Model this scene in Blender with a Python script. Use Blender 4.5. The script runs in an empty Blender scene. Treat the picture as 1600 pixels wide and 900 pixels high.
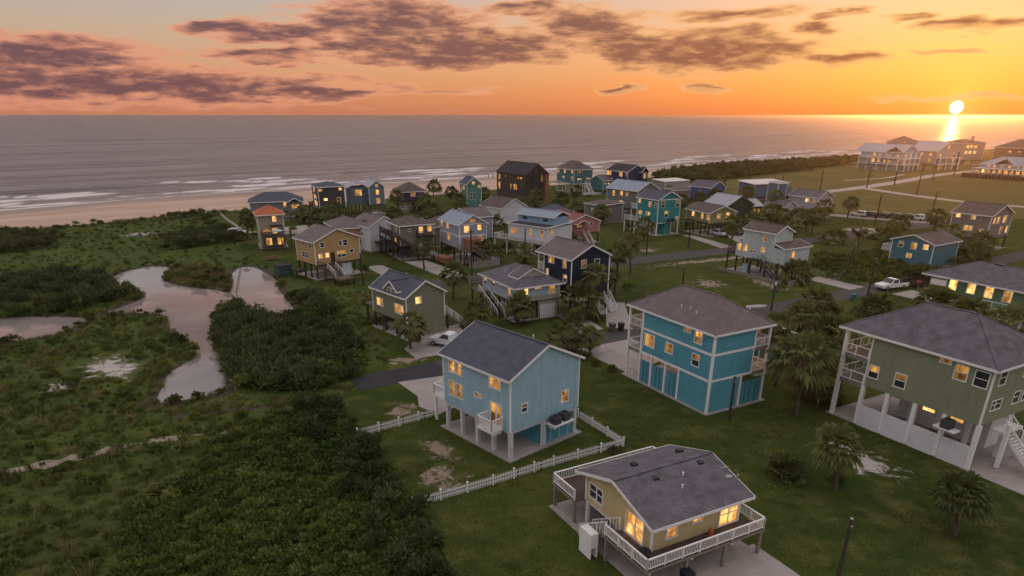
import bpy, math, random
import numpy as np
from mathutils import Vector, Matrix

RAD = math.radians
rnd = random.Random(11)
nrg = np.random.default_rng(5)
scene = bpy.context.scene
COL = scene.collection

# ------------------------------------------------------------------ camera
CAM_H = 27.0
cam_data = bpy.data.cameras.new('camera')
cam_data.sensor_width = 36.0
cam_data.lens = 36.0 * 1045.0 / 1600.0
cam_data.shift_y = 190.0 / 1600.0
cam_data.clip_start = 0.5
cam_data.clip_end = 200000.0
cam = bpy.data.objects.new('camera', cam_data)
cam.location = (0, 0, CAM_H)
cam.rotation_euler = (math.pi / 2 - math.atan(460.0 / 1045.0), 0, 0)
COL.objects.link(cam)
scene.camera = cam

# ------------------------------------------------------------------ light
SUN_AZ = RAD(31.2)          # clockwise from +Y
SUN_EL = RAD(1.1)
SUN_DIR = Vector((math.sin(SUN_AZ) * math.cos(SUN_EL), math.cos(SUN_AZ) * math.cos(SUN_EL), math.sin(SUN_EL)))
sun_data = bpy.data.lights.new('sun', 'SUN')
sun_data.energy = 0.55
sun_data.angle = RAD(0.6)
sun_data.color = (1.0, 0.36, 0.09)
sun = bpy.data.objects.new('sun', sun_data)
sun.rotation_euler = (-SUN_DIR).to_track_quat('-Z', 'Y').to_euler()
sun.location = (300, 500, 60)
COL.objects.link(sun)

scene.view_settings.view_transform = 'Standard'
scene.view_settings.look = 'None'
scene.view_settings.exposure = 0.0
scene.view_settings.gamma = 1.0
scene.view_settings.use_curve_mapping = False
scene.render.engine = 'CYCLES'
scene.cycles.use_denoising = True
scene.cycles.max_bounces = 4
scene.cycles.diffuse_bounces = 2
scene.cycles.glossy_bounces = 2
scene.cycles.transmission_bounces = 2
scene.cycles.use_adaptive_sampling = True
scene.cycles.adaptive_threshold = 0.03
scene.cycles.volume_bounces = 0
scene.cycles.sample_clamp_indirect = 4.0


class NT:
    """small helper to write node trees as expressions"""
    def __init__(self, tree):
        self.t = tree
        self.n = tree.nodes
        self.l = tree.links

    def node(self, kind, **kw):
        nd = self.n.new(kind)
        for k, v in kw.items():
            setattr(nd, k, v)
        return nd

    def put(self, sock, val):
        if hasattr(val, 'is_linked'):
            self.l.new(val, sock)
        elif val is not None:
            if isinstance(val, (tuple, list)) and len(val) == 3 and sock.type == 'RGBA':
                val = (*val, 1.0)
            sock.default_value = val

    def m(self, op, a, b=None, c=None):
        nd = self.node('ShaderNodeMath', operation=op)
        self.put(nd.inputs[0], a)
        if b is not None:
            self.put(nd.inputs[1], b)
        if c is not None:
            self.put(nd.inputs[2], c)
        return nd.outputs[0]

    def mix(self, f, a, b, blend='MIX', clamp=True):
        nd = self.node('ShaderNodeMix', data_type='RGBA', blend_type=blend)
        nd.clamp_factor = clamp
        self.put(nd.inputs[0], f)
        self.put(nd.inputs[6], a)
        self.put(nd.inputs[7], b)
        return nd.outputs[2]

    def ramp(self, f, stops, interp='LINEAR'):
        nd = self.node('ShaderNodeValToRGB')
        cr = nd.color_ramp
        cr.interpolation = interp
        while len(cr.elements) < len(stops):
            cr.elements.new(0.5)
        for e, (p, c) in zip(cr.elements, stops):
            e.position = p
            e.color = (*c, 1.0) if len(c) == 3 else c
        self.put(nd.inputs[0], f)
        return nd.outputs[0]

    def smooth(self, x, lo, hi):
        nd = self.node('ShaderNodeMapRange', interpolation_type='SMOOTHSTEP')
        self.put(nd.inputs[0], x)
        nd.inputs[1].default_value = lo
        nd.inputs[2].default_value = hi
        return nd.outputs[0]

    def noise(self, vec, scale, detail=4, rough=0.55, dist=0.0):
        nd = self.node('ShaderNodeTexNoise')
        if vec is not None:
            self.l.new(vec, nd.inputs['Vector'])
        nd.inputs['Scale'].default_value = scale
        nd.inputs['Detail'].default_value = detail
        nd.inputs['Roughness'].default_value = rough
        nd.inputs['Distortion'].default_value = dist
        return nd.outputs[0]

    def comb(self, x, y, z):
        nd = self.node('ShaderNodeCombineXYZ')
        for i, v in enumerate((x, y, z)):
            self.put(nd.inputs[i], v)
        return nd.outputs[0]


def build_world():
    w = bpy.data.worlds.new('World')
    scene.world = w
    w.use_nodes = True
    w.node_tree.nodes.clear()
    t = NT(w.node_tree)
    tc = t.node('ShaderNodeTexCoord')
    nrm = t.node('ShaderNodeVectorMath', operation='NORMALIZE')
    t.l.new(tc.outputs['Generated'], nrm.inputs[0])
    sep = t.node('ShaderNodeSeparateXYZ')
    t.l.new(nrm.outputs[0], sep.inputs[0])
    x, y, z = sep.outputs
    az = t.m('ARCTAN2', x, y)
    el = t.m('ARCSINE', z)
    zc = t.m('MAXIMUM', z, 0.0)
    # away from the sun and towards it: colour by elevation
    cool = t.ramp(zc, [(0.0, (0.50, 0.20, 0.125)), (0.02, (0.56, 0.235, 0.135)), (0.06, (0.55, 0.31, 0.20)), (0.10, (0.47, 0.36, 0.29)),
                       (0.15, (0.36, 0.35, 0.40)), (0.30, (0.52, 0.50, 0.56)), (0.60, (0.78, 0.71, 0.73)), (1.0, (0.90, 0.83, 0.85))])
    warm = t.ramp(zc, [(0.0, (0.70, 0.21, 0.06)), (0.03, (0.74, 0.28, 0.085)), (0.07, (0.76, 0.37, 0.17)), (0.15, (0.72, 0.48, 0.36)),
                       (0.30, (0.66, 0.54, 0.50)), (0.60, (0.80, 0.71, 0.70)), (1.0, (0.90, 0.83, 0.85))])
    daz = t.m('SUBTRACT', az, SUN_AZ)
    q = t.m('DIVIDE', daz, 0.60)
    fw = t.m('EXPONENT', t.m('MULTIPLY', t.m('MULTIPLY', q, q), -1.0))
    sky = t.mix(fw, cool, warm)
    # physical sky under the same low sun
    ns = t.node('ShaderNodeTexSky', sky_type='NISHITA')
    ns.sun_disc = False
    ns.sun_elevation = SUN_EL
    ns.sun_rotation = SUN_AZ
    ns.air_density = 1.2
    ns.dust_density = 1.5
    nish = t.mix(1.0, ns.outputs[0], (0.06, 0.06, 0.06), 'MULTIPLY')
    sky = t.mix(1.0, sky, nish, 'ADD')
    # glow round the sun
    dot = t.node('ShaderNodeVectorMath', operation='DOT_PRODUCT')
    t.l.new(nrm.outputs[0], dot.inputs[0])
    disc_el = RAD(0.48)
    dot.inputs[1].default_value = (math.sin(SUN_AZ) * math.cos(disc_el), math.cos(SUN_AZ) * math.cos(disc_el), math.sin(disc_el))
    ang = t.m('ARCCOSINE', t.m('MINIMUM', dot.outputs['Value'], 0.9999999))
    g1 = t.m('EXPONENT', t.m('MULTIPLY', ang, -1 / 0.085))
    g2 = t.m('EXPONENT', t.m('MULTIPLY', ang, -1 / 0.018))
    glow = t.mix(1.0, (0, 0, 0), t.mix(g1, (0, 0, 0), (0.10, 0.055, 0.005)), 'ADD')
    glow = t.mix(1.0, glow, t.mix(g2, (0, 0, 0), (0.34, 0.22, 0.05)), 'ADD')
    # clouds: banks at the height and bearing they stand at, edges broken by noise
    banks = [(-0.58, 0.0626, 0.15, 0.0165), (-0.50, 0.0335, 0.33, 0.0185), (-0.27, 0.0282, 0.15, 0.0075), (-0.375, 0.0952, 0.042, 0.005),
             (-0.300, 0.0945, 0.090, 0.011), (-0.157, 0.1081, 0.128, 0.021), (-0.051, 0.0831, 0.14, 0.0180), (-0.192, 0.0788, 0.112, 0.0085),
             (-0.075, 0.0690, 0.165, 0.0105), (-0.312, 0.0693, 0.072, 0.006), (0.100, 0.1074, 0.074, 0.0160), (0.150, 0.0853, 0.085, 0.0145),
             (0.255, 0.0735, 0.140, 0.0200), (0.283, 0.1147, 0.075, 0.0065), (0.374, 0.0958, 0.030, 0.0070), (0.400, 0.1100, 0.034, 0.0042),
             (0.416, 0.0625, 0.056, 0.0065), (0.482, 0.1040, 0.032, 0.0035), (0.544, 0.0925, 0.058, 0.0058), (0.258, 0.0306, 0.034, 0.0040),
             (0.146, 0.0320, 0.030, 0.0040), (-0.086, 0.0292, 0.055, 0.0033), (0.545, 0.0205, 0.075, 0.0026), (0.521, 0.0696, 0.040, 0.0028),
             (0.008, 0.1265, 0.055, 0.0075), (0.90, 0.05, 0.20, 0.014), (-0.95, 0.08, 0.25, 0.016), (0.2, 0.20, 0.4, 0.02), (-0.5, 0.26, 0.3, 0.03)]
    wv = t.comb(t.m('MULTIPLY', az, 16.0), t.m('MULTIPLY', el, 75.0), 0.0)
    warp = t.node('ShaderNodeTexNoise')
    t.l.new(wv, warp.inputs['Vector'])
    warp.inputs['Scale'].default_value = 0.9
    warp.inputs['Detail'].default_value = 3
    ws = t.node('ShaderNodeSeparateColor')
    t.l.new(warp.outputs['Color'], ws.inputs[0])
    azw = t.m('ADD', az, t.m('MULTIPLY', t.m('SUBTRACT', ws.outputs[0], 0.5), 0.07))
    elw = t.m('ADD', el, t.m('MULTIPLY', t.m('SUBTRACT', ws.outputs[1], 0.5), 0.030))
    fine = t.noise(t.comb(t.m('MULTIPLY', az, 24.0), t.m('MULTIPLY', el, 95.0), 3.0), 1.0, 6, 0.58)

    def cloud_body(pos, least=0.0):
        best = None
        for a0, e0, wa, he in [k_ for k_ in banks if k_[3] > least]:
            wa, he = wa * 1.20, he * 1.55
            q = t.node('ShaderNodeVectorMath', operation='MULTIPLY_ADD')
            t.l.new(pos, q.inputs[0])
            q.inputs[1].default_value = (1 / wa, 1 / he, 0.0)
            q.inputs[2].default_value = (-a0 / wa, -e0 / he, 0.0)
            ln = t.node('ShaderNodeVectorMath', operation='LENGTH')
            t.l.new(q.outputs[0], ln.inputs[0])
            best = ln.outputs['Value'] if best is None else t.m('MINIMUM', best, ln.outputs['Value'])
        return t.m('SUBTRACT', 1.0, t.m('MULTIPLY', best, best))
    shape = cloud_body(t.comb(azw, elw, 0.0))
    towards_sun = cloud_body(t.comb(t.m('ADD', azw, 0.010), t.m('SUBTRACT', elw, 0.0065), 0.0), 0.0032)
    lit_side = t.smooth(t.m('SUBTRACT', shape, t.m('MAXIMUM', towards_sun, -1.2)), 0.25, 1.3)
    body = t.m('ADD', shape, t.m('MULTIPLY', t.m('SUBTRACT', fine, 0.5), 1.75))
    thin = t.smooth(body, -0.12, 0.60)
    core = t.smooth(body, 0.20, 1.0)
    core = t.m('MULTIPLY', core, t.m('SUBTRACT', 1.0, t.m('MULTIPLY', lit_side, 0.75)))
    edge_c = t.mix(fw, (0.80, 0.32, 0.20), (1.0, 0.52, 0.18))
    core_c = t.mix(fw, (0.145, 0.070, 0.088), (0.34, 0.120, 0.060))
    low_ = t.smooth(t.noise(t.comb(t.m('MULTIPLY', az, 30.0), t.m('MULTIPLY', t.m('ADD', el, 0.004), 105.0), 5.0), 1.0, 4, 0.55), 0.50, 0.68)
    ccol = t.mix(t.m('MULTIPLY', core, t.m('SUBTRACT', 1.0, t.m('MULTIPLY', low_, 0.45))), edge_c, core_c)
    sky = t.mix(t.m('MULTIPLY', thin, 0.92), sky, ccol)
    sky = t.mix(1.0, sky, glow, 'ADD')
    disc = t.smooth(ang, 0.0074, 0.0056)
    sky = t.mix(disc, sky, (6.0, 5.4, 3.6), clamp=True)
    bg = t.node('ShaderNodeBackground')
    t.l.new(sky, bg.inputs[0])
    bg.inputs[1].default_value = 1.0
    w.cycles.sampling_method = 'MANUAL'
    w.cycles.sample_map_resolution = 1024
    out = t.node('ShaderNodeOutputWorld')
    t.l.new(bg.outputs[0], out.inputs[0])


build_world()

# ------------------------------------------------------------------ materials
MATS = {}


def mat(name, col, rough=0.75, var=0.18, vscale=1.5, bump=0.0, bscale=20.0, spec=0.25, metal=0.0, courses=0.0, vert=0.0, stain=0.0, two=None, streak=0.0):
    """procedural surface: colour varied by two noises, optional relief, shingle courses (by height) or vertical grooves"""
    if name in MATS:
        return MATS[name]
    m_ = bpy.data.materials.new(name)
    m_.use_nodes = True
    t = NT(m_.node_tree)
    t.n.clear()
    out = t.node('ShaderNodeOutputMaterial')
    b = t.node('ShaderNodeBsdfPrincipled')
    t.l.new(b.outputs[0], out.inputs[0])
    tc = t.node('ShaderNodeTexCoord')
    v = tc.outputs['Object']
    n1 = t.noise(v, vscale, 3, 0.62)
    n2 = t.noise(v, vscale * 9.0, 2, 0.6)
    f = t.m('ADD', t.m('MULTIPLY', n1, 0.65), t.m('MULTIPLY', n2, 0.35))
    f = t.smooth(f, 0.28, 0.72)
    lo = tuple(c * (1 - var) for c in col)
    hi = tuple(min(1, c * (1 + var)) for c in col) if two is None else two
    c = t.mix(f, lo, hi)
    if stain:
        n3 = t.noise(v, 0.45, 4, 0.68)
        c = t.mix(t.m('MULTIPLY', t.smooth(n3, 0.55, 0.75), stain), c, tuple(x * 0.45 for x in col))
    if streak:
        sv = t.node('ShaderNodeVectorMath', operation='MULTIPLY')
        t.l.new(v, sv.inputs[0])
        sv.inputs[1].default_value = (2.4, 2.4, 0.22)
        c = t.mix(t.m('MULTIPLY', t.smooth(t.noise(sv.outputs[0], 1.0, 4, 0.65), 0.46, 0.74), streak), c, tuple(x * 0.55 + 0.012 for x in col))
    hgt = None
    if bump:
        hgt = t.m('MULTIPLY', t.noise(v, bscale, 4, 0.6), bump)
    if courses or vert:
        sp = t.node('ShaderNodeSeparateXYZ')
        t.l.new(v, sp.inputs[0])
        if courses:
            saw = t.m('FRACT', t.m('DIVIDE', sp.outputs[2], courses))
            hgt = saw if hgt is None else t.m('ADD', saw, hgt)
            c = t.mix(t.m('MULTIPLY', t.smooth(saw, 0.80, 1.0), 0.35), c, tuple(x * 0.55 for x in col))
        if vert:
            s = t.m('ADD', sp.outputs[0], sp.outputs[1])
            gr = t.smooth(t.m('FRACT', t.m('DIVIDE', s, vert)), 0.0, 0.10)
            hgt = gr if hgt is None else t.m('ADD', gr, hgt)
    if hgt is not None:
        bp = t.node('ShaderNodeBump')
        bp.inputs['Strength'].default_value = 0.5
        bp.inputs['Distance'].default_value = 0.03
        t.l.new(hgt, bp.inputs['Height'])
        t.l.new(bp.outputs[0], b.inputs['Normal'])
    t.l.new(c, b.inputs['Base Color'])
    b.inputs['Roughness'].default_value = rough
    b.inputs['Metallic'].default_value = metal
    b.inputs['Specular IOR Level'].default_value = spec
    MATS[name] = m_
    return m_


def leaf_mat(name, col, var=0.5, hue=None, trans=0.25, rough=0.6):
    if name in MATS:
        return MATS[name]
    m_ = bpy.data.materials.new(name)
    m_.use_nodes = True
    t = NT(m_.node_tree)
    t.n.clear()
    out = t.node('ShaderNodeOutputMaterial')
    b = t.node('ShaderNodeBsdfPrincipled')
    oi = t.node('ShaderNodeObjectInfo')
    geo = t.node('ShaderNodeNewGeometry')
    pn = t.noise(geo.outputs['Position'], 0.09, 1, 0.6)
    f = t.m('ADD', t.m('MULTIPLY', oi.outputs['Random'], 0.45), t.m('MULTIPLY', geo.outputs['Random Per Island'], 0.25))
    f = t.m('ADD', f, t.m('MULTIPLY', t.smooth(pn, 0.3, 0.7), 0.30))
    lo = tuple(c * (1 - var) for c in col)
    hi = hue or tuple(c * (1 + var) for c in col)
    c = t.mix(f, lo, hi)
    t.l.new(c, b.inputs['Base Color'])
    b.inputs['Roughness'].default_value = rough
    b.inputs['Specular IOR Level'].default_value = 0.2
    tr = t.node('ShaderNodeBsdfTranslucent')
    t.l.new(c, tr.inputs[0])
    ms = t.node('ShaderNodeMixShader')
    ms.inputs[0].default_value = trans
    t.l.new(b.outputs[0], ms.inputs[1])
    t.l.new(tr.outputs[0], ms.inputs[2])
    t.l.new(ms.outputs[0], out.inputs[0])
    MATS[name] = m_
    return m_


def lit_mat(name, col, strength, scale=1.3, sample=False):
    """a window with lamps on behind it: curtains, furniture and lamp glow as soft uneven shapes"""
    if name in MATS:
        return MATS[name]
    m_ = bpy.data.materials.new(name)
    m_.use_nodes = True
    t = NT(m_.node_tree)
    t.n.clear()
    out = t.node('ShaderNodeOutputMaterial')
    tc = t.node('ShaderNodeTexCoord')
    oi = t.node('ShaderNodeObjectInfo')
    mp = t.node('ShaderNodeVectorMath', operation='MULTIPLY_ADD')
    t.l.new(tc.outputs['Object'], mp.inputs[0])
    mp.inputs[1].default_value = (1.0, 1.0, 0.55)
    sh = t.comb(t.m('MULTIPLY', oi.outputs['Random'], 31.0), 0.0, 0.0)
    t.l.new(sh, mp.inputs[2])
    n = t.noise(mp.outputs[0], scale, 3, 0.55, 0.4)
    f = t.smooth(n, 0.30, 0.66)
    bright = t.m('MULTIPLY', t.m('ADD', 0.35, t.m('MULTIPLY', f, 0.75)), t.m('ADD', 0.45, t.m('MULTIPLY', oi.outputs['Random'], 1.0)))
    c = t.mix(f, (col[0] * 0.75, col[1] * 0.55, col[2] * 0.4), col)
    em = t.node('ShaderNodeEmission')
    t.l.new(c, em.inputs[0])
    t.l.new(t.m('MULTIPLY', bright, strength), em.inputs[1])
    gl = t.node('ShaderNodeBsdfGlossy')
    gl.inputs['Roughness'].default_value = 0.06
    gl.inputs['Color'].default_value = (0.05, 0.05, 0.05, 1)
    ad = t.node('ShaderNodeAddShader')
    t.l.new(em.outputs[0], ad.inputs[0])
    t.l.new(gl.outputs[0], ad.inputs[1])
    t.l.new(ad.outputs[0], out.inputs[0])
    m_.cycles.emission_sampling = 'AUTO' if sample else 'NONE'
    MATS[name] = m_
    return m_


LIT = lit_mat('window_glow', (1.0, 0.50, 0.12), 0.95)
LITS = lit_mat('window_glow_strong', (1.0, 0.55, 0.17), 1.5, sample=True)
DIM = lit_mat('window_dim', (0.62, 0.30, 0.10), 0.38)
GLASS = mat('dark_glass', (0.035, 0.038, 0.045), rough=0.08, spec=0.6, var=0.3)
WHITE = mat('white_paint', (0.74, 0.73, 0.72), rough=0.6, var=0.06, vscale=3, stain=0.12)
CONC = mat('concrete', (0.32, 0.285, 0.265), rough=0.85, var=0.14, vscale=0.6, bump=0.3, stain=0.35)
WOOD = mat('weathered_wood', (0.13, 0.095, 0.075), rough=0.85, var=0.35, vscale=4, bump=0.4)
DWOOD = mat('dark_wood', (0.045, 0.034, 0.03), rough=0.85, var=0.35, vscale=4, bump=0.4)
GWOOD = mat('grey_wood', (0.22, 0.19, 0.17), rough=0.85, var=0.25, vscale=4, bump=0.4)
BLACK = mat('black_plastic', (0.018, 0.018, 0.02), rough=0.45, var=0.2)
METAL = mat('grey_metal', (0.33, 0.34, 0.35), rough=0.4, var=0.1, metal=0.6)


# ------------------------------------------------------------------ mesh helpers
class MB:
    def __init__(self):
        self.v = []
        self.f = []

    def quadpts(self, *pts):
        i = len(self.v)
        self.v.extend(tuple(p) for p in pts)
        self.f.append(tuple(range(i, i + len(pts))))
        return self

    def box(self, x0, y0, z0, x1, y1, z1):
        x0, x1 = sorted((x0, x1)); y0, y1 = sorted((y0, y1)); z0, z1 = sorted((z0, z1))
        i = len(self.v)
        self.v += [(x0, y0, z0), (x1, y0, z0), (x1, y1, z0), (x0, y1, z0), (x0, y0, z1), (x1, y0, z1), (x1, y1, z1), (x0, y1, z1)]
        self.f += [tuple(i + k for k in q) for q in ((0, 3, 2, 1), (4, 5, 6, 7), (0, 1, 5, 4), (1, 2, 6, 5), (2, 3, 7, 6), (3, 0, 4, 7))]
        return self

    def prism(self, poly, off):
        """closed solid between a polygon and the same polygon moved by off"""
        n = len(poly)
        i = len(self.v)
        self.v += [tuple(p) for p in poly] + [tuple(Vector(p) + Vector(off)) for p in poly]
        self.f.append(tuple(range(i, i + n)))
        self.f.append(tuple(range(i + 2 * n - 1, i + n - 1, -1)))
        for k in range(n):
            a, b = i + k, i + (k + 1) % n
            self.f.append((b, a, a + n, b + n))
        return self

    def beam(self, p, q, w, h, up=(0, 0, 1)):
        p, q = Vector(p), Vector(q)
        d = (q - p).normalized()
        s = d.cross(Vector(up))
        if s.length < 1e-4:
            s = d.cross(Vector((1, 0, 0)))
        s.normalize()
        u = s.cross(d).normalized()
        s *= w / 2
        u *= h / 2
        i = len(self.v)
        for c in (p, q):
            self.v += [tuple(c - s - u), tuple(c + s - u), tuple(c + s + u), tuple(c - s + u)]
        self.f += [tuple(i + k for k in qd) for qd in ((0, 1, 2, 3), (7, 6, 5, 4), (0, 4, 5, 1), (1, 5, 6, 2), (2, 6, 7, 3), (3, 7, 4, 0))]
        return self

    def tube(self, p, q, r0, r1, n=8, cap=True):
        p, q = Vector(p), Vector(q)
        d = (q - p).normalized()
        s = d.cross(Vector((0, 0, 1)))
        if s.length < 1e-4:
            s = Vector((1, 0, 0))
        s.normalize()
        u = s.cross(d)
        i = len(self.v)
        for c, r in ((p, r0), (q, r1)):
            for k in range(n):
                a = 2 * math.pi * k / n
                self.v.append(tuple(c + s * (r * math.cos(a)) + u * (r * math.sin(a))))
        for k in range(n):
            j = (k + 1) % n
            self.f.append((i + k, i + j, i + n + j, i + n + k))
        if cap:
            self.f.append(tuple(range(i + n - 1, i - 1, -1)))
            self.f.append(tuple(range(i + n, i + 2 * n)))
        return self

    def lathe(self, prof, n=12, c=(0, 0, 0)):
        i = len(self.v)
        for r, z in prof:
            for k in range(n):
                a = 2 * math.pi * k / n
                self.v.append((c[0] + r * math.cos(a), c[1] + r * math.sin(a), c[2] + z))
        for j in range(len(prof) - 1):
            for k in range(n):
                k2 = (k + 1) % n
                self.f.append((i + j * n + k, i + j * n + k2, i + (j + 1) * n + k2, i + (j + 1) * n + k))
        self.f.append(tuple(range(i + n - 1, i - 1, -1)))
        b = i + (len(prof) - 1) * n
        self.f.append(tuple(range(b, b + n)))
        return self

    def mesh(self, name, m_, smooth=False):
        me = bpy.data.meshes.new(name)
        me.from_pydata(self.v, [], self.f)
        if m_:
            me.materials.append(m_)
        if smooth:
            me.polygons.foreach_set('use_smooth', [True] * len(me.polygons))
        me.update()
        return me

    def build(self, name, m_, parent=None, smooth=False):
        return put(name, self.mesh(name, m_, smooth), parent)


def put(name, me, parent=None, loc=None, rz=0.0, scale=None):
    o = bpy.data.objects.new(name, me)
    COL.objects.link(o)
    if parent is not None:
        o.parent = parent
    if loc is not None:
        o.location = loc
    if rz:
        o.rotation_euler = (0, 0, rz)
    if scale is not None:
        o.scale = scale
    return o


def tag(o, label=None, cat=None, group=None, kind=None):
    if label:
        o['label'] = label
    if cat:
        o['category'] = cat
    if group:
        o['group'] = group
    if kind:
        o['kind'] = kind
    return o


def thing(name, label, cat, loc, rz=0.0, group=None):
    o = bpy.data.objects.new(name, None)
    o.empty_display_size = 0.5
    COL.objects.link(o)
    o.location = loc
    o.rotation_euler = (0, 0, rz)
    return tag(o, label, cat, group)


def copy_tree(o, loc, rz, label=None, scale=None):
    c = o.copy()
    COL.objects.link(c)
    c.location = loc
    c.rotation_euler = (0, 0, rz)
    if scale:
        c.scale = scale
    if label:
        c['label'] = label
    for ch in list(o.children):
        d = ch.copy()
        COL.objects.link(d)
        d.parent = c
        for gch in list(ch.children):
            e = gch.copy()
            COL.objects.link(e)
            e.parent = d
    return c

# ------------------------------------------------------------------ the setting: land, beach, sea, ponds, roads
SHORE = RAD(37.5)                                    # the coast runs this way, measured from +X
SD = np.array([math.cos(SHORE), math.sin(SHORE)])    # along the shore, to the right and away
SN = np.array([-SD[1], SD[0]])                       # out to sea


def grass_mat(name, c0, c1, c2, dry, dscale=0.11, fine=5.0, bumpd=0.05):
    m_ = bpy.data.materials.new(name)
    m_.use_nodes = True
    t = NT(m_.node_tree)
    t.n.clear()
    out = t.node('ShaderNodeOutputMaterial')
    b = t.node('ShaderNodeBsdfPrincipled')
    t.l.new(b.outputs[0], out.inputs[0])
    g = t.node('ShaderNodeNewGeometry')
    v = g.outputs['Position']
    big = t.noise(v, 0.035, 3, 0.6)
    midn = t.noise(v, dscale * 3, 4, 0.65)
    fin = t.noise(v, fine, 3, 0.7)
    c = t.mix(t.smooth(big, 0.35, 0.65), c0, c1)
    c = t.mix(t.m('MULTIPLY', t.smooth(midn, 0.45, 0.72), 0.7), c, c2)
    c = t.mix(t.m('MULTIPLY', t.smooth(t.noise(v, dscale, 5, 0.7), 0.56, 0.74), 0.55), c, dry)
    c = t.mix(t.m('MULTIPLY', t.smooth(fin, 0.38, 0.7), 0.75), c, t.mix(0.5, c, (0.0, 0.0, 0.0)))
    t.l.new(c, b.inputs['Base Color'])
    b.inputs['Roughness'].default_value = 0.95
    b.inputs['Specular IOR Level'].default_value = 0.05
    bp = t.node('ShaderNodeBump')
    bp.inputs['Strength'].default_value = 0.8
    bp.inputs['Distance'].default_value = bumpd
    t.l.new(t.m('ADD', fin, t.m('MULTIPLY', midn, 1.5)), bp.inputs['Height'])
    t.l.new(bp.outputs[0], b.inputs['Normal'])
    return m_


def sand_mat():
    m_ = bpy.data.materials.new('beach_sand')
    m_.use_nodes = True
    t = NT(m_.node_tree)
    t.n.clear()
    out = t.node('ShaderNodeOutputMaterial')
    b = t.node('ShaderNodeBsdfPrincipled')
    t.l.new(b.outputs[0], out.inputs[0])
    g = t.node('ShaderNodeNewGeometry')
    v = g.outputs['Position']
    sp = t.node('ShaderNodeSeparateXYZ')
    t.l.new(v, sp.inputs[0])
    rot = t.node('ShaderNodeVectorRotate', rotation_type='Z_AXIS')
    t.l.new(v, rot.inputs[0])
    rot.inputs['Angle'].default_value = -SHORE
    st = t.node('ShaderNodeVectorMath', operation='MULTIPLY')
    t.l.new(rot.outputs[0], st.inputs[0])
    st.inputs[1].default_value = (0.12, 1.0, 1.0)
    n1 = t.noise(st.outputs[0], 0.16, 6, 0.65)
    n2 = t.noise(v, 1.5, 4, 0.6)
    c = t.mix(t.smooth(n1, 0.3, 0.7), (0.40, 0.27, 0.20), (0.60, 0.44, 0.335))
    c = t.mix(t.m('MULTIPLY', n2, 0.3), c, (0.24, 0.17, 0.12))
    wet = t.smooth(t.m('ADD', sp.outputs[2], t.m('MULTIPLY', t.m('SUBTRACT', n1, 0.5), 0.25)), -0.30, -0.42)
    c = t.mix(t.m('MULTIPLY', wet, 0.8), c, (0.17, 0.125, 0.095))
    t.l.new(c, b.inputs['Base Color'])
    t.l.new(t.m('SUBTRACT', 0.95, t.m('MULTIPLY', wet, 0.55)), b.inputs['Roughness'])
    b.inputs['Specular IOR Level'].default_value = 0.25
    bp = t.node('ShaderNodeBump')
    bp.inputs['Strength'].default_value = 0.5
    bp.inputs['Distance'].default_value = 0.15
    t.l.new(t.m('ADD', n1, n2), bp.inputs['Height'])
    t.l.new(bp.outputs[0], b.inputs['Normal'])
    return m_


def water_mat(name, col, rough, rip, ripscale, foam=False, stretch=(1, 1, 1)):
    m_ = bpy.data.materials.new(name)
    m_.use_nodes = True
    t = NT(m_.node_tree)
    t.n.clear()
    out = t.node('ShaderNodeOutputMaterial')
    b = t.node('ShaderNodeBsdfPrincipled')
    t.l.new(b.outputs[0], out.inputs[0])
    g = t.node('ShaderNodeNewGeometry')
    rot = t.node('ShaderNodeVectorRotate', rotation_type='Z_AXIS')
    t.l.new(g.outputs['Position'], rot.inputs[0])
    rot.inputs['Angle'].default_value = -SHORE
    st = t.node('ShaderNodeVectorMath', operation='MULTIPLY')
    t.l.new(rot.outputs[0], st.inputs[0])
    st.inputs[1].default_value = stretch
    v = st.outputs[0]
    n1 = t.noise(v, ripscale, 5, 0.62)
    n2 = t.noise(v, ripscale * 0.18, 4, 0.6)
    n3 = t.noise(v, ripscale * 0.035, 4, 0.6)
    h = t.m('ADD', t.m('MULTIPLY', n1, 0.35), t.m('ADD', t.m('MULTIPLY', n2, 1.4), t.m('MULTIPLY', n3, 3.5)))
    if foam:
        lg = t.node('ShaderNodeVectorMath', operation='MULTIPLY')
        t.l.new(v, lg.inputs[0])
        lg.inputs[1].default_value = (0.22, 1.0, 1.0)
        h = t.m('ADD', h, t.m('MULTIPLY', t.noise(lg.outputs[0], 0.045, 4, 0.6), 9.0))
        h = t.m('ADD', h, t.m('MULTIPLY', t.noise(lg.outputs[0], 0.009, 3, 0.6), 30.0))
    bp = t.node('ShaderNodeBump')
    bp.inputs['Strength'].default_value = 1.0
    bp.inputs['Distance'].default_value = rip
    t.l.new(h, bp.inputs['Height'])
    t.l.new(bp.outputs[0], b.inputs['Normal'])
    b.inputs['IOR'].default_value = 1.33
    b.inputs['Roughness'].default_value = rough
    c = t.mix(t.smooth(n3, 0.35, 0.65), col, tuple(x * 1.5 for x in col))
    if foam:
        at = t.node('ShaderNodeAttribute', attribute_name='foam')
        fn = t.noise(v, 0.9, 6, 0.7)
        fm = t.smooth(t.m('ADD', at.outputs['Fac'], t.m('MULTIPLY', t.m('SUBTRACT', fn, 0.5), 1.0)), 0.30, 0.56)
        sh = t.node('ShaderNodeAttribute', attribute_name='shoal')
        c = t.mix(sh.outputs['Fac'], c, (0.17, 0.125, 0.10))
        c = t.mix(fm, c, (0.66, 0.60, 0.58))
        t.l.new(t.m('ADD', rough, t.m('MULTIPLY', fm, 0.7)), b.inputs['Roughness'])
    t.l.new(c, b.inputs['Base Color'])
    return m_


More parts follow.
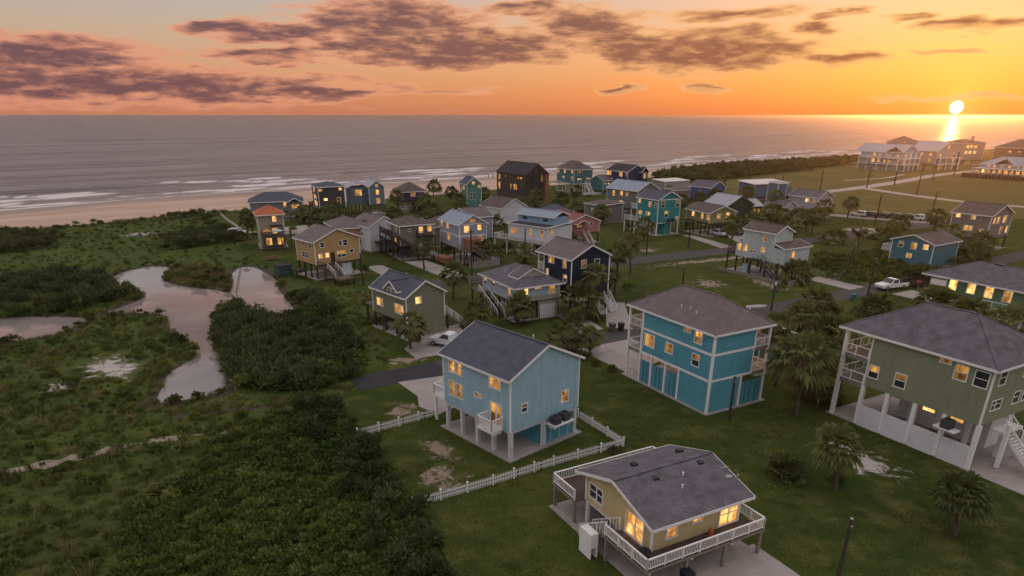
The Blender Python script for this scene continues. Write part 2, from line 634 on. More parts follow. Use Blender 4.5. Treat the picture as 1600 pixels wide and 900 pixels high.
LAWN = grass_mat('lawn_grass', (0.038, 0.058, 0.012), (0.064, 0.082, 0.017), (0.120, 0.118, 0.034), (0.190, 0.145, 0.054))
MARSH = grass_mat('marsh_ground', (0.055, 0.080, 0.020), (0.080, 0.105, 0.024), (0.130, 0.135, 0.038), (0.150, 0.115, 0.055), 0.2, 2.5, 0.12)
SAND = sand_mat()
DIRT = mat('pale_sand', (0.26, 0.21, 0.16), rough=0.95, var=0.3, vscale=0.8, bump=0.5, stain=0.4)
ASPH = mat('asphalt', (0.060, 0.055, 0.055), rough=0.85, var=0.22, vscale=0.35, bump=0.4, bscale=40, stain=0.3)
ASPHN = mat('fresh_asphalt', (0.030, 0.030, 0.034), rough=0.8, var=0.2, vscale=0.5, bump=0.4, bscale=40)


def shore_pts(pts, near=1200.0, far=5000.0):
    p = [np.array(q, float) for q in pts]
    return [p[0] - SD * near] + p + [p[-1] + SD * far]


VEG = shore_pts([(-176, 132), (-131, 172), (-108, 192), (-88, 213), (-60, 233), (-30, 258), (0, 284), (35, 308), (68.5, 336), (84, 362), (113, 405), (165, 438), (238, 488), (330, 556)])
WAT = shore_pts([(-215, 172), (-161, 219), (-136, 252), (-102, 279), (-57, 313), (-22, 340), (8, 356), (44, 380), (80, 405), (108, 428), (140, 452), (178, 482), (262, 542), (345, 605)])


def make_land():
    n = len(VEG)
    vs = [(p[0], p[1], 0.0) for p in VEG]
    inland = -SN
    vs += [(*(p + inland * 420), 0.0) for p in VEG] + [(*(p + inland * 6000), 0.0) for p in VEG]
    fs = []
    for k in range(2):
        for i in range(n - 1):
            a = k * n + i
            fs.append((a, a + 1, a + n + 1, a + n))
    b = MB()
    b.v, b.f = vs, [tuple(reversed(f)) for f in fs]
    tag(b.build('ground', LAWN), kind='structure')


make_land()


def make_beach():
    n = len(VEG)
    b = MB()
    for v_, w_ in zip(VEG, WAT):
        for s, z in ((-0.03, -0.35), (0.0, 0.03), (0.12, 0.10), (0.45, -0.02), (0.72, -0.33), (1.0, -0.58), (1.35, -1.3), (1.9, -2.6)):
            q = v_ + (w_ - v_) * s
            b.v.append((q[0], q[1], z))
    m8 = 8
    for i in range(n - 1):
        for j in range(m8 - 1):
            a = i * m8 + j
            b.f.append((a, a + m8, a + m8 + 1, a + 1))
    tag(b.build('beach', SAND, smooth=True), kind='structure')


make_beach()


def interp_poly(pts, s):
    """points of a polyline at arc positions s"""
    p = np.array(pts)
    d = np.r_[0, np.cumsum(np.hypot(*np.diff(p, axis=0).T))]
    return np.c_[np.interp(s, d, p[:, 0]), np.interp(s, d, p[:, 1])], d


def make_sea():
    zsea = -0.55
    _, d = interp_poly(WAT, [0])
    s0 = np.arange(d[1] - 420, d[-2] + 700, 5.0)
    line, _ = interp_poly(WAT, s0)
    k = 9
    pad = np.pad(line, ((k, k), (0, 0)), mode='edge')
    line = np.stack([np.convolve(pad[:, i], np.ones(2 * k + 1) / (2 * k + 1), 'valid') for i in (0, 1)], 1)
    off = np.r_[np.arange(-14, 90, 0.9), np.geomspace(90, 330, 26)]
    S, O = np.meshgrid(s0, off, indexing='ij')

    def fbm(x, seed):
        g = np.random.default_rng(seed)
        r = np.zeros_like(x)
        for f, a in ((0.008, 1.0), (0.021, 0.6), (0.055, 0.35), (0.13, 0.2)):
            r += a * np.sin(x * f * 2 * math.pi * g.uniform(0.8, 1.2) + g.uniform(0, 6.28))
        return r / 2.1
    Z = np.full_like(S, zsea)
    foam = np.zeros_like(S)
    for i, (o0, amp, wid) in enumerate(((5, 0.16, 1.8), (13, 0.30, 2.2), (24, 0.42, 2.6), (38, 0.50, 3.0), (56, 0.42, 3.4), (78, 0.30, 4.2))):
        c = o0 + 4.2 * fbm(S, 10 + i) * (1 + i * 0.25)
        a = np.clip(0.72 + 0.75 * fbm(S * 1.3, 40 + i), 0, 1.2)
        t_ = (O - c) / wid
        prof = np.where(t_ < 0, np.exp(-(t_ * 1.9) ** 2), np.exp(-(t_ * 0.75) ** 2))
        Z += amp * a * prof
        brk = np.clip(a - 0.15, 0, 1) * (1.0 if i < 5 else 0.5)
        foam = np.maximum(foam, brk * np.where(t_ < 0.1, np.exp(-np.abs(t_ - 0.1) / (2.6 if i < 3 else 1.8)), np.exp(-((t_ - 0.1) / 0.22) ** 2)) * 0.95)
    swash = np.exp(-np.abs(O + 1.0 + 2.2 * fbm(S * 1.4, 77)) / 2.5) * 0.75
    foam = np.maximum(foam, swash)
    foam = np.maximum(foam, np.clip(0.48 - O / 70.0, 0, 0.48) * (0.7 + 0.3 * fbm(S * 2.2 + O * 3, 91)))
    Z = np.where(O < 4, zsea + (Z - zsea) * np.clip((O + 2) / 6, 0, 1), Z)
    shoal = np.clip(1 - O / 45.0, 0, 1) * 0.8
    X = line[:, 0][:, None] + SN[0] * O
    Y = line[:, 1][:, None] + SN[1] * O
    ns, no = S.shape
    verts = np.stack([X, Y, Z], -1).reshape(-1, 3)
    idx = np.arange(ns * no).reshape(ns, no)
    q = np.stack([idx[:-1, :-1], idx[1:, :-1], idx[1:, 1:], idx[:-1, 1:]], -1).reshape(-1, 4)
    # the open sea beyond, out past the horizon
    fo = len(verts)
    edge = idx[:, -1]
    outer = [verts[edge] + np.array([*(SN * r), 0.0]) for r in (900, 4000, 12000, 40000)]
    faces = [tuple(f) for f in q]
    allv = [verts]
    prev = list(edge)
    for ring in outer:
        allv.append(ring)
        cur = list(range(fo, fo + ns))
        fo += ns
        faces += [(prev[i], prev[i + 1], cur[i + 1], cur[i]) for i in range(ns - 1)]
        prev = cur
    V = np.concatenate(allv)
    # wings to both sides
    for sgn, col in ((-1, 0), (1, ns - 1)):
        colv = [int(i) for i in idx[col]] + [len(verts) + r * ns + col for r in range(4)]
        wing = V[colv] + np.array([*(SD * sgn * 40000), 0.0])
        wing[:, 2] = zsea
        base = len(V)
        V = np.concatenate([V, wing])
        for i in range(len(colv) - 1):
            f = (colv[i], colv[i + 1], base + i + 1, base + i)
            faces.append(f if sgn < 0 else tuple(reversed(f)))
    me = bpy.data.meshes.new('sea')
    me.from_pydata(V.tolist(), [], faces)
    fa = me.attributes.new('foam', 'FLOAT', 'POINT')
    fv = np.zeros(len(V), 'f')
    fv[:foam.size] = foam.ravel()
    fa.data.foreach_set('value', fv)
    sa = me.attributes.new('shoal', 'FLOAT', 'POINT')
    sv = np.zeros(len(V), 'f')
    sv[:shoal.size] = shoal.ravel()
    sa.data.foreach_set('value', sv)
    me.polygons.foreach_set('use_smooth', [True] * len(me.polygons))
    me.materials.append(water_mat('sea_water', (0.090, 0.068, 0.074), 0.31, 1.5, 0.5, True, (0.35, 1.0, 1.0)))
    tag(put('sea', me), kind='structure')


make_sea()


def smooth_closed(pts, n=3, jitter=0.0):
    """rounds a closed outline (Chaikin) and roughens it"""
    p = [np.array(q, float) for q in pts]
    for it in range(n):
        r = []
        for a, b in zip(p, p[1:] + p[:1]):
            r += [a * 0.75 + b * 0.25, a * 0.25 + b * 0.75]
        p = r
        if jitter:
            p = [q + nrg.normal(0, jitter / (it + 1), 2) for q in p]
    return p


def sheet(name, pts, z, m_, kind='structure', parent=None):
    import bmesh
    bm = bmesh.new()
    vs = [bm.verts.new((q[0], q[1], z)) for q in pts]
    for a, b in zip(vs, vs[1:] + vs[:1]):
        bm.edges.new((a, b))
    bmesh.ops.triangle_fill(bm, edges=bm.edges[:], use_beauty=True)
    bmesh.ops.recalc_face_normals(bm, faces=bm.faces[:])
    if bm.faces and sum(f.normal.z for f in bm.faces) < 0:
        bmesh.ops.reverse_faces(bm, faces=bm.faces[:])
    me = bpy.data.meshes.new(name)
    bm.to_mesh(me)
    bm.free()
    me.materials.append(m_)
    o = put(name, me, parent)
    if kind:
        o['kind'] = kind
    return o


POND = [(-71.5, 117.7), (-73.4, 125.6), (-70.9, 130.2), (-66.5, 131.4), (-64.2, 120.2), (-56.3, 112.9), (-51.0, 111.9), (-45.1, 108.4), (-53.8, 128.5), (-50.2, 131.4), (-43.4, 120.2), (-36.7, 106.3), (-31.4, 96.1), (-33.2, 93.4), (-38.3, 97.5), (-42.0, 102.3), (-43.8, 96.8), (-41.6, 88.7), (-38.0, 80.4), (-35.3, 76.8), (-30.4, 66.1), (-33.4, 64.3), (-36.5, 62.6), (-38.1, 68.3), (-38.8, 73.4), (-38.2, 77.9), (-40.2, 81.7), (-44.0, 85.7), (-47.8, 90.2), (-49.8, 95.0), (-54.6, 97.5), (-61.0, 96.1), (-59.4, 101.1), (-59.2, 106.3), (-62.0, 110.6), (-67.1, 113.8)]
POND2 = [(-90, 93.0), (-74.4, 93.8), (-68.2, 95.4), (-61.0, 94.4), (-60.5, 88.2), (-63.1, 84.3), (-68.5, 82.5), (-84, 80)]
PW = water_mat('pond_water', (0.185, 0.160, 0.148), 0.05, 0.014, 1.2)
MARSH_AREA = [(-260, 60), (-176, 130), (-131, 171), (-108, 191), (-90, 209), (-70, 176), (-57, 141), (-50, 134), (-40, 122), (-33, 113), (-24, 112), (-17, 92), (-15, 76), (-17, 69), (-19, 61), (-13.9, 54.2), (-10.5, 48.3), (-7.1, 42.4), (-4.7, 36.9), (-2.5, 28), (-2, 10), (-60, 0), (-260, 0)]
sheet('marsh_ground', smooth_closed(MARSH_AREA, 2), 0.004, MARSH)

def grow(pts, d):
    c = np.array(pts)
    e = np.roll(c, -1, 0) - np.roll(c, 1, 0)
    nn = np.stack([e[:, 1], -e[:, 0]], 1) / (np.linalg.norm(e, axis=1)[:, None] + 1e-9)
    ar = 0.5 * np.sum(c[:, 0] * np.roll(c[:, 1], -1) - np.roll(c[:, 0], -1) * c[:, 1])
    return [tuple(q) for q in c + nn * (d if ar > 0 else -d)]


POND_S = smooth_closed(grow(POND, 0.35), 2, 0.2)
POND2_S = smooth_closed(POND2, 3, 0.25)
sheet('pond_water', POND_S, 0.012, PW)
sheet('pond_water', POND2_S, 0.012, PW)


def bank(name, outline, w=0.5):
    """a low muddy lip of uneven height round a pond"""
    b = MB()
    n = len(outline)
    c = np.array(outline)
    nxt = np.roll(c, -1, 0) - np.roll(c, 1, 0)
    nn = np.stack([nxt[:, 1], -nxt[:, 0]], 1)
    nn /= np.linalg.norm(nn, axis=1)[:, None] + 1e-6
    area = 0.5 * np.sum(c[:, 0] * np.roll(c[:, 1], -1) - np.roll(c[:, 0], -1) * c[:, 1])
    if area < 0:
        nn = -nn
    for i in range(n):
        ww = w * nrg.uniform(0.6, 1.5)
        hh = nrg.uniform(0.08, 0.28)
        for d_, z_ in ((-0.12, 0.005), (0.12, hh * 0.8), (ww, hh), (ww * 2.4, 0.002)):
            q = c[i] + nn[i] * d_
            b.v.append((q[0], q[1], z_))
    for i in range(n):
        j = (i + 1) % n
        for k in range(3):
            b.f.append((i * 4 + k, j * 4 + k, j * 4 + k + 1, i * 4 + k + 1))
    o = b.build(name, mat('mud', (0.055, 0.042, 0.030), rough=0.9, var=0.4, vscale=1.5, bump=0.5), smooth=True)
    tag(o, kind='structure')


bank('pond_bank', POND_S)
bank('pond_bank', POND2_S)
PALES = mat('salt_flat', (0.46, 0.40, 0.37), rough=0.75, var=0.25, vscale=1.6, stain=0.5)


def ribbon(name, pts, w, z, m_, wob=0.0, kind='structure', sub=6):
    """a road or path of width w along a line"""
    p = [np.array(q, float) for q in pts]
    fine = []
    for a, b in zip(p, p[1:]):
        for k in range(sub):
            fine.append(a + (b - a) * k / sub)
    fine.append(p[-1])
    c = np.array(fine)
    for _ in range(3):
        c[1:-1] = (c[:-2] + 2 * c[1:-1] + c[2:]) / 4
    d = np.gradient(c, axis=0)
    d /= np.linalg.norm(d, axis=1)[:, None]
    nn = np.stack([-d[:, 1], d[:, 0]], 1)
    b = MB()
    for i in range(len(c)):
        ww = w if np.isscalar(w) else np.interp(i / (len(c) - 1), [0, 1], w)
        l = c[i] + nn[i] * (ww / 2 + nrg.normal(0, wob))
        r = c[i] - nn[i] * (ww / 2 + nrg.normal(0, wob))
        b.v += [(l[0], l[1], z), (r[0], r[1], z)]
        if i:
            k = 2 * i
            b.f.append((k - 2, k - 1, k + 1, k))
    return tag(b.build(name, m_), kind=kind)


ribbon('street', [(-8.6, 73.4), (0, 78.0), (9, 82.8), (15.5, 86.6), (28, 93.6), (39.6, 99.2), (56, 109.2), (74, 120), (90, 131), (112, 145), (160, 172)], 4.6, 0.020, ASPH, 0.06)
ribbon('street_end', [(-17.4, 68.3), (-12, 71.2), (-8.2, 73.6)], 4.4, 0.024, ASPHN, 0.05)
ribbon('street', [(-22, 109), (-17.7, 112.5), (-12.5, 116.2), (-5, 121), (8, 128), (21, 134.5), (47, 147.5), (70, 160.5), (95, 174.5), (112, 186), (122, 193)], 6.0, 0.020, ASPH, 0.06)
ribbon('parking_strip', [(91, 207), (98, 201.5), (106, 195.5), (114, 189.5), (121, 190)], 5.5, 0.023, mat('parking_gravel', (0.27, 0.23, 0.20), rough=0.9, var=0.2, bump=0.4), 0.2)
PALE_ROAD = mat('pale_road', (0.40, 0.33, 0.28), rough=0.9, var=0.15, vscale=0.3, bump=0.4)
ribbon('lane', [(96, 240), (110, 262), (124, 272), (140, 284), (170, 310), (205, 345), (240, 372), (290, 400)], 6.0, 0.018, PALE_ROAD, 0.12)
ribbon('lane', [(142, 285), (145, 266), (152, 240), (165, 222), (190, 200)], 5.0, 0.022, PALE_ROAD, 0.1)
ribbon('lane', [(150, 318), (175, 330), (195, 352)], 2.2, 0.016, PALE_ROAD, 0.1)
ribbon('sand_trail', [(-75, 26), (-55, 40), (-42.1, 48.3), (-38.0, 51.1), (-33.4, 53.9), (-27.7, 55.9), (-24, 57.5)], (2.0, 0.6), 0.014, DIRT, 0.35)
ribbon('mud_ditch', [(-33, 59.5), (-27, 61.3), (-22, 63.3), (-19, 64.0)], 0.9, 0.013, mat('mud', (0, 0, 0)), 0.2)

sheet('field', smooth_closed([(96, 208), (84, 262), (78, 300), (118, 338), (160, 376), (205, 430), (330, 470), (420, 330), (230, 180), (140, 196), (112, 206)], 2), 0.006,
      grass_mat('sun_tinted_dry_grass', (0.120, 0.105, 0.036), (0.150, 0.125, 0.042), (0.175, 0.145, 0.052), (0.215, 0.165, 0.066), 0.05, 1.2))  # yellowing grass; the golden veil of the low sun is put into its colour

# concrete drives and paths
for pts in ([(-7.6, 70.9), (-12.6, 68.8), (-9.9, 64.8), (-9.4, 62.0), (-7.2, 60.2), (-3.0, 65.0)],
            [(8.2, 80.2), (15.6, 84.4), (18.6, 76.6), (13.4, 71.4)],
            [(9.0, 33.7), (16.6, 38.4), (20.4, 31.2), (12.8, 26.8)],
            [(37.4, 49.1), (46.5, 54.8), (58, 40), (46, 33)],
            [(6.0, 97.6), (9.0, 99.4), (12.6, 89.0), (9.3, 86.6)],
            [(14.7, 103.6), (17.7, 103.0), (16.6, 88.6), (13.2, 89.9)],
            [(-12.0, 87.8), (-7.5, 91.3), (-6.0, 85.0), (-9.0, 78.0), (-11.6, 76.6), (-13.6, 80.2)],
            [(-21.8, 135.4), (-17.4, 136.6), (-8.5, 122.8), (-12.2, 120.4)],
            [(-28.6, 130.4), (-25.6, 131.8), (-16.4, 118.0), (-20.2, 116.4)],
            [(41.8, 168.0), (44.6, 167.2), (49.6, 152.0), (46.4, 150.0)],
            [(52.4, 170.0), (57.4, 170.2), (56.6, 156.4), (52.2, 154.4)],
            [(52.8, 119.8), (56.0, 121.6), (60.6, 113.6), (57.0, 111.4)],
            [(-44.6, 196.0), (-38.0, 198.6), (-33.4, 182.0), (-38.4, 179.6)],
            [(-60.6, 180.0), (-55.2, 184.4), (-50.6, 172.0), (-56.4, 168.6)],
            [(84, 176), (90, 180), (96, 178), (90, 170)],
            [(62.6, 108.6), (67.4, 111.4), (72.2, 104.4), (66.6, 101.0)],
            [(72, 117.6), (76, 120.0), (82, 112), (78, 109)]):
    sheet('driveway', pts, 0.028, CONC)
# bare and dug-over patches: sand shows through the grass in a broken outline
def worn_mat(name, c0, c1):
    m_ = bpy.data.materials.new(name)
    m_.use_nodes = True
    t = NT(m_.node_tree)
    t.n.clear()
    out = t.node('ShaderNodeOutputMaterial')
    b = t.node('ShaderNodeBsdfPrincipled')
    g = t.node('ShaderNodeNewGeometry')
    at = t.node('ShaderNodeAttribute', attribute_name='core')
    n1 = t.noise(g.outputs['Position'], 0.75, 6, 0.68, 0.6)
    n2 = t.noise(g.outputs['Position'], 4.0, 4, 0.6)
    k = t.smooth(t.m('ADD', at.outputs['Fac'], t.m('MULTIPLY', t.m('SUBTRACT', n1, 0.5), 3.2)), 0.30, 0.75)
    t.l.new(t.mix(n2, c0, c1), b.inputs['Base Color'])
    b.inputs['Roughness'].default_value = 0.95
    tr = t.node('ShaderNodeBsdfTransparent')
    ms = t.node('ShaderNodeMixShader')
    t.l.new(k, ms.inputs[0])
    t.l.new(tr.outputs[0], ms.inputs[1])
    t.l.new(b.outputs[0], ms.inputs[2])
    t.l.new(ms.outputs[0], out.inputs[0])
    return m_


WORN = worn_mat('worn_sand', (0.17, 0.13, 0.085), (0.30, 0.235, 0.17))
SALT = worn_mat('worn_salt', (0.30, 0.26, 0.23), (0.50, 0.45, 0.41))


def worn_patch(pts, m_, z=0.011):
    p = smooth_closed(grow(pts, 0.9), 3)
    c = np.mean(p, 0)
    b = MB()
    b.v = [(c[0], c[1], z)] + [(q[0], q[1], z) for q in p]
    n = len(p)
    b.f = [(0, 1 + i, 1 + (i + 1) % n) for i in range(n)]
    o = b.build('bare_soil', m_)
    o.data.attributes.new('core', 'FLOAT', 'POINT').data.foreach_set('value', np.array([1.0] + [0.0] * n, 'f'))
    tag(o, kind='structure')


for pts, m_ in (([(28.0, 55.0), (29.6, 54.8), (30.8, 52.4), (32.2, 49.4), (32.4, 46.2), (30.4, 47.0), (28.0, 48.0), (27.0, 50.6), (27.0, 53.0)], SALT),
                ([(-7.6, 49.4), (-5.2, 50.5), (-3.4, 48.4), (-4.6, 45.2), (-7.3, 45.4)], WORN),
                ([(-4.0, 49.4), (-6.0, 55.0), (-8.6, 55.4), (-6.8, 49.8)], WORN),
                ([(41.0, 124.0), (43.0, 124.4), (46.0, 113.4), (49.0, 107.6), (47.0, 107.2), (43.4, 113.4)], WORN),
                ([(22.0, 130.0), (34.0, 135.3), (48.0, 141.0), (62, 147.0), (62, 144.5), (48, 138.5), (34, 132.8), (22, 127.8)], WORN),
                ([(-98, 167), (-94, 175), (-87.5, 172), (-90, 163)], SALT), ([(-118, 160), (-112, 166), (-106, 160), (-112, 155)], SALT),
                ([(-52.0, 72.4), (-50.5, 78.4), (-46.5, 77.0), (-42.4, 73.4), (-41.8, 69.3), (-47.3, 70.3)], SALT),
                ([(-50.8, 66.4), (-50.6, 69.6), (-48.2, 69.1), (-47.0, 65.4)], SALT), ([(-80.7, 101.9), (-78.1, 104.2), (-75.3, 100.4), (-78.1, 98.2)], SALT),
                ([(-13, 62), (-10.5, 64), (-9, 61), (-12, 58.5)], WORN),
                ([(30, 118), (36, 121), (40, 114), (33, 111)], WORN), ([(5, 110), (10, 113), (13, 108), (7, 105)], WORN), ([(26, 148), (31, 151), (34, 147), (28, 144)], WORN),
                ([(-15.6, 76.0), (-11.0, 77.8), (-9.0, 76.9), (-14.8, 73.9)], WORN)):
    worn_patch(pts, m_)


for pts in ([(17.5, 77), (21.5, 74), (24.6, 66), (26.4, 60)], [(16, 50), (20, 46), (26, 43), (34, 42)], [(-9, 62), (-12, 58), (-13, 56)], [(16.4, 88), (20, 95), (24, 104), (26, 112)],
            [(8, 52), (12, 58), (15, 64), (14, 70)], [(30, 140), (33, 148), (34, 160)], [(-24, 114), (-28, 120), (-30, 128)]):
    ribbon('worn_track', pts, 1.6, 0.012, WORN, 0.2)

# ------------------------------------------------------------------ scattered ground cover
def inside(pts, poly):
    x, y = pts[:, 0], pts[:, 1]
    c = np.zeros(len(pts), bool)
    p = np.array(poly)
    j = len(p) - 1
    for i in range(len(p)):
        xi, yi = p[i]
        xj, yj = p[j]
        with np.errstate(divide='ignore', invalid='ignore'):
            hit = ((yi > y) != (yj > y)) & (x < (xj - xi) * (y - yi) / (yj - yi + 1e-12) + xi)
        c ^= hit
        j = i
    return c


def spots(poly, dens, avoid=()):
    p = np.array(poly)
    lo, hi = p.min(0), p.max(0)
    n = int(dens * np.prod(hi - lo))
    q = nrg.uniform(lo, hi, (n, 2))
    k = inside(q, poly)
    for a in avoid:
        k &= ~inside(q, a)
    return q[k]


def leaf_clump(name, n, rx, rz, leaf, m_, pointed=1.7, zlift=0.0, seed=1):
    """many small leaf-shaped faces spread through a mound"""
    g = np.random.default_rng(seed)
    V, Fc = [], []
    lobes = [(g.uniform(-0.45, 0.45) * rx, g.uniform(-0.45, 0.45) * rx, g.uniform(0.35, 0.8) * rz, g.uniform(0.4, 0.65)) for _ in range(6)]
    for i in range(n):
        lx, ly, lz, lr = lobes[i % 6]
        d = g.normal(0, 1, 3)
        d /= np.linalg.norm(d)
        d[2] = abs(d[2]) * 0.9 + d[2] * 0.1
        r = g.uniform(0.55, 1.0)
        c = np.array([lx + d[0] * rx * lr * r, ly + d[1] * rx * lr * r, max(0.02, lz + d[2] * rz * lr * r) + zlift])
        out = d + g.normal(0, 0.55, 3) + np.array([0, 0, 0.35])
        out /= np.linalg.norm(out)
        side = np.cross(out, g.normal(0, 1, 3))
        side /= np.linalg.norm(side) + 1e-9
        L = leaf * g.uniform(0.6, 1.4)
        W = L / pointed / 2
        k = len(V)
        V += [tuple(c - side * W * 0.3), tuple(c + out * L * 0.5 + side * W), tuple(c + out * L), tuple(c + out * L * 0.5 - side * W)]
        Fc.append((k, k + 1, k + 2, k + 3))
    b = MB()
    b.v, b.f = V, Fc
    me = b.mesh(name, m_)
    return bpy.data.objects.new(name, me)


def blade_tuft(name, n, r, h, w, m_, lean=0.5, seed=1):
    g = np.random.default_rng(seed)
    b = MB()
    for i in range(n):
        a = g.uniform(0, 6.28)
        rr = r * math.sqrt(g.uniform(0, 1))
        p = np.array([rr * math.cos(a), rr * math.sin(a), 0])
        dirn = np.array([math.cos(a) + g.normal(0, .4), math.sin(a) + g.normal(0, .4), 0]) * lean * g.uniform(0.2, 1)
        hh = h * g.uniform(0.6, 1.2)
        s = np.array([-math.sin(a + g.normal(0, .6)), math.cos(a), 0]) * w / 2
        mid = p + dirn * hh * 0.4 + np.array([0, 0, hh * 0.65])
        tip = p + dirn * hh + np.array([0, 0, hh])
        k = len(b.v)
        b.v += [tuple(p - s), tuple(p + s), tuple(mid + s * 0.8), tuple(mid - s * 0.8), tuple(tip)]
        b.f += [(k, k + 1, k + 2, k + 3), (k + 3, k + 2, k + 4)]
    return bpy.data.objects.new(name, b.mesh(name, m_))


def scatter(name, pts, scale, protos, label=None, z=0.0, zs=None, weights=None):
    """one stuff object: prototypes instanced on points by geometry nodes"""
    n = len(pts)
    me = bpy.data.meshes.new(name)
    v = np.zeros((n, 3), 'f')
    v[:, :2] = pts
    v[:, 2] = z
    me.vertices.add(n)
    me.vertices.foreach_set('co', v.ravel())
    me.attributes.new('scl', 'FLOAT', 'POINT').data.foreach_set('value', np.asarray(scale, 'f'))
    me.attributes.new('ang', 'FLOAT', 'POINT').data.foreach_set('value', nrg.uniform(0, 6.28, n).astype('f'))
    me.attributes.new('idx', 'INT', 'POINT').data.foreach_set('value', nrg.choice(len(protos), n, p=weights).astype('i'))
    o = put(name, me)
    tag(o, kind='stuff')
    if label:
        o['label'] = label
    ng = bpy.data.node_groups.new(name + '_nodes', 'GeometryNodeTree')
    ng.interface.new_socket('Geometry', in_out='INPUT', socket_type='NodeSocketGeometry')
    ng.interface.new_socket('Geometry', in_out='OUTPUT', socket_type='NodeSocketGeometry')
    N, L = ng.nodes, ng.links
    gi, go = N.new('NodeGroupInput'), N.new('NodeGroupOutput')

    def attr(nm, ty):
        a = N.new('GeometryNodeInputNamedAttribute')
        a.data_type = ty
        a.inputs[0].default_value = nm
        return a.outputs[0]
    scl, ang, idx = attr('scl', 'FLOAT'), attr('ang', 'FLOAT'), attr('idx', 'INT')
    rot = N.new('ShaderNodeCombineXYZ')
    L.new(ang, rot.inputs[2])
    e2r = N.new('FunctionNodeEulerToRotation')
    L.new(rot.outputs[0], e2r.inputs[0])
    join = N.new('GeometryNodeJoinGeometry')
    for k, pr in enumerate(protos):
        oi = N.new('GeometryNodeObjectInfo')
        oi.inputs['Object'].default_value = pr
        oi.inputs['As Instance'].default_value = True
        cmp_ = N.new('FunctionNodeCompare')
        cmp_.data_type = 'INT'
        cmp_.operation = 'EQUAL'
        L.new(idx, cmp_.inputs['A'] if False else [s for s in cmp_.inputs if s.name == 'A' and s.type == 'INT'][0])
        [s for s in cmp_.inputs if s.name == 'B' and s.type == 'INT'][0].default_value = k
        iop = N.new('GeometryNodeInstanceOnPoints')
        L.new(gi.outputs[0], iop.inputs['Points'])
        L.new(cmp_.outputs[0], iop.inputs['Selection'])
        L.new(oi.outputs['Geometry'], iop.inputs['Instance'])
        L.new(e2r.outputs[0], iop.inputs['Rotation'])
        cs = N.new('ShaderNodeCombineXYZ')
        for q in range(3):
            L.new(scl, cs.inputs[q])
        L.new(cs.outputs[0], iop.inputs['Scale'])
        L.new(iop.outputs[0], join.inputs[0])
    L.new(join.outputs[0], go.inputs[0])
    md = o.modifiers.new('scatter', 'NODES')
    md.node_group = ng
    return o


LG = leaf_mat('shrub_leaf', (0.080, 0.112, 0.024), 0.6, (0.175, 0.210, 0.048))
LD = leaf_mat('dark_shrub_leaf', (0.038, 0.056, 0.020), 0.55, (0.115, 0.135, 0.048))
LV = leaf_mat('vine_leaf', (0.058, 0.098, 0.018), 0.55, (0.130, 0.175, 0.034))
LY = leaf_mat('dry_grass_blade', (0.15, 0.120, 0.048), 0.5, (0.32, 0.235, 0.10))
GB = leaf_mat('grass_blade', (0.095, 0.125, 0.028), 0.5, (0.190, 0.220, 0.052))
PROT = {
    'lg': [leaf_clump('leafy_mound', 170, 0.8, 0.75, 0.26, LG, seed=s) for s in (1, 2, 3)],
    'ld': [leaf_clump('dark_mound', 190, 0.95, 1.1, 0.34, LD, 3.0, seed=s) for s in (4, 5, 6)],
    'lv': [leaf_clump('vine_mound', 150, 0.75, 0.42, 0.24, LV, 1.3, seed=s) for s in (7, 8, 9)],
    'gr': [blade_tuft('grass_tuft', 42, 0.42, 0.55, 0.05, GB, seed=s) for s in (10, 11)],
    'dr': [blade_tuft('dry_tuft', 42, 0.42, 0.65, 0.045, LY, seed=s) for s in (12, 13)],
}
SHRUB_A = [(-44.3, 97.5), (-41.8, 99.2), (-38.3, 95.5), (-33.2, 91.8), (-30.9, 91.8), (-29.5, 97), (-35.5, 106), (-33, 106.5), (-28.5, 101.5), (-25.5, 95), (-22, 86), (-18.2, 77.2), (-17.4, 70.5), (-19.5, 66.8), (-24.5, 65.5), (-29.8, 66.4), (-34.5, 76.5), (-37.2, 80.6), (-40.6, 88.7)]
HEDGE = [(-21.5, 62.5), (-17.5, 61.6), (-13.6, 54.4), (-10.2, 48.3), (-6.9, 42.4), (-4.4, 36.9), (-2.6, 28.5), (-6.5, 28.5), (-8.6, 36.9), (-11.6, 42.4), (-15.2, 48.3), (-19.0, 54.4), (-22.5, 59.0)]
LOW = [(-22.8, 59.0), (-19.0, 54.4), (-15.2, 48.3), (-11.6, 42.4), (-8.6, 36.9), (-6.5, 28.0), (-27, 26), (-25, 36), (-28.5, 42), (-26, 47), (-27, 53.5)]
MID = [(-27, 26), (-25.5, 36), (-28.5, 42), (-26.5, 47), (-27, 55.2), (-24, 59), (-29.5, 61.5), (-36.5, 61.5), (-39.5, 67), (-40, 73.4), (-39.5, 77.9), (-42, 81.7), (-45, 85.7), (-49.3, 90), (-51, 94), (-55, 96.5), (-61.5, 94.8), (-61, 86), (-63, 82.8), (-69, 81.5), (-100, 80), (-60, 40), (-45, 34)]
ISLE = [(-62.8, 119.2), (-56.3, 114.4), (-51.0, 113.2), (-46.4, 110.8), (-54.5, 127.6), (-56, 130.0), (-65.2, 131.4)]
UP = [(-110, 96), (-64, 94.5), (-61.5, 98.2), (-60.5, 101.1), (-60.5, 106.3), (-63.2, 109.8), (-68, 112.8), (-73, 117.7), (-75, 125.6), (-73, 131), (-68, 133.2), (-51, 133.6), (-52, 138), (-58, 150), (-66, 166), (-80, 186), (-92, 205), (-110, 189), (-134, 168), (-180, 124)]
SP = [[(-52.5, 72.9), (-51, 77.8), (-49.2, 78.9), (-43.4, 73.4), (-41.8, 69.9), (-47.3, 70.6)]]


def csc(n, lo, hi):
    return nrg.uniform(lo, hi, n)


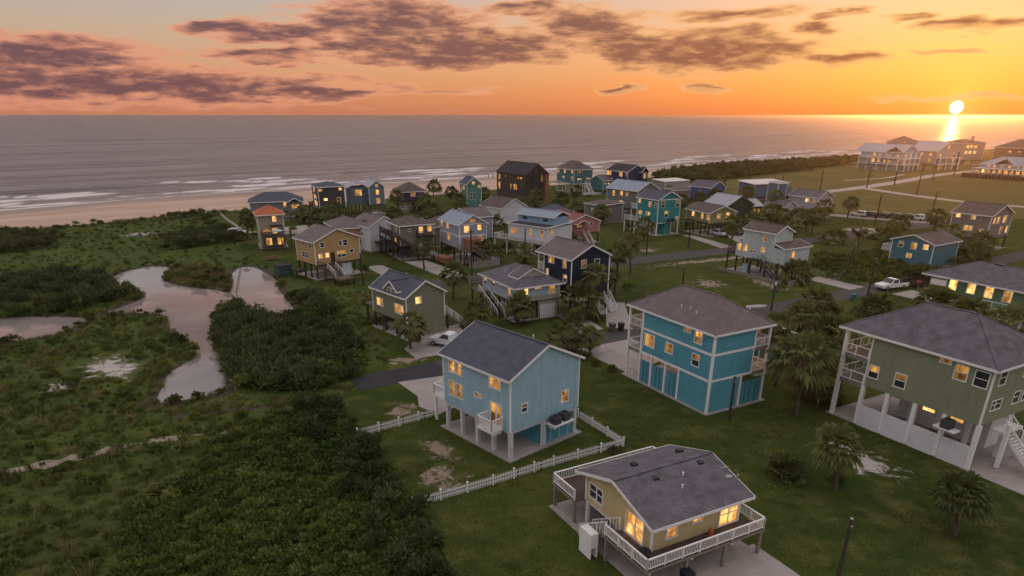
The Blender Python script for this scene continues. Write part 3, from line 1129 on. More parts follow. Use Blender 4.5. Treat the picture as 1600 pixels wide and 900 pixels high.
a = spots(SHRUB_A, 1.5, (POND_S,))
scatter('dark_shrubs', a, csc(len(a), 0.6, 1.7), PROT['ld'] + PROT['lg'][:1], 'thicket of tall dark shrubs on the bank between pond and lawns', weights=[.17, .17, .16, .5])
a = spots(HEDGE, 2.2)
scatter('boundary_bushes', a, csc(len(a), 0.6, 1.3), PROT['ld'][:2] + PROT['lv'], 'dense dark bushes along the edge of the fenced lawns', weights=[.1, .1, .27, .27, .26])
a = spots(LOW, 2.6)
scatter('vine_cover', a, csc(len(a), 0.6, 1.35), PROT['lv'] + PROT['lg'][:1], 'low leafy vines and brush covering the open ground', weights=[.3, .3, .3, .1])
a = spots(MID, 0.95, [POND_S, POND2_S] + SP)
ds = nrg.uniform(0, 1, len(a))
scatter('marsh_scrub', a, np.where(nrg.uniform(0, 1, len(a)) < 0.12, csc(len(a), 0.7, 1.2), csc(len(a), 0.25, 0.65)), PROT['lg'] + PROT['gr'] + PROT['lv'][:1] + PROT['dr'][:1], 'mixed green scrub and grass on the marsh beside the ponds', weights=[.13, .13, .1, .27, .26, .08, .03])
a = spots(MARSH_AREA, 0.55, [POND_S, POND2_S] + SP)
a = a[(a[:, 1] < 110) & (a[:, 0] > -110)]
scatter('marsh_grass', a, csc(len(a), 0.5, 1.3), PROT['gr'] + PROT['dr'], 'rough marsh grass in tufts', weights=[.45, .45, .05, .05])
a = spots(ISLE, 1.3, (POND_S,))
scatter('island_grass', a, csc(len(a), 0.7, 1.5), PROT['dr'] + PROT['lg'][:1], 'tan grass on the spit between the two arms of the pond', weights=[.42, .4, .18])
a = spots(UP, 0.7, (POND_S, POND2_S))
cl = np.sin(a[:, 0] * 0.16 + 1.0) + np.sin(a[:, 1] * 0.13) + np.sin((a[:, 0] + a[:, 1]) * 0.07) + 0.7 * np.sin(a[:, 0] * 0.41 - a[:, 1] * 0.33)
keep = (cl > 0.95) | (nrg.uniform(0, 1, len(a)) < 0.42)
a, cl = a[keep], cl[keep]
hi_ = cl > 0.95
scatter('coastal_scrub', a[hi_], csc(hi_.sum(), 0.7, 1.7), PROT['ld'] + PROT['lg'][:2], 'dark scrub thickets behind the beach at the far side of the ponds', weights=[.22, .22, .2, .18, .18])
scatter('coastal_grass', a[~hi_], csc((~hi_).sum(), 0.35, 0.95), PROT['gr'] + PROT['lg'][2:] + PROT['lv'][:1], 'low green grass and herbs between the scrub thickets', weights=[.35, .35, .18, .12])
DUNE_L = [tuple(p) for p in ((-176, 132), (-131, 172), (-108, 192), (-88, 213), (-60, 233), (-63, 224), (-86, 203), (-108, 184), (-131, 163), (-170, 124))]
a = spots(DUNE_L, 0.55)
scatter('dune_grass', a, csc(len(a), 0.5, 1.5), PROT['gr'] + PROT['dr'] + PROT['lg'][:1], 'dune grass along the landward edge of the beach', weights=[.3, .3, .14, .14, .12])
BELT = [(66, 334), (82, 363), (113, 405), (165, 438), (240, 489), (225, 462), (194, 420), (150, 375), (120, 346), (92, 322), (72, 310)]
a = spots(BELT, 0.6)
scatter('dune_shrubs', a, csc(len(a), 0.9, 2.3), PROT['lg'] + PROT['ld'][:1] + PROT['dr'][:1], 'belt of rounded shrubs on the dunes between field and beach', weights=[.27, .27, .22, .16, .08])
WEED = [(58, 121), (63, 116), (73, 119), (82, 128), (88, 139), (80, 146), (66, 142), (58, 134)]
a = spots(WEED, 0.9)
scatter('lot_weeds', a, csc(len(a), 0.4, 1.3), PROT['lg'] + PROT['gr'] + PROT['lv'][:1], 'tall weeds on the empty lot beside the street', weights=[.2, .15, .1, .2, .2, .15])
# the pond margins: reeds right at the water's edge
ed = np.array(POND_S + POND2_S)
a = np.repeat(ed, 3, 0) + nrg.normal(0, 0.6, (len(ed) * 3, 2))
a = a[~inside(a, POND_S) & ~inside(a, POND2_S)]
scatter('pond_reeds', a, csc(len(a), 0.5, 1.3), PROT['gr'] + PROT['lg'][:2], 'reeds and low plants along the water edge', weights=[.35, .35, .15, .15])
# lawn tufts in the foreground
GRASS_T = [blade_tuft('lawn_tuft', 26, 0.5, 0.14, 0.03, GB, 0.9, seed=s) for s in (21, 22)]
HOUSEPADS = [[(7, 30), (16.5, 35), (12, 43.5), (2.5, 38.5)], [(-1.5, 50), (6.5, 57), (-0.5, 65), (-8.5, 57)], [(37.6, 48.8), (46, 54), (40, 66), (31, 60)]]
LAWN_N = [(-4, 32), (-9, 44), (-16, 58), (-8, 66), (8, 76), (20, 60), (34, 66), (34, 50), (44, 38), (36, 26), (0, 24)]
HOUSEPADS += [[(8.2, 80.2), (15.6, 84.4), (18.6, 76.6), (13.4, 71.4)], [(5, 30.7), (16.6, 38.9), (21.4, 31.2), (12.8, 26.0)], [(37.0, 49.3), (46.5, 55.3), (60, 40), (46, 32.5)], [(-7.2, 71.4), (-13.2, 68.8), (-10.4, 64.8), (-9.8, 62.0), (-7.2, 59.6), (-2.6, 65.0)], [(18.4, 60.2), (24.6, 63.4), (19, 75), (11.5, 71.5)], [(27.0, 56), (31.4, 55.5), (33.2, 46.0), (27, 46.2)], [(1, 45), (7.2, 30), (18, 36.0), (13.8, 48), (3, 45)]]
a = spots(LAWN_N, 1.6, HOUSEPADS)
scatter('lawn_grass', a, csc(len(a), 0.6, 1.4), GRASS_T, 'short uneven grass of the near lawns')
FIELD = [(90, 232), (70, 300), (120, 340), (190, 395), (205, 350), (150, 300), (120, 275)]

# ------------------------------------------------------------------ houses
ROOFS = {
    'slate': mat('roof_slate_grey', (0.120, 0.112, 0.125), rough=0.9, var=0.32, vscale=1.2, bump=0.5, courses=0.085, spec=0.15, stain=0.35),
    'blue': mat('roof_blue_grey', (0.085, 0.090, 0.115), rough=0.9, var=0.2, vscale=1.2, bump=0.5, courses=0.085, spec=0.15, stain=0.35),
    'dark': mat('roof_charcoal', (0.045, 0.044, 0.052), rough=0.9, var=0.32, vscale=1.2, bump=0.5, courses=0.085, spec=0.15, stain=0.35),
    'brown': mat('roof_brown_grey', (0.115, 0.090, 0.085), rough=0.9, var=0.32, vscale=1.2, bump=0.5, courses=0.085, spec=0.15, stain=0.35),
    'mauve': mat('roof_mauve_grey', (0.160, 0.130, 0.130), rough=0.9, var=0.2, vscale=1.2, bump=0.5, courses=0.085, spec=0.15, stain=0.35),
    'tile': mat('roof_orange_tile', (0.40, 0.120, 0.055), rough=0.8, var=0.2, vscale=2, bump=0.6, courses=0.16),
    'red': mat('roof_dull_red', (0.22, 0.085, 0.080), rough=0.85, var=0.2, vscale=1.2, bump=0.4, courses=0.085),
    'metal': mat('roof_pale_metal', (0.30, 0.31, 0.34), rough=0.45, var=0.1, vscale=1.2, vert=0.45, metal=0.3),
    'bmetal': mat('roof_blue_metal', (0.22, 0.26, 0.33), rough=0.45, var=0.1, vscale=1.2, vert=0.45, metal=0.3),
    'white': mat('roof_white', (0.62, 0.57, 0.55), rough=0.6, var=0.08, vscale=1.0),
}


def paint(name, c, vert=0.0, courses=0.0):
    return mat('paint_' + name, c, rough=0.7, var=0.07, vscale=0.7, bump=0.12, bscale=9, vert=vert, courses=courses, stain=0.20, streak=0.42)


def fpt(face, s, z, d, Lu, Lv):
    if face == 'L':
        return (-d, s, z)
    if face == 'R':
        return (s, -d, z)
    if face == 'E':
        return (Lu + d, s, z)
    return (s, Lv + d, z)


class House:
    def __init__(self, name, label, p, a, Lu, Lv, z0, z1, roof, wall, roofm, trim=WHITE, L=(), R=(), E=None, F=None,
                 posts=True, postm=None, postw=0.22, slab=True, corners=True, cat='house', group=None, nx=2, ny=3, base=0.0):
        self.root = thing(name, label, cat, (p[0], p[1], base), RAD(a), group)
        self.Lu, self.Lv, self.z0, self.z1 = Lu, Lv, z0, z1
        self.trim, self.wallm, self.roofm = trim, wall, roofm
        if E is None:
            E = [(Lu * 0 + Lv * 0.3, z0 + (z1 - z0) * 0.5, 0.9, 1.1, 'l'), (Lv * 0.7, z0 + (z1 - z0) * 0.5, 0.9, 1.1, 'd')] if z1 - z0 > 2 else []
        if F is None:
            F = [(Lu * 0.5, z0 + (z1 - z0) * 0.5, 1.0, 1.1, 'd')] if z1 - z0 > 2 else []
        faces = {'L': list(L), 'R': list(R), 'E': list(E), 'F': list(F)}
        wb = MB()
        for f, ws in faces.items():
            ln = Lv if f in 'LE' else Lu
            holes = []
            for (c, z, w, h, st) in ws:
                r = (c - w / 2, c + w / 2, z - h / 2, z + h / 2)
                if r[0] > 0.08 and r[1] < ln - 0.08 and r[2] > z0 + 0.05 and r[3] < z1 - 0.02 and st not in 'ro' and all(r[1] < q[0] or r[0] > q[1] or r[3] < q[2] or r[2] > q[3] for q in holes):
                    holes.append(r)
            self.panel(wb, f, 0, ln, z0, z1, holes)
            for (c, z, w, h, st) in ws:
                r = (c - w / 2, c + w / 2, z - h / 2, z + h / 2)
                self.window(f, c, z, w, h, st, r in holes)
        # floor underside and gable ends
        wb.quadpts((0, 0, z0), (0, Lv, z0), (Lu, Lv, z0), (Lu, 0, z0))
        kind = roof[0]
        if kind == 'gable':
            ax, rise = roof[1], roof[2]
            if ax == 'v':
                for y in (0, Lv):
                    wb.quadpts((0, y, z1), (Lu, y, z1), (Lu / 2, y, z1 + rise))
            else:
                for x in (0, Lu):
                    wb.quadpts((x, 0, z1), (x, Lv, z1), (x, Lv / 2, z1 + rise))
        wb.build('wall', wall, self.root)
        self.roof(roof)
        if corners:
            cw = 0.11
            for (x, y) in ((0, 0), (Lu, 0), (0, Lv)):
                MB().box(x - 0.025 if x == 0 else x - cw, y - 0.025 if y == 0 else y - cw, z0, x + cw if x == 0 else x + 0.025, y + cw if y == 0 else y + 0.025, z1 - 0.02).build('corner_board', trim, self.root)
        if posts and z0 > 1:
            pm = postm or DWOOD
            bm = MB().box(-postw / 2, -postw / 2, 0, postw / 2, postw / 2, z0)
            me = bm.mesh('post', pm)
            for i in range(nx + 1):
                for j in range(ny + 1):
                    x = postw * 0.7 + (Lu - postw * 1.4) * i / nx
                    y = postw * 0.7 + (Lv - postw * 1.4) * j / ny
                    put('post', me, self.root, (x, y, 0))
            sk = MB()
            for y in (0.15, Lv - 0.15):
                sk.beam((0.1, y, z0 - 0.13), (Lu - 0.1, y, z0 - 0.13), 0.1, 0.24)
            for x in (0.15, Lu - 0.15):
                sk.beam((x, 0.3, z0 - 0.13), (x, Lv - 0.3, z0 - 0.13), 0.1, 0.24)
            sk.build('floor_beams', pm, self.root)
        if slab:
            MB().box(-0.35, -0.35, 0.0, Lu + 0.35, Lv + 0.35, 0.09).build('slab', CONC, self.root)

    def panel(self, b, f, s0, s1, z0, z1, holes):
        ss = sorted({s0, s1, *[q for h in holes for q in h[:2]]})
        zs = sorted({z0, z1, *[q for h in holes for q in h[2:]]})
        P = lambda s, z, d: fpt(f, s, z, d, self.Lu, self.Lv)
        for a, c in zip(ss, ss[1:]):
            for e, g in zip(zs, zs[1:]):
                m, n = (a + c) / 2, (e + g) / 2
                if any(h[0] < m < h[1] and h[2] < n < h[3] for h in holes):
                    continue
                b.quadpts(P(a, e, 0), P(c, e, 0), P(c, g, 0), P(a, g, 0))
        for h in holes:
            for (a, e), (c, g) in (((h[0], h[2]), (h[1], h[2])), ((h[1], h[2]), (h[1], h[3])), ((h[1], h[3]), (h[0], h[3])), ((h[0], h[3]), (h[0], h[2]))):
                b.quadpts(P(a, e, 0), P(c, g, 0), P(c, g, -0.14), P(a, e, -0.14))

    def fbox(self, b, f, s0, s1, z0, z1, d0, d1):
        p, q = fpt(f, s0, z0, d0, self.Lu, self.Lv), fpt(f, s1, z1, d1, self.Lu, self.Lv)
        b.box(*p, *q)

    def window(self, f, c, z, w, h, st, hole, name='window', fw=0.085):
        b = MB()
        P = lambda s, zz, d: fpt(f, s, zz, d, self.Lu, self.Lv)
        dp = -0.08 if hole else 0.012
        lit = {'l': LIT, 'd': GLASS, 'h': DIM, 's': LITS, 'r': LIT, 'o': GLASS}[st]
        if st in 'ro':
            n = 14
            ring = [(math.cos(2 * math.pi * k / n), math.sin(2 * math.pi * k / n)) for k in range(n)]
            for k in range(n):
                (a0, b0), (a1, b1) = ring[k], ring[(k + 1) % n]
                r0, r1 = w / 2, w / 2 + 0.10
                b.quadpts(P(c + a0 * r0, z + b0 * r0, 0.04), P(c + a1 * r0, z + b1 * r0, 0.04), P(c + a1 * r1, z + b1 * r1, 0.04), P(c + a0 * r1, z + b0 * r1, 0.04))
                b.quadpts(P(c + a0 * r1, z + b0 * r1, 0.0), P(c + a1 * r1, z + b1 * r1, 0.0), P(c + a1 * r1, z + b1 * r1, 0.04), P(c + a0 * r1, z + b0 * r1, 0.04))
            b_ = b.build(name, self.trim, self.root)
            MB().quadpts(*[P(c + x * w / 2, z + y * w / 2, 0.02) for x, y in ring]).build('pane', lit, b_)
            return b_
        o = 0.0
        self.fbox(b, f, c - w / 2 - fw, c + w / 2 + fw, z + h / 2, z + h / 2 + fw, 0.003, 0.035)
        self.fbox(b, f, c - w / 2 - fw - 0.02, c + w / 2 + fw + 0.02, z - h / 2 - fw, z - h / 2, 0.003, 0.05)
        self.fbox(b, f, c - w / 2 - fw, c - w / 2, z - h / 2, z + h / 2, 0.003, 0.035)
        self.fbox(b, f, c + w / 2, c + w / 2 + fw, z - h / 2, z + h / 2, 0.003, 0.035)
        nw = 2 if w > 1.15 and h < w * 1.6 else 1
        if w > 2.0:
            nw = 3
        mw = 0.045
        for k in range(1, nw):
            s = c - w / 2 + w * k / nw
            self.fbox(b, f, s - mw, s + mw, z - h / 2, z + h / 2, dp + 0.004, dp + 0.045)
        if h > 0.6 and not (nw == 2 and h > 1.6):
            self.fbox(b, f, c - w / 2, c + w / 2, z - 0.03, z + 0.03, dp + 0.003, dp + 0.04)
        fr = b.build(name, self.trim, self.root)
        if st == 'h' and h > 0.6:
            MB().quadpts(P(c - w / 2, z, dp), P(c + w / 2, z, dp), P(c + w / 2, z + h / 2, dp), P(c - w / 2, z + h / 2, dp)).build('pane', LIT if rnd.random() < 0.5 else DIM, fr)
            MB().quadpts(P(c - w / 2, z - h / 2, dp), P(c + w / 2, z - h / 2, dp), P(c + w / 2, z, dp), P(c - w / 2, z, dp)).build('pane', DIM if rnd.random() < 0.3 else GLASS, fr)
        else:
            for k in range(nw):
                s0, s1 = c - w / 2 + w * k / nw, c - w / 2 + w * (k + 1) / nw
                MB().quadpts(P(s0, z - h / 2, dp), P(s1, z - h / 2, dp), P(s1, z + h / 2, dp), P(s0, z + h / 2, dp)).build('pane', lit, fr)
        return fr

    def roof(self, roof):
        kind, ax, rise = roof[0], roof[1], roof[2]
        ov = roof[3] if len(roof) > 3 else 0.4
        og = roof[4] if len(roof) > 4 else 0.3
        ext = roof[5] if len(roof) > 5 else (0, 0, 0, 0)      # x-, x+, y-, y+ extension past the walls (porches under the roof)
        self.make_roof(kind, ax, rise, ov, og, -ext[0], -ext[2], self.Lu + ext[1], self.Lv + ext[3], self.z1, self.roofm)

    def make_roof(self, kind, ax, rise, ov, og, x0, y0, x1, y1, z1, m_, th=0.16, name='roof'):
        b, tr = MB(), MB()
        dn = (0, 0, -th)
        z1 = z1 + th + 0.01

        def edge(p, q):
            p, q = Vector(p), Vector(q)
            dd = (q - p)
            dd.z = 0
            out = Vector((dd.y, -dd.x, 0)).normalized()
            mid = (p + q) / 2 - Vector(((x0 + x1) / 2, (y0 + y1) / 2, 0))
            if out.dot(mid) < 0:
                out = -out
            off = out * 0.02 + Vector((0, 0, -th / 2 + 0.006))
            tr.beam(p + off, q + off, 0.03, th + 0.05)
        if kind == 'gable':
            if ax == 'v':
                xm = (x0 + x1) / 2
                sl = rise / (xm - x0)
                A, B = (x0 - ov, y0 - og, z1 - ov * sl), (x0 - ov, y1 + og, z1 - ov * sl)
                C, D = (xm, y1 + og, z1 + rise), (xm, y0 - og, z1 + rise)
                E, F_ = (x1 + ov, y0 - og, z1 - ov * sl), (x1 + ov, y1 + og, z1 - ov * sl)
            else:
                ym = (y0 + y1) / 2
                sl = rise / (ym - y0)
                A, B = (x1 + og, y0 - ov, z1 - ov * sl), (x0 - og, y0 - ov, z1 - ov * sl)
                C, D = (x0 - og, ym, z1 + rise), (x1 + og, ym, z1 + rise)
                E, F_ = (x1 + og, y1 + ov, z1 - ov * sl), (x0 - og, y1 + ov, z1 - ov * sl)
            b.prism([A, D, C, B], dn)
            b.prism([D, E, F_, C], dn)
            for p, q in ((A, B), (E, F_), (A, D), (D, E), (B, C), (C, F_)):
                edge(p, q)
            tr2 = MB().beam(Vector(D) + Vector((0, 0, 0.02)), Vector(C) + Vector((0, 0, 0.02)), 0.28, 0.05)
        elif kind == 'hip':
            xm, ym = (x0 + x1) / 2, (y0 + y1) / 2
            half = (x1 - x0) / 2 if ax == 'v' else (y1 - y0) / 2
            sl = rise / half
            z_ = z1 - ov * sl
            a, b2, c, d = (x0 - ov, y0 - ov, z_), (x1 + ov, y0 - ov, z_), (x1 + ov, y1 + ov, z_), (x0 - ov, y1 + ov, z_)
            if ax == 'v':
                in0 = min(half, (y1 - y0) / 2 - 0.01)
                r0, r1 = (xm, y0 + in0, z1 + rise), (xm, y1 - in0, z1 + rise)
                pol = [[a, b2, r0], [b2, c, r1, r0], [c, d, r1], [d, a, r0, r1]]
            else:
                in0 = min(half, (x1 - x0) / 2 - 0.01)
                r0, r1 = (x0 + in0, ym, z1 + rise), (x1 - in0, ym, z1 + rise)
                pol = [[a, b2, r1, r0], [b2, c, r1], [c, d, r0, r1], [d, a, r0]]
            for p in pol:
                b.quadpts(*p)
            b.quadpts(*[(q[0], q[1], q[2] - th) for q in (d, c, b2, a)])
            for p, q in ((a, b2), (b2, c), (c, d), (d, a)):
                b.quadpts((p[0], p[1], p[2] - th), (q[0], q[1], q[2] - th), q, p)
                edge(p, q)
            tr2 = MB()
            for p, q in ((a, r0), (b2, r0 if ax == 'v' else r1), (c, r1), (d, r1 if ax == 'v' else r0), (r0, r1)):
                tr2.beam(Vector(p) + Vector((0, 0, 0.012)), Vector(q) + Vector((0, 0, 0.012)), 0.22, 0.04)
        elif kind == 'shed':
            hi, lo = z1 + rise, z1
            if ax == 'u':      # falls towards -y
                pol = [(x0 - og, y0 - ov, lo), (x1 + og, y0 - ov, lo), (x1 + og, y1 + ov, hi), (x0 - og, y1 + ov, hi)]
            else:              # falls towards -x
                pol = [(x0 - ov, y0 - og, lo), (x1 + ov, y0 - og, hi), (x1 + ov, y1 + og, hi), (x0 - ov, y1 + og, lo)]
            b.prism(pol, dn)
            for k in range(4):
                edge(pol[k], pol[(k + 1) % 4])
            tr2 = None
        r = b.build(name, m_, self.root)
        tr.build('fascia', self.trim, r)
        if tr2 is not None:
            tr2.build('ridge_cap', m_, r)
        return r

    # ---------- additions
    def part(self, name, m_, *boxes, parent=None):
        b = MB()
        for q in boxes:
            b.box(*q)
        return b.build(name, m_, parent or self.root)

    def railing(self, pts, z, m_, h=1.0, gap=0.14, posts=1.7, sep=False, name='railing', bw=0.035):
        b = MB()
        bal = []
        for p, q in zip(pts, pts[1:]):
            p, q = Vector((*p, z)), Vector((*q, z))
            ln = (q - p).length
            up = Vector((0, 0, 1))
            b.beam(p + up * h, q + up * h, 0.11, 0.07)
            b.beam(p + up * 0.12, q + up * 0.12, 0.05, 0.07)
            n = max(1, round(ln / posts))
            for k in range(n + 1):
                c = p + (q - p) * (k / n)
                b.beam(c, c + up * (h + 0.04), 0.09, 0.09, (1, 0, 0))
            n = int(ln / gap)
            for k in range(1, n):
                bal.append(p + (q - p) * (k / n))
        if not sep:
            for c in bal:
                b.beam(c + Vector((0, 0, 0.14)), c + Vector((0, 0, h - 0.03)), bw, bw, (1, 0, 0))
        o = b.build(name, m_, self.root)
        if sep:
            me = MB().beam((0, 0, 0.14), (0, 0, h - 0.03), bw, bw, (1, 0, 0)).mesh('baluster', m_)
            for c in bal:
                put('baluster', me, o, tuple(c))
        return o

    def deck(self, x0, y0, x1, y1, z, m_, postm, posts=(), th=0.22, name='deck', boards=False):
        o = self.part(name, postm if boards else m_, (x0, y0, z - th, x1, y1, z - (0.04 if boards else 0)))
        if boards:
            w = 0.19
            lx = abs(x1 - x0)
            n = int(lx / w)
            me = MB().box(0.006, min(y0, y1), z - 0.038, w - 0.006, max(y0, y1), z).mesh('plank', m_)
            for k in range(n):
                put('plank', me, o, (min(x0, x1) + k * w, 0, rnd.uniform(-0.004, 0.004)))
        if posts:
            me = MB().box(-0.1, -0.1, 0, 0.1, 0.1, z - th).mesh('deck_post', postm)
            for p in posts:
                put('deck_post', me, self.root, (*p, 0))
        return o

    def stairs(self, top, bot, w, m_, railm=None, name='stairs'):
        """a straight flight between two points (x, y, z) with treads, stringers and handrails"""
        p, q = Vector(top), Vector(bot)
        run = Vector((q.x - p.x, q.y - p.y, 0))
        d = run.normalized()
        s = Vector((-d.y, d.x, 0)) * (w / 2)
        b = MB()
        for k in (-1, 1):
            b.beam(p + s * k - Vector((0, 0, .1)), q + s * k - Vector((0, 0, .0)), 0.06, 0.26)
        n = max(3, int((p.z - q.z) / 0.19))
        for k in range(n):
            c = p + (q - p) * ((k + 0.5) / n)
            b.beam(c - s, c + s, run.length / n * 0.95, 0.045)
        o = b.build(name, m_, self.root)
        r = MB()
        for k in (-1, 1):
            r.beam(p + s * k + Vector((0, 0, 0.95)), q + s * k + Vector((0, 0, 0.95)), 0.07, 0.07)
            for j in range(4):
                c = p + (q - p) * (j / 3)
                r.beam(c + s * k, c + s * k + Vector((0, 0, 0.95)), 0.07, 0.07, (1, 0, 0))
            m2 = max(6, n)
            for j in range(m2):
                c = p + (q - p) * (j / m2)
                r.beam(c + s * k, c + s * k + Vector((0, 0, 0.93)), 0.03, 0.03, (1, 0, 0))
        r.build('handrail', railm or m_, o)
        return o

    def door(self, f, c, z0, w, h, m_, name='door'):
        b = MB()
        self.fbox(b, f, c - w / 2, c + w / 2, z0, z0 + h, 0.004, 0.05)
        o = b.build(name, m_, self.root)
        fr = MB()
        for s0, s1, a, e in ((c - w / 2 - .1, c - w / 2, z0, z0 + h + .1), (c + w / 2, c + w / 2 + .1, z0, z0 + h + .1), (c - w / 2, c + w / 2, z0 + h, z0 + h + .1)):
            self.fbox(fr, f, s0, s1, a, e, 0.004, 0.07)
        fr.build('door_frame', self.trim, o)
        return o

    def ac_unit(self, x, y, z, s=0.75):
        b = MB().box(x, y, z, x + s, y + s, z + s * 0.95)
        o = b.build('air_conditioner', mat('ac_grey', (0.09, 0.09, 0.095), rough=0.5, var=0.2), self.root)
        g = MB()
        for k in range(5):
            zz = z + 0.12 + k * 0.13
            g.box(x - 0.012, y - 0.012, zz, x + s + 0.012, y + s + 0.012, zz + 0.03)
        g.build('grille', BLACK, o)
        MB().lathe([(s * 0.4, 0), (s * 0.4, 0.05), (s * 0.1, 0.07)], 12, (x + s / 2, y + s / 2, z + s * 0.95)).build('fan_guard', BLACK, o)

    def vents(self, pts):
        me = MB().lathe([(0.05, -0.1), (0.05, 0.28), (0.07, 0.3)], 8).mesh('vent_pipe', WHITE)
        for p in pts:
            put('vent_pipe', me, self.root, p)


def W(ws, hf=1.25, wf=1.0):
    return [(c, z, w * wf, h * hf, s) for c, z, w, h, s in ws]


# --- cream house with the wrap-round deck, nearest the camera
C_CREAM = paint('cream', (0.56, 0.45, 0.24), courses=0.22)
DARKTRIM = mat('bronze_trim', (0.30, 0.30, 0.31), rough=0.5, var=0.1)
h = House('beach_house', 'cream single-storey house with wraparound white railed deck in the foreground', (8.66, 34.71), 28, 7.4, 7.3, 1.95, 4.1,
          ('gable', 'u', 1.15, 0.62, 0.55), C_CREAM, ROOFS['slate'],
          L=[(6.05, 3.0, 1.5, 1.05, 'd'), (1.72, 2.85, 1.75, 1.6, 's')], R=[(1.6, 2.95, 0.8, 0.75, 'l'), (3.7, 3.3, 0.75, 0.35, 'l'), (6.45, 2.9, 1.6, 1.5, 's')],
          posts=True, postm=WHITE, nx=2, ny=2)
DECKB = mat('deck_boards', (0.085, 0.060, 0.048), rough=0.8, var=0.4, vscale=3, bump=0.3)
h.deck(-1.5, -1.5, 8.3, -0.02, 2.0, DECKB, GWOOD, [(-1.35, -1.35), (1.8, -1.35), (5.0, -1.35), (8.15, -1.35)], boards=True)
h.deck(-1.5, 0.0, -0.02, 2.9, 2.0, DECKB, GWOOD, [(-1.35, 2.75)], boards=True)
h.deck(-0.9, 7.33, 8.4, 10.3, 2.0, DECKB, GWOOD, [(-0.75, 10.15), (-0.75, 7.5), (2.3, 10.15), (5.3, 10.15), (8.25, 10.15)], boards=True)
h.railing([(-1.45, 2.85), (-1.45, -1.45), (8.25, -1.45), (8.25, 0.9)], 2.0, WHITE, h=0.8, gap=0.13, posts=1.35, sep=True)
h.railing([(-0.85, 7.4), (-0.85, 10.25), (8.35, 10.25), (8.35, 7.4)], 2.0, WHITE, h=0.8, gap=0.16, posts=2.2, sep=True)
h.stairs((-0.8, 2.9, 2.0), (-0.8, 5.9, 0.1), 1.1, GWOOD, WHITE)
h.part('ground_room', C_CREAM, (2.6, 1.2, 0.09, 7.0, 6.6, 1.93))
h.part('slab_apron', CONC, (-1.2, -1.2, 0.0, 8.2, 10.3, 0.06))
for x, y in ((2.4, 5.2), (6.6, 5.4), (2.2, 2.7), (6.2, 2.9)):
    zz = 4.28 + 1.15 * (1 - abs(y - 3.65) / 3.65)
    h.part('roof_vent', BLACK, (x, y, zz - 0.06, x + 0.42, y + 0.42, zz + 0.12))
h.vents([(3.6, 1.6, 4.75), (4.4, 2.5, 5.0)])
b = MB().tube((7.2, 0.4, 4.1), (7.2, 0.4, 5.3), 0.03, 0.03, 6).lathe([(0.02, 0), (0.09, 0.06), (0.06, 0.16)], 8, (7.2, 0.4, 5.3))
b.build('antenna_mast', METAL, h.root)
b = MB().tube((7.6, 2.0, 4.6), (7.6, 2.0, 5.1), 0.02, 0.02, 6).box(7.3, 1.97, 5.02, 8.0, 2.03, 5.08).lathe([(0.25, 0), (0.3, 0.08), (0.05, 0.12)], 10, (7.5, 1.5, 4.65))
b.build('weather_vane', METAL, h.root)
h.part('storage_cabinet', WHITE, (-2.3, 3.2, 0.9, -1.7, 4.5, 2.0), (-2.3, 3.2, 0.1, -2.2, 4.5, 0.9), (-1.8, 3.2, 0.1, -1.7, 4.5, 0.9))
CREAM = h

# --- blue house on stilts, white posts
C_BLUE = paint('light_blue', (0.30, 0.465, 0.53), vert=0.6)
h = House('beach_house', 'light blue two-storey stilt house with slate roof and white trim behind the picket fence', (-0.14, 50.53), 42, 8.3, 9.2, 2.6, 7.35,
          ('gable', 'v', 2.0, 0.35, 0.25), C_BLUE, ROOFS['blue'],
          L=[(7.85, 6.55, 0.8, 1.3, 'l'), (6.84, 6.55, 0.72, 1.3, 'l'), (7.9, 4.3, 0.78, 1.35, 'l'), (6.85, 4.3, 0.76, 1.3, 'l'), (1.95, 6.6, 1.4, 1.05, 'l'), (4.2, 4.75, 0.95, 0.32, 'h'), (1.85, 3.75, 1.35, 1.9, 'h')],
          R=[(1.6, 4.44, 0.6, 0.75, 'h'), (6.5, 4.15, 0.85, 1.05, 'l')], postm=mat('pale_post', (0.52, 0.54, 0.56), rough=0.7), postw=0.34, nx=2, ny=4)
h.deck(-1.3, 0.9, -0.02, 2.9, 2.75, WHITE, WHITE)
h.railing([(-0.05, 0.95), (-1.25, 0.95), (-1.25, 2.85), (-0.05, 2.85)], 2.75, WHITE, h=0.95, gap=0.15, posts=1.2)
h.part('balcony_brackets', WHITE, (-0.9, 1.1, 2.2, -0.02, 1.2, 2.53), (-0.9, 2.6, 2.2, -0.02, 2.7, 2.53))
h.deck(0.2, 9.22, 8.1, 11.2, 2.75, WHITE, WHITE, [(0.35, 11.05), (4.2, 11.05), (7.9, 11.05)])
h.railing([(0.25, 9.25), (0.25, 11.15), (8.05, 11.15), (8.05, 9.25)], 2.75, WHITE, gap=0.16)
C_TEAL2 = paint('panel_teal', (0.075, 0.27, 0.34), vert=0.9)
h.part('storage_room', C_TEAL2, (3.9, 0.25, 0.09, 8.1, 4.0, 2.58))
for x in (3.82, 5.0, 6.1, 7.2, 8.05):
    h.part('panel_batten', WHITE if x in (3.82, 8.05) else C_BLUE, (x, 0.20, 0.09, x + 0.12, 0.247, 2.58))
h.part('condenser_shelf', WHITE, (4.2, -1.15, 2.12, 6.6, -0.03, 2.26), (4.5, -0.9, 1.75, 4.6, -0.03, 2.12), (6.2, -0.9, 1.75, 6.3, -0.03, 2.12))
h.ac_unit(4.35, -1.05, 2.262)
h.ac_unit(5.55, -1.0, 2.262)
h.part('meter_box', BLACK, (8.08, 0.2, 1.4, 8.16, 0.24, 1.9))
h.vents([(5.6, 3.2, 9.0)])

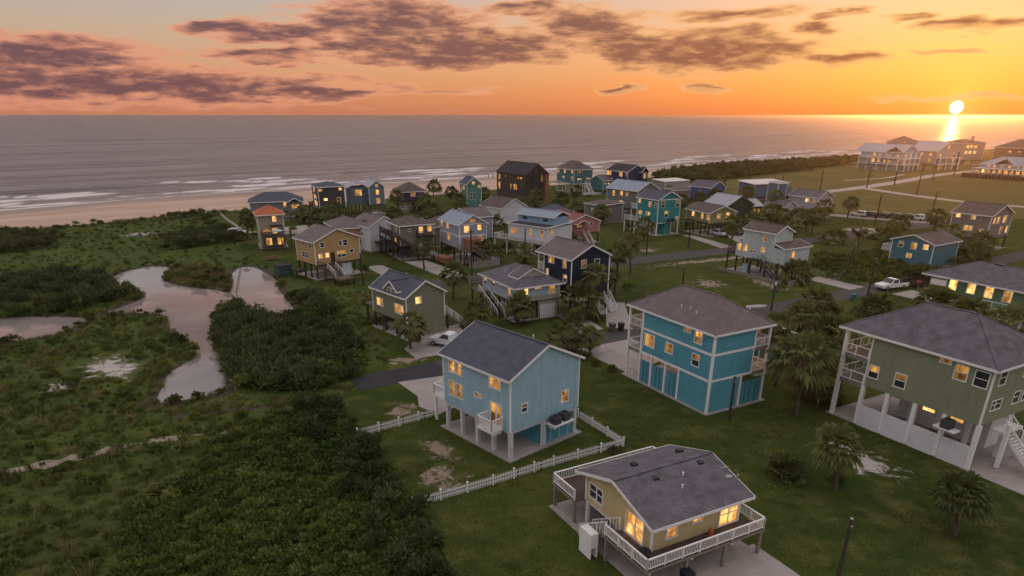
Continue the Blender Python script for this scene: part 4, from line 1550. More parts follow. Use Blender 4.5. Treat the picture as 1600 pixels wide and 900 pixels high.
# --- turquoise three-storey house
C_TURQ = paint('turquoise', (0.095, 0.305, 0.38))
h = House('beach_house', 'bright turquoise three-storey house with white bands and corner balconies', (19.12, 60.20), 29, 5.5, 10.4, 3.4, 8.15,
          ('hip', 'v', 2.3, 0.28, 0.3, (0, 2.1, 0, 2.4)), C_TURQ, ROOFS['mauve'],
          L=W([(3.75, 7.72, 0.85, 0.52, 'h'), (2.17, 7.3, 0.92, 1.1, 'h'), (9.2, 5.0, 1.55, 1.2, 'l'), (6.09, 5.05, 1.05, 0.95, 'l'), (2.21, 4.95, 0.92, 1.1, 'h')], 1.05), R=[], posts=False, slab=False)
h.part('slab', CONC, (-0.35, -0.35, 0, 7.9, 13.1, 0.08))
for z in (3.28, 5.95):
    h.part('belt_board', WHITE, (-0.04, -0.04, z, 5.54, 10.44, z + 0.24))
h.part('ground_storey', C_TURQ, (0.0, 0.0, 0.08, 3.9, 4.2, 3.28))
for y0, y1 in ((4.3, 6.1), (6.45, 8.35), (8.7, 10.3)):
    o = h.part('garage_panel', C_TEAL2, (0.02, y0, 0.1, 0.12, y1, 2.55))
    for k in (1, 2):
        yy = y0 + (y1 - y0) * k / 3
        h.part('panel_joint', DWOOD, (0.0, yy - 0.03, 0.1, 0.019, yy + 0.03, 2.55), parent=o)
    MB().quadpts((0.9, y0, 2.55), (0.9, y1, 2.55), (0.9, y1, 3.2), (0.9, y0, 3.2)).build('transom_glow', DIM, o)
o = h.part('garage_panel', C_TEAL2, (4.3, 0.02, 0.1, 7.2, 0.12, 2.5))
for k in (1, 2, 3):
    h.part('panel_joint', DWOOD, (4.3 + 2.9 * k / 4 - 0.03, 0.0, 0.1, 4.3 + 2.9 * k / 4 + 0.03, 0.019, 2.5), parent=o)
for p in ((-0.08, -0.08), (4.1, -0.06), (7.35, -0.06), (-0.06, 4.22), (-0.06, 6.28), (-0.06, 8.52), (-0.06, 10.4), (-0.06, 12.6), (5.4, 12.6), (7.35, 12.6), (7.35, 6.0)):
    h.part('column', WHITE, (p[0], p[1], 0.08, p[0] + 0.22, p[1] + 0.22, 3.28 if p in ((4.1, -0.06), (-0.06, 4.22), (-0.06, 6.28), (-0.06, 8.52)) else 8.1))
for z in (3.4, 5.95):
    h.deck(0.0, 10.45, 7.5, 12.75, z, GWOOD, WHITE, th=0.3)
    h.railing([(0.05, 10.5), (0.05, 12.7), (7.4, 12.7)], z, WHITE, h=0.9, gap=0.2)
    h.deck(5.56, 0.0, 7.5, 10.43, z, GWOOD, WHITE, th=0.3)
    h.railing([(5.6, 0.05), (7.45, 0.05), (7.45, 10.4)], z, WHITE, h=0.9, gap=0.2)
h.part('upper_room', C_TURQ, (5.56, 3.0, 6.0, 7.3, 10.0, 8.1))
MB().quadpts((5.58, 2.6, 3.5), (5.58, 0.3, 3.5), (5.58, 0.3, 5.5), (5.58, 2.6, 5.5)).build('balcony_door', LITS, h.root)
MB().quadpts((5.0, 10.47, 3.5), (2.0, 10.47, 3.5), (2.0, 10.47, 5.4), (5.0, 10.47, 5.4)).build('balcony_door', DIM, h.root)
MB().quadpts((5.0, 10.47, 6.1), (2.0, 10.47, 6.1), (2.0, 10.47, 7.9), (5.0, 10.47, 7.9)).build('balcony_door', LITS, h.root)
h.vents([(1.2, 4.0, 9.0), (1.5, 5.2, 9.2), (1.4, 6.4, 9.1), (6.6, 2.2, 9.0), (5.6, 1.6, 9.0)])

# --- olive house at the right
C_OLIVE = paint('olive_green', (0.235, 0.260, 0.165), courses=0.24)
h = House('beach_house', 'big olive green house on tall white columns at the right edge', (37.77, 48.92), 29, 9.0, 10.4, 4.0, 8.95,
          ('hip', 'v', 2.5, 0.4, 0.3, (0, 0, 0, 2.9)), C_OLIVE, ROOFS['slate'],
          L=[(9.67, 5.5, 0.9, 1.1, 'h'), (7.11, 5.5, 0.95, 1.2, 'h'), (3.82, 8.4, 0.85, 0.34, 'h'), (2.44, 7.8, 0.95, 1.2, 'h'), (0.85, 7.75, 1.0, 1.25, 'd')],
          R=[(1.4, 7.9, 0.9, 1.15, 'd'), (1.6, 5.55, 1.4, 0.8, 'd'), (4.6, 5.6, 0.9, 1.0, 'd'), (6.0, 5.6, 0.9, 1.0, 'd'), (5.0, 8.0, 0.9, 1.1, 'd')], posts=False, slab=False)
h.part('slab', CONC, (0.0, -0.6, 0, 9.4, 13.6, 0.08))
for i, y in enumerate((0.05, 2.75, 5.35, 7.9, 10.35, 13.0)):
    for x in (-0.05, 4.3, 8.7):
        h.part('column', WHITE, (x, y - 0.17, 0.08, x + 0.34, y + 0.17, 3.98 if y < 10 else 8.95 if x in (-0.05, 8.7) and y > 11 else 3.98))
for y0, y1 in ((0.24, 2.56), (2.94, 5.16), (5.54, 7.71), (8.09, 10.16)):
    h.part('half_wall', mat('block_white', (0.62, 0.62, 0.64), rough=0.8, var=0.08, bump=0.3), (-0.02, y0, 0.0, 0.2, y1, 2.0))
for z in (4.0, 6.45):
    h.deck(0.0, 10.43, 9.0, 13.2, z, GWOOD, C_OLIVE, th=0.34)
    h.railing([(0.05, 10.5), (0.05, 13.15), (8.9, 13.15)], z, WHITE, h=0.95, gap=0.9, posts=1.3, bw=0.03)
MB().quadpts((4.5, 10.46, 6.5), (0.6, 10.46, 6.5), (0.6, 10.46, 8.6), (4.5, 10.46, 8.6)).build('balcony_door', LITS, h.root)
MB().quadpts((4.0, 10.46, 4.1), (1.5, 10.46, 4.1), (1.5, 10.46, 6.0), (4.0, 10.46, 6.0)).build('balcony_door', DIM, h.root)
h.part('inner_room', mat('block_white', (0, 0, 0)), (5.2, 1.4, 0.08, 8.9, 9.6, 3.9))
for y in (3.6, 6.2):
    MB().quadpts((5.19, y, 1.6), (5.19, y + 1.1, 1.6), (5.19, y + 1.1, 2.9), (5.19, y, 2.9)).build('ground_window', LITS, h.root)
h.part('condenser_shelf', WHITE, (-1.0, 1.2, 3.0, -0.06, 3.0, 3.12))
h.ac_unit(-0.95, 1.7, 3.12, 0.8)
h.stairs((3.6, -0.4, 3.2), (3.6, -3.6, 0.1), 1.2, WHITE, WHITE)
h.deck(2.2, -1.0, 5.0, -0.02, 3.3, WHITE, WHITE)
for x in (2.3, 5.6, 8.7):
    h.part('porch_column', WHITE, (x, -1.2, 0.08, x + 0.3, -0.9, 3.98))
h.vents([(2.0, 5.0, 9.9), (2.4, 5.3, 10.1)])
h.part('outdoor_table', WOOD, (2.2, 3.3, 0.8, 3.4, 5.2, 0.87), (2.3, 3.4, 0.08, 2.4, 3.5, 0.8), (3.2, 5.0, 0.08, 3.3, 5.1, 0.8))

# --- dormer house
C_SAGE = paint('sage_warm_light_tint', (0.190, 0.195, 0.135))  # warm light on the gable wall is mixed into the paint of every side
h = House('beach_house', 'sage green cottage with roof dormer, side deck and sandy drive beside the shrubs', (-13.61, 84.00), 41, 6.05, 8.5, 2.2, 5.55,
          ('gable', 'v', 1.75, 0.3, 0.25), C_SAGE, ROOFS['blue'],
          L=[(6.6, 3.85, 1.6, 1.0, 'l'), (1.75, 3.8, 2.1, 1.15, 'l')], R=[(1.9, 5.0, 0.85, 0.85, 's')], nx=1, ny=3)
h.part('ground_storey', paint('khaki', (0.20, 0.20, 0.145)), (0.4, 0.02, 0.09, 6.03, 2.6, 2.18))
h.make_roof('gable', 'u', 1.05, 0.2, 0.2, 0.0, 1.9, 3.0, 4.9, 6.05, ROOFS['blue'], name='dormer_roof')
h.part('dormer', C_SAGE, (-0.02, 1.95, 5.45, 2.9, 4.85, 6.05))
MB().prism([(-0.02, 1.95, 6.05), (-0.02, 4.85, 6.05), (-0.02, 3.4, 7.06)], (2.5, 0, 0)).build('dormer_gable', C_SAGE, h.root)
h.window('L', 3.4, 5.95, 1.9, 0.6, 'l', False)
h.deck(0.3, 8.52, 5.8, 11.0, 2.9, GWOOD, DWOOD, [(0.4, 10.9), (3.0, 10.9), (5.7, 10.9)])
h.railing([(0.35, 8.55), (0.35, 10.95), (5.75, 10.95)], 2.9, WOOD, gap=0.3)
h.stairs((6.6, 1.2, 2.6), (9.4, 0.2, 0.1), 1.0, GWOOD, WHITE)
h.deck(6.07, 0.6, 7.0, 3.0, 2.6, GWOOD, DWOOD, [(6.9, 0.7), (6.9, 2.9)])
h.part('barbecue', BLACK, (0.9, 5.2, 1.3, 1.7, 6.2, 1.9), (1.1, 5.4, 0.09, 1.2, 5.5, 1.3), (1.5, 5.9, 0.09, 1.6, 6.0, 1.3))
h.vents([(2.6, 6.0, 6.9), (3.4, 4.8, 7.3)])
o = MB().box(6.08, 0.3, 2.35, 6.16, 0.5, 2.45).build('wall_lamp', METAL, h.root)
MB().lathe([(0.03, 0), (0.1, 0.06), (0.1, 0.16), (0.03, 0.22)], 8, (6.2, 0.4, 2.4)).build('lamp_globe', lit_mat('lamp_globe_glow', (1.0, 0.75, 0.4), 6.0, sample=True), o)

# --- grey hip-roof house with garage
C_GREIGE = paint('warm_grey', (0.33, 0.31, 0.27))
C_PALEB = paint('pale_blue_grey', (0.36, 0.42, 0.47))
h = House('beach_house', 'pale grey house with hip roof, white garage door and long side stairs', (0.48, 92.37), 28, 7.3, 10.6, 2.7, 5.0,
          ('hip', 'v', 1.7, 0.55, 0.3), C_PALEB, ROOFS['slate'],
          L=[(9.6, 4.0, 0.8, 1.1, 'h'), (6.81, 4.15, 0.7, 0.85, 'h'), (4.7, 4.55, 0.75, 0.35, 'h'), (1.88, 4.05, 0.8, 1.15, 'l')],
          R=[(1.6, 4.2, 0.85, 0.9, 's'), (3.7, 4.55, 1.05, 0.35, 's'), (6.0, 4.1, 0.9, 1.2, 'l')], ny=4)
h.part('front_cladding', C_GREIGE, (-0.03, -0.06, 2.68, 7.33, -0.03, 3.4))
o = h.part('garage', C_GREIGE, (3.6, 0.1, 0.09, 7.2, 5.5, 2.66))
h.part('garage_door', mat('door_white', (0.62, 0.62, 0.64), rough=0.5, var=0.05, courses=0.5), (4.1, 0.03, 0.09, 6.5, 0.095, 2.0))
h.part('garage_room', mat('block_grey', (0.12, 0.12, 0.12), rough=0.8), (1.6, 0.4, 0.09, 3.58, 4.0, 2.66))
b = MB()
b.prism([(1.2, 1.5, 5.75), (6.1, 1.5, 5.75), (3.65, 1.5, 7.0)], (0, 2.6, 0))
b.build('gablet', C_GREIGE, h.root)
h.make_roof('gable', 'v', 1.2, 0.15, 0.1, 1.25, 1.45, 6.05, 4.2, 5.75, ROOFS['slate'], th=0.1, name='gablet_roof')
h.stairs((-0.75, 9.2, 2.7), (-0.75, 3.0, 0.1), 1.1, DWOOD, WHITE)
h.deck(-1.4, 8.6, -0.02, 11.8, 2.75, GWOOD, DWOOD, [(-1.3, 11.7), (-1.3, 8.7)])
h.railing([(-1.35, 9.8), (-1.35, 11.75), (0.5, 11.75)], 2.75, WOOD, gap=0.3)
h.part('yard_fence', DWOOD, (-3.0, -1.6, 0.9, 3.0, -1.55, 0.98), (-3.0, -1.6, 0.3, 3.0, -1.55, 0.36), *[(-3.0 + k * 1.2, -1.62, 0, -2.92 + k * 1.2, -1.54, 1.1) for k in range(6)])
h.vents([(1.5, 6.0, 5.9), (2.0, 6.2, 6.1), (2.7, 3.0, 6.3)])

# --- navy house
C_NAVY = paint('navy', (0.018, 0.026, 0.042))
h = House('beach_house', 'dark navy two-storey house with white corner boards and grey gable roof', (8.56, 96.24), 33, 7.1, 6.8, 2.8, 8.0,
          ('gable', 'v', 1.7, 0.3, 0.25, (0, 0, 0, 1.6)), C_NAVY, ROOFS['mauve'],
          L=[(4.93, 7.3, 1.35, 0.95, 'l'), (1.66, 7.2, 0.8, 1.1, 'l'), (5.9, 5.2, 0.6, 1.1, 'l'), (1.45, 5.1, 0.8, 0.95, 'h')],
          R=[(2.23, 7.2, 0.85, 1.1, 'h'), (4.72, 7.1, 0.85, 1.1, 'd')], nx=2, ny=2)
h.deck(0, 6.85, 7.1, 8.4, 5.4, GWOOD, WHITE)
h.railing([(0.05, 6.9), (0.05, 8.35), (7.05, 8.35)], 5.4, WHITE, gap=0.25)
h.part('porch_post', WHITE, (0.0, 8.25, 0, 0.15, 8.4, 8.0), (6.95, 8.25, 0, 7.1, 8.4, 8.0))
MB().quadpts((3.4, 6.83, 5.5), (0.5, 6.83, 5.5), (0.5, 6.83, 7.5), (3.4, 6.83, 7.5)).build('porch_door', LIT, h.root)
h.stairs((6.2, -0.8, 2.0), (6.2, -2.6, 0.1), 1.1, WHITE, WHITE)
h.deck(4.6, -1.0, 7.0, -0.02, 2.0, GWOOD, WHITE, [(4.7, -0.9), (6.9, -0.9)])
h.part('downpipe', WHITE, (7.12, -0.06, 0.2, 7.2, 0.02, 7.9))
h.vents([(3.0, 3.0, 9.4)])

# --- white house with blue clerestory
C_WHT = paint('off_white', (0.56, 0.57, 0.60))
C_CLER = paint('clerestory_blue', (0.22, 0.32, 0.43))
h = House('beach_house', 'white stilt house with broad deck and pale blue clerestory above dark lower roof', (7.45, 139.26), 48, 7.8, 11.0, 3.0, 5.9,
          ('shed', 'v', 0.55, 0.3, 0.3), C_WHT, ROOFS['metal'],
          L=[(9.43, 4.55, 1.6, 1.15, 'l'), (4.79, 4.6, 0.6, 1.5, 'l'), (1.73, 4.65, 0.8, 1.5, 'l')], R=[(1.2, 4.9, 0.8, 1.2, 'l')], postm=WHITE, nx=2, ny=3)
h.part('clerestory', C_CLER, (2.6, 0.8, 6.05, 7.6, 10.6, 7.7))
h.make_roof('gable', 'v', 0.9, 0.3, 0.3, 2.6, 0.8, 7.6, 10.6, 7.7, ROOFS['bmetal'], name='upper_roof')
for y in (3.0, 8.6):
    h.part('clerestory_window', GLASS, (2.55, y - 0.6, 6.75, 2.59, y + 0.6, 7.3))
h.part('dark_roof_band', ROOFS['dark'], (-0.1, 0.4, 6.12, 2.5, 10.4, 6.24))
h.deck(-1.8, -0.6, -0.02, 13.6, 2.9, GWOOD, WHITE, [(-1.7, -0.5), (-1.7, 3.0), (-1.7, 6.5), (-1.7, 10.0), (-1.7, 13.4)])
h.railing([(-1.75, -0.55), (-1.75, 13.55), (1.0, 13.55)], 2.9, WHITE, gap=0.25)
h.part('under_room', mat('block_grey', (0, 0, 0)), (1.2, 0.6, 0.1, 7.4, 5.0, 2.95))

# --- more of the row, from the near street towards the beach
h = House('cottage', 'small white gabled cottage with brown roof behind the blue clerestory house', (-2.62, 182.09), 38, 8.4, 9.7, 0.4, 4.5, ('gable', 'v', 2.2, 0.3, 0.3), C_WHT, ROOFS['brown'], L=[], R=[], slab=False, posts=False)
h.part('foundation', CONC, (0.05, 0.05, 0, 8.35, 9.65, 0.42))
C_PINK = paint('dusty_pink', (0.40, 0.17, 0.165))
h = House('cottage', 'dusty pink cottage with red roof and small round gable window', (13.04, 154.33), 28, 8.0, 10.6, 2.4, 4.8, ('gable', 'v', 1.5, 0.35, 0.3), C_PINK, ROOFS['red'], L=[], R=[(5.6, 4.3, 0.8, 0.8, 'o')])
h.deck(0.6, -2.0, 4.0, -0.02, 2.4, WOOD, DWOOD, [(0.7, -1.9), (3.9, -1.9)])
h.railing([(0.65, -0.1), (0.65, -1.95), (3.95, -1.95), (3.95, -0.1)], 2.4, C_PINK, gap=0.3)
h.make_roof('gable', 'v', 0.7, 0.2, 0.2, 0.8, -2.0, 3.8, 0.0, 4.7, ROOFS['red'], th=0.1, name='porch_roof')
h.window('R', 2.6, 3.7, 1.2, 0.9, 'h', False)
h.stairs((3.0, -2.0, 2.4), (3.0, -4.6, 0.1), 1.2, C_PINK, WHITE)
C_LGREY = paint('light_grey', (0.30, 0.31, 0.35))
h = House('beach_house', 'light grey two-storey gabled house with white bands and brown rear deck', (-10.24, 133.13), 29, 5.9, 9.5, 2.9, 7.5, ('gable', 'v', 1.6, 0.35, 0.3), C_LGREY, ROOFS['bmetal'],
          L=W([(8.6, 6.7, 1.0, 0.85, 'h'), (5.59, 6.7, 1.0, 0.9, 'l'), (8.7, 4.6, 1.0, 0.85, 'h'), (5.1, 4.6, 1.3, 1.2, 'l')], 1.1),
          R=W([(1.55, 6.6, 1.05, 1.1, 's'), (4.36, 6.75, 0.85, 0.9, 'l'), (4.56, 4.7, 0.85, 1.0, 'l')], 1.1))
h.part('belt_board', WHITE, (-0.03, -0.04, 5.25, 5.93, -0.01, 5.4), (-0.04, -0.04, 5.25, -0.01, 9.5, 5.4))
h.part('gable_board', WHITE, (-0.03, -0.04, 7.42, 5.93, -0.01, 7.56))
h.window('R', 2.9, 8.15, 1.0, 0.5, 'l', False)
h.deck(-0.6, -3.2, 4.2, -0.02, 2.9, WOOD, DWOOD, [(-0.5, -3.1), (2.0, -3.1), (4.1, -3.1)])
h.part('brown_screen', mat('rust_brown', (0.24, 0.105, 0.055), rough=0.8), (0.8, -2.2, 2.9, 3.6, -0.1, 4.9))
h.railing([(-0.55, -0.1), (-0.55, -3.15), (4.15, -3.15)], 2.9, GWOOD, gap=0.3)
h.stairs((2.0, -3.2, 2.9), (5.0, -5.0, 0.1), 1.0, WOOD, GWOOD)
h.part('yard_fence', GWOOD, (-0.6, -5.4, 0, 4.6, -5.3, 1.3))
h.part('shed_box', C_LGREY, (4.6, -4.6, 0, 6.4, -2.6, 1.7))
h.part('side_lean_to', mat('rust_brown', (0, 0, 0)), (-3.4, 0.6, 0.3, -1.2, 4.0, 1.3))
C_TAUPE = paint('taupe', (0.19, 0.165, 0.135))
h = House('beach_house', 'taupe house with long dark gallery deck and stairs to the drive', (-22.52, 136.91), 26, 7.1, 8.1, 2.8, 6.75, ('hip', 'u', 1.3, 0.4, 0.3), C_TAUPE, ROOFS['brown'],
          L=W([(6.9, 5.8, 1.2, 0.9, 'h'), (2.3, 5.8, 1.2, 0.9, 'h'), (6.2, 3.8, 1.4, 0.9, 'h'), (3.0, 3.8, 1.4, 1.0, 'l')], 1.15),
          R=[(4.5, 5.75, 0.85, 1.1, 'l'), (6.35, 5.85, 0.8, 1.1, 'l'), (2.07, 5.8, 0.45, 0.4, 'd')])
for z in (2.9, 4.9):
    h.deck(-1.9, -0.4, -0.02, 8.4, z, DWOOD, DWOOD, [(-1.8, -0.3), (-1.8, 4.0), (-1.8, 8.2)] if z > 4 else ())
    h.railing([(-1.85, -0.35), (-1.85, 8.35)], z, DWOOD, gap=0.22)
h.deck(3.4, -1.2, 7.2, -0.02, 4.6, DWOOD, DWOOD, [(3.5, -1.1), (7.1, -1.1)])
h.railing([(3.45, -0.1), (3.45, -1.15), (7.15, -1.15)], 4.6, DWOOD, gap=0.22)
h.stairs((-1.0, -0.5, 4.9), (3.0, -1.9, 2.4), 1.0, DWOOD, GWOOD)
h.stairs((3.4, -2.0, 2.4), (6.2, -4.0, 0.5), 1.1, DWOOD, WHITE)
h.part('stair_base', GWOOD, (6.2, -4.8, 0, 8.0, -3.0, 1.1))
h.part('under_room', mat('block_grey', (0, 0, 0)), (2.0, 2.0, 0.1, 6.8, 7.8, 2.7))
h = House('cottage', 'small pale cottage with brown roof and flat skylight', (-30.24, 144.68), 40, 7.4, 7.9, 0.3, 5.3, ('gable', 'v', 1.9, 0.3, 0.3), C_WHT, ROOFS['mauve'], L=[(3, 3.6, 0.7, 0.7, 'd')], R=[(5.2, 3.2, 0.8, 0.9, 'h')], posts=False, slab=False)
h.part('skylight', GLASS, (1.1, 3.0, 6.13, 2.1, 5.0, 6.25))
h.part('foundation', CONC, (0.05, 0.05, 0, 7.35, 7.85, 0.32))
h.part('carport', DWOOD, (1.0, -2.2, 2.2, 6.0, -0.02, 2.35), (1.1, -2.1, 0, 1.2, -2.0, 2.2), (5.8, -2.1, 0, 5.9, -2.0, 2.2))
C_TAN = paint('mustard_tan', (0.43, 0.285, 0.130))
h = House('beach_house', 'mustard tan two-storey house with white windows and a low front deck near the pond', (-34.72, 118.90), 43, 9.1, 7.1, 2.6, 6.6, ('gable', 'v', 1.8, 0.4, 0.3), C_TAN, ROOFS['mauve'],
          L=[(3.7, 4.0, 2.5, 0.95, 'd'), (4.0, 6.0, 0.6, 0.7, 'd'), (1.6, 5.9, 0.7, 0.9, 'd')],
          R=W([(1.58, 6.0, 0.8, 0.75, 'd'), (5.14, 5.95, 0.65, 0.75, 'd'), (6.15, 5.9, 0.85, 1.0, 'd'), (5.2, 3.95, 1.7, 1.0, 'h'), (7.3, 4.3, 0.7, 0.5, 'd'), (1.05, 4.1, 0.75, 0.7, 's'), (2.31, 4.1, 0.7, 0.75, 's')], 1.0))
h.part('entry_panel', DWOOD, (3.0, -0.05, 2.7, 3.8, -0.01, 4.5))
h.deck(0.2, -2.6, 3.6, -0.02, 2.3, WOOD, DWOOD, [(0.3, -2.5), (3.5, -2.5)])
h.railing([(0.25, -0.1), (0.25, -2.55), (3.55, -2.55), (3.55, -0.1)], 2.3, WOOD, gap=0.3)
h.stairs((1.6, -2.6, 2.3), (1.6, -5.2, 1.2), 1.6, WOOD, WHITE)
h.deck(0.4, -7.2, 3.2, -5.2, 1.2, WOOD, DWOOD, [(0.5, -7.1), (3.1, -7.1), (0.5, -5.3), (3.1, -5.3)])
h.part('under_room', C_WHT, (5.0, 0.4, 0.1, 7.2, 4.0, 2.55))
h.deck(-2.4, 3.0, -0.6, 5.2, 1.5, DWOOD, DWOOD, [(-2.3, 3.1), (-2.3, 5.1), (-0.7, 3.1)])
h.vents([(2.4, 3.5, 7.6)])
h = House('cottage', 'salmon cottage with hip roof tucked behind the mustard house', (-36.94, 145.37), 28, 7.0, 10.8, 2.2, 5.0, ('hip', 'v', 1.4, 0.5, 0.3), paint('salmon', (0.44, 0.24, 0.15)), ROOFS['red' if False else 'mauve'], L=[], R=[(1.84, 4.0, 1.3, 0.8, 'd')])
C_STONE = paint('sand_stone', (0.30, 0.27, 0.205))
h = House('beach_house', 'tall stone-coloured house with orange tiled hip roof beside two palms', (-55.33, 149.62), 23, 5.4, 7.0, 0.4, 7.2, ('hip', 'v', 1.4, 0.45, 0.3), C_STONE, ROOFS['tile'],
          L=[(4.5, 5.5, 0.5, 0.7, 'd')], R=[(3.5, 6.2, 0.75, 1.05, 's'), (3.3, 3.7, 1.0, 1.1, 's')], posts=False, slab=True)
h.part('awning', DWOOD, (2.3, -0.9, 4.75, 4.9, -0.02, 4.95))
h.deck(0.4, -3.4, 6.4, -0.02, 2.9, WOOD, DWOOD, [(0.6, -3.3), (2.4, -3.3), (4.2, -3.3), (6.2, -3.3)])
h.railing([(0.45, -0.1), (0.45, -3.35), (6.35, -3.35), (6.35, -0.1)], 2.9, DWOOD, gap=0.3)
MB().lathe([(0.05, 0.9), (1.0, 1.0), (1.05, 1.05), (0.1, 1.6)], 10, (1.5, -2.0, 2.9)).build('parasol', mat('parasol_orange', (0.5, 0.24, 0.07)), h.root)
MB().lathe([(0.05, 0.9), (1.2, 1.0), (1.25, 1.05), (0.1, 1.5)], 10, (3.6, -2.0, 2.9)).build('parasol', mat('parasol_pale', (0.42, 0.5, 0.48)), h.root)
for x in (1.2, 3.6):
    MB().quadpts((x, -0.012, 0.7), (x + 1.2, -0.012, 0.7), (x + 1.2, -0.012, 2.2), (x, -0.012, 2.2)).build('ground_window', LITS, h.root)
h = House('beach_house', 'long low grey house with blue-grey roof at the beach end', (-72.0, 190.5), 18, 14.0, 8.0, 2.4, 5.2, ('hip', 'u', 1.9, 0.5, 0.3), paint('slate_grey', (0.20, 0.205, 0.225)), ROOFS['blue'],
          L=[], R=[(12.0, 3.9, 1.8, 1.0, 'l'), (9.2, 4.2, 0.7, 1.2, 'l')])
h.part('front_wing', paint('slate_grey', (0, 0, 0)), (10.0, -2.4, 2.4, 13.8, -0.02, 5.0))
h.make_roof('gable', 'v', 1.0, 0.3, 0.3, 10.0, -2.6, 13.8, 3.0, 5.0, ROOFS['blue'], name='wing_roof')
MB().quadpts((11.0, -2.43, 3.4), (13.0, -2.43, 3.4), (13.0, -2.43, 4.4), (11.0, -2.43, 4.4)).build('wing_window', LIT, h.root)
for x in (10.2, 12.0, 13.6):
    h.part('post', DWOOD, (x, -2.3, 0, x + 0.2, -2.1, 2.4))
C_CHAR = paint('charcoal', (0.060, 0.060, 0.070))
h = House('beach_house', 'tall charcoal stilt house with glowing corner windows by the beach', (-54.08, 195.03), 26, 7.4, 9.0, 3.0, 8.6, ('hip', 'u', 1.0, 0.3, 0.3), C_CHAR, ROOFS['blue'],
          L=[(5.5, 7.6, 3.6, 1.3, 'l'), (5.2, 5.7, 4.2, 1.1, 'l'), (4.8, 4.0, 4.6, 1.3, 's')], R=[(0.7, 7.9, 0.9, 0.6, 'l'), (6.2, 7.95, 0.9, 0.6, 'l'), (1.9, 5.3, 1.0, 0.6, 's'), (5.6, 4.8, 1.0, 1.8, 'h')], ny=3)
h.deck(-1.4, 0.5, -0.02, 8.8, 3.2, WOOD, DWOOD, [(-1.3, 0.6), (-1.3, 8.7)])
h.railing([(-1.35, 0.55), (-1.35, 8.75)], 3.2, mat('rust_brown', (0, 0, 0)), gap=0.3)
h.part('under_room', mat('block_grey', (0, 0, 0)), (2.0, 1.5, 0.1, 6.0, 7.0, 2.9))
C_GB = paint('grey_blue', (0.135, 0.175, 0.205))
h = House('beach_house', 'narrow grey-blue gabled house with round attic window and metal roof', (-41.80, 204.45), 24, 4.6, 9.0, 2.8, 7.8, ('gable', 'v', 1.6, 0.2, 0.25), C_GB, ROOFS['metal'],
          L=[], R=[(2.4, 8.2, 0.8, 0.8, 'r'), (2.5, 6.3, 0.85, 1.3, 'l'), (2.55, 3.9, 1.0, 1.4, 'l')])
h.part('side_wing', C_GB, (-5.0, 3.5, 2.8, -0.02, 9.0, 7.6))
h.make_roof('gable', 'v', 1.4, 0.3, 0.3, -5.4, 3.2, 0.4, 9.2, 7.6, ROOFS['metal'], name='wing_roof')
for x in (-4.8, -2.6, -0.4):
    h.part('post', DWOOD, (x, 3.6, 0, x + 0.22, 3.82, 2.8), (x, 8.6, 0, x + 0.22, 8.82, 2.8))
MB().quadpts((-3.4, 3.47, 5.2), (-1.4, 3.47, 5.2), (-1.4, 3.47, 6.9), (-3.4, 3.47, 6.9)).build('wing_window', LITS, h.root)
MB().quadpts((4.64, 6.0, 3.6), (4.64, 2.0, 3.6), (4.64, 2.0, 7.0), (4.64, 6.0, 7.0)).build('side_window', LIT, h.root)
C_PURP = paint('purple', (0.090, 0.050, 0.135))
h = House('beach_house', 'purple stilt house with brown hip roof near the sand', (-33.99, 215.55), 20, 7.2, 9.5, 2.6, 5.6, ('hip', 'v', 2.0, 0.7, 0.3), C_PURP, ROOFS['brown'], L=[(5, 4.2, 1.2, 0.9, 'h')], R=[(3.5, 4.5, 1.5, 1.0, 'l')])
h.deck(-1.6, -1.6, 7.2, -0.02, 2.5, WOOD, DWOOD, [(-1.5, -1.5), (3.0, -1.5), (7.0, -1.5)])
h.railing([(-1.55, 0), (-1.55, -1.55), (7.15, -1.55)], 2.5, DWOOD, gap=0.3)
h.stairs((7.2, -0.8, 2.5), (10.6, -1.4, 0.1), 1.2, GWOOD, WHITE)
h.part('ramp', GWOOD, (-1.5, -6.5, 0.0, 0.6, -1.7, 0.9))
C_SEA = paint('sea_green', (0.105, 0.220, 0.190))
h = House('cottage', 'slim sea green gabled house with round window on the dune', (-14.29, 221.50), 24, 5.0, 6.5, 0.3, 7.0, ('gable', 'v', 2.0, 0.25, 0.25), C_SEA, ROOFS['blue'],
          L=[(2.8, 5.8, 1.6, 1.0, 'l'), (5.4, 5.2, 0.8, 1.6, 'l')], R=[(2.3, 7.4, 0.9, 0.9, 'r'), (4.2, 6.3, 0.8, 0.7, 'l'), (1.4, 3.4, 0.6, 1.9, 'd'), (2.4, 3.4, 0.6, 1.9, 'd')], posts=False)
C_BRN = paint('dark_brown', (0.070, 0.052, 0.044))
h = House('lodge', 'massive dark brown gabled lodge with tall narrow windows facing the beach', (4.53, 229.93), 31, 8.9, 19.0, 0.3, 9.2, ('gable', 'v', 3.2, 0.25, 0.25), C_BRN, ROOFS['dark'],
          L=[(17.3, 7.6, 1.3, 1.6, 'l'), (17.3, 4.8, 1.3, 2.4, 'l'), (9.56, 4.9, 1.0, 1.8, 'l'), (6.77, 5.0, 2.3, 1.8, 'l'), (2.89, 5.1, 0.9, 0.9, 'h'), (3.0, 8.0, 1.0, 0.5, 'l'), (4.8, 8.0, 1.0, 0.5, 'l'), (13.0, 8.0, 0.6, 0.5, 'l')],
          R=[(1.7, 7.0, 0.9, 3.0, 'd'), (4.1, 7.6, 0.9, 3.2, 'd'), (6.3, 6.8, 1.0, 4.0, 'h')], posts=False, trim=mat('brown_trim', (0.10, 0.075, 0.06)))
h.part('timber_bay', mat('rust_brown', (0, 0, 0)), (7.4, -0.3, 0.3, 8.86, -0.02, 9.0))
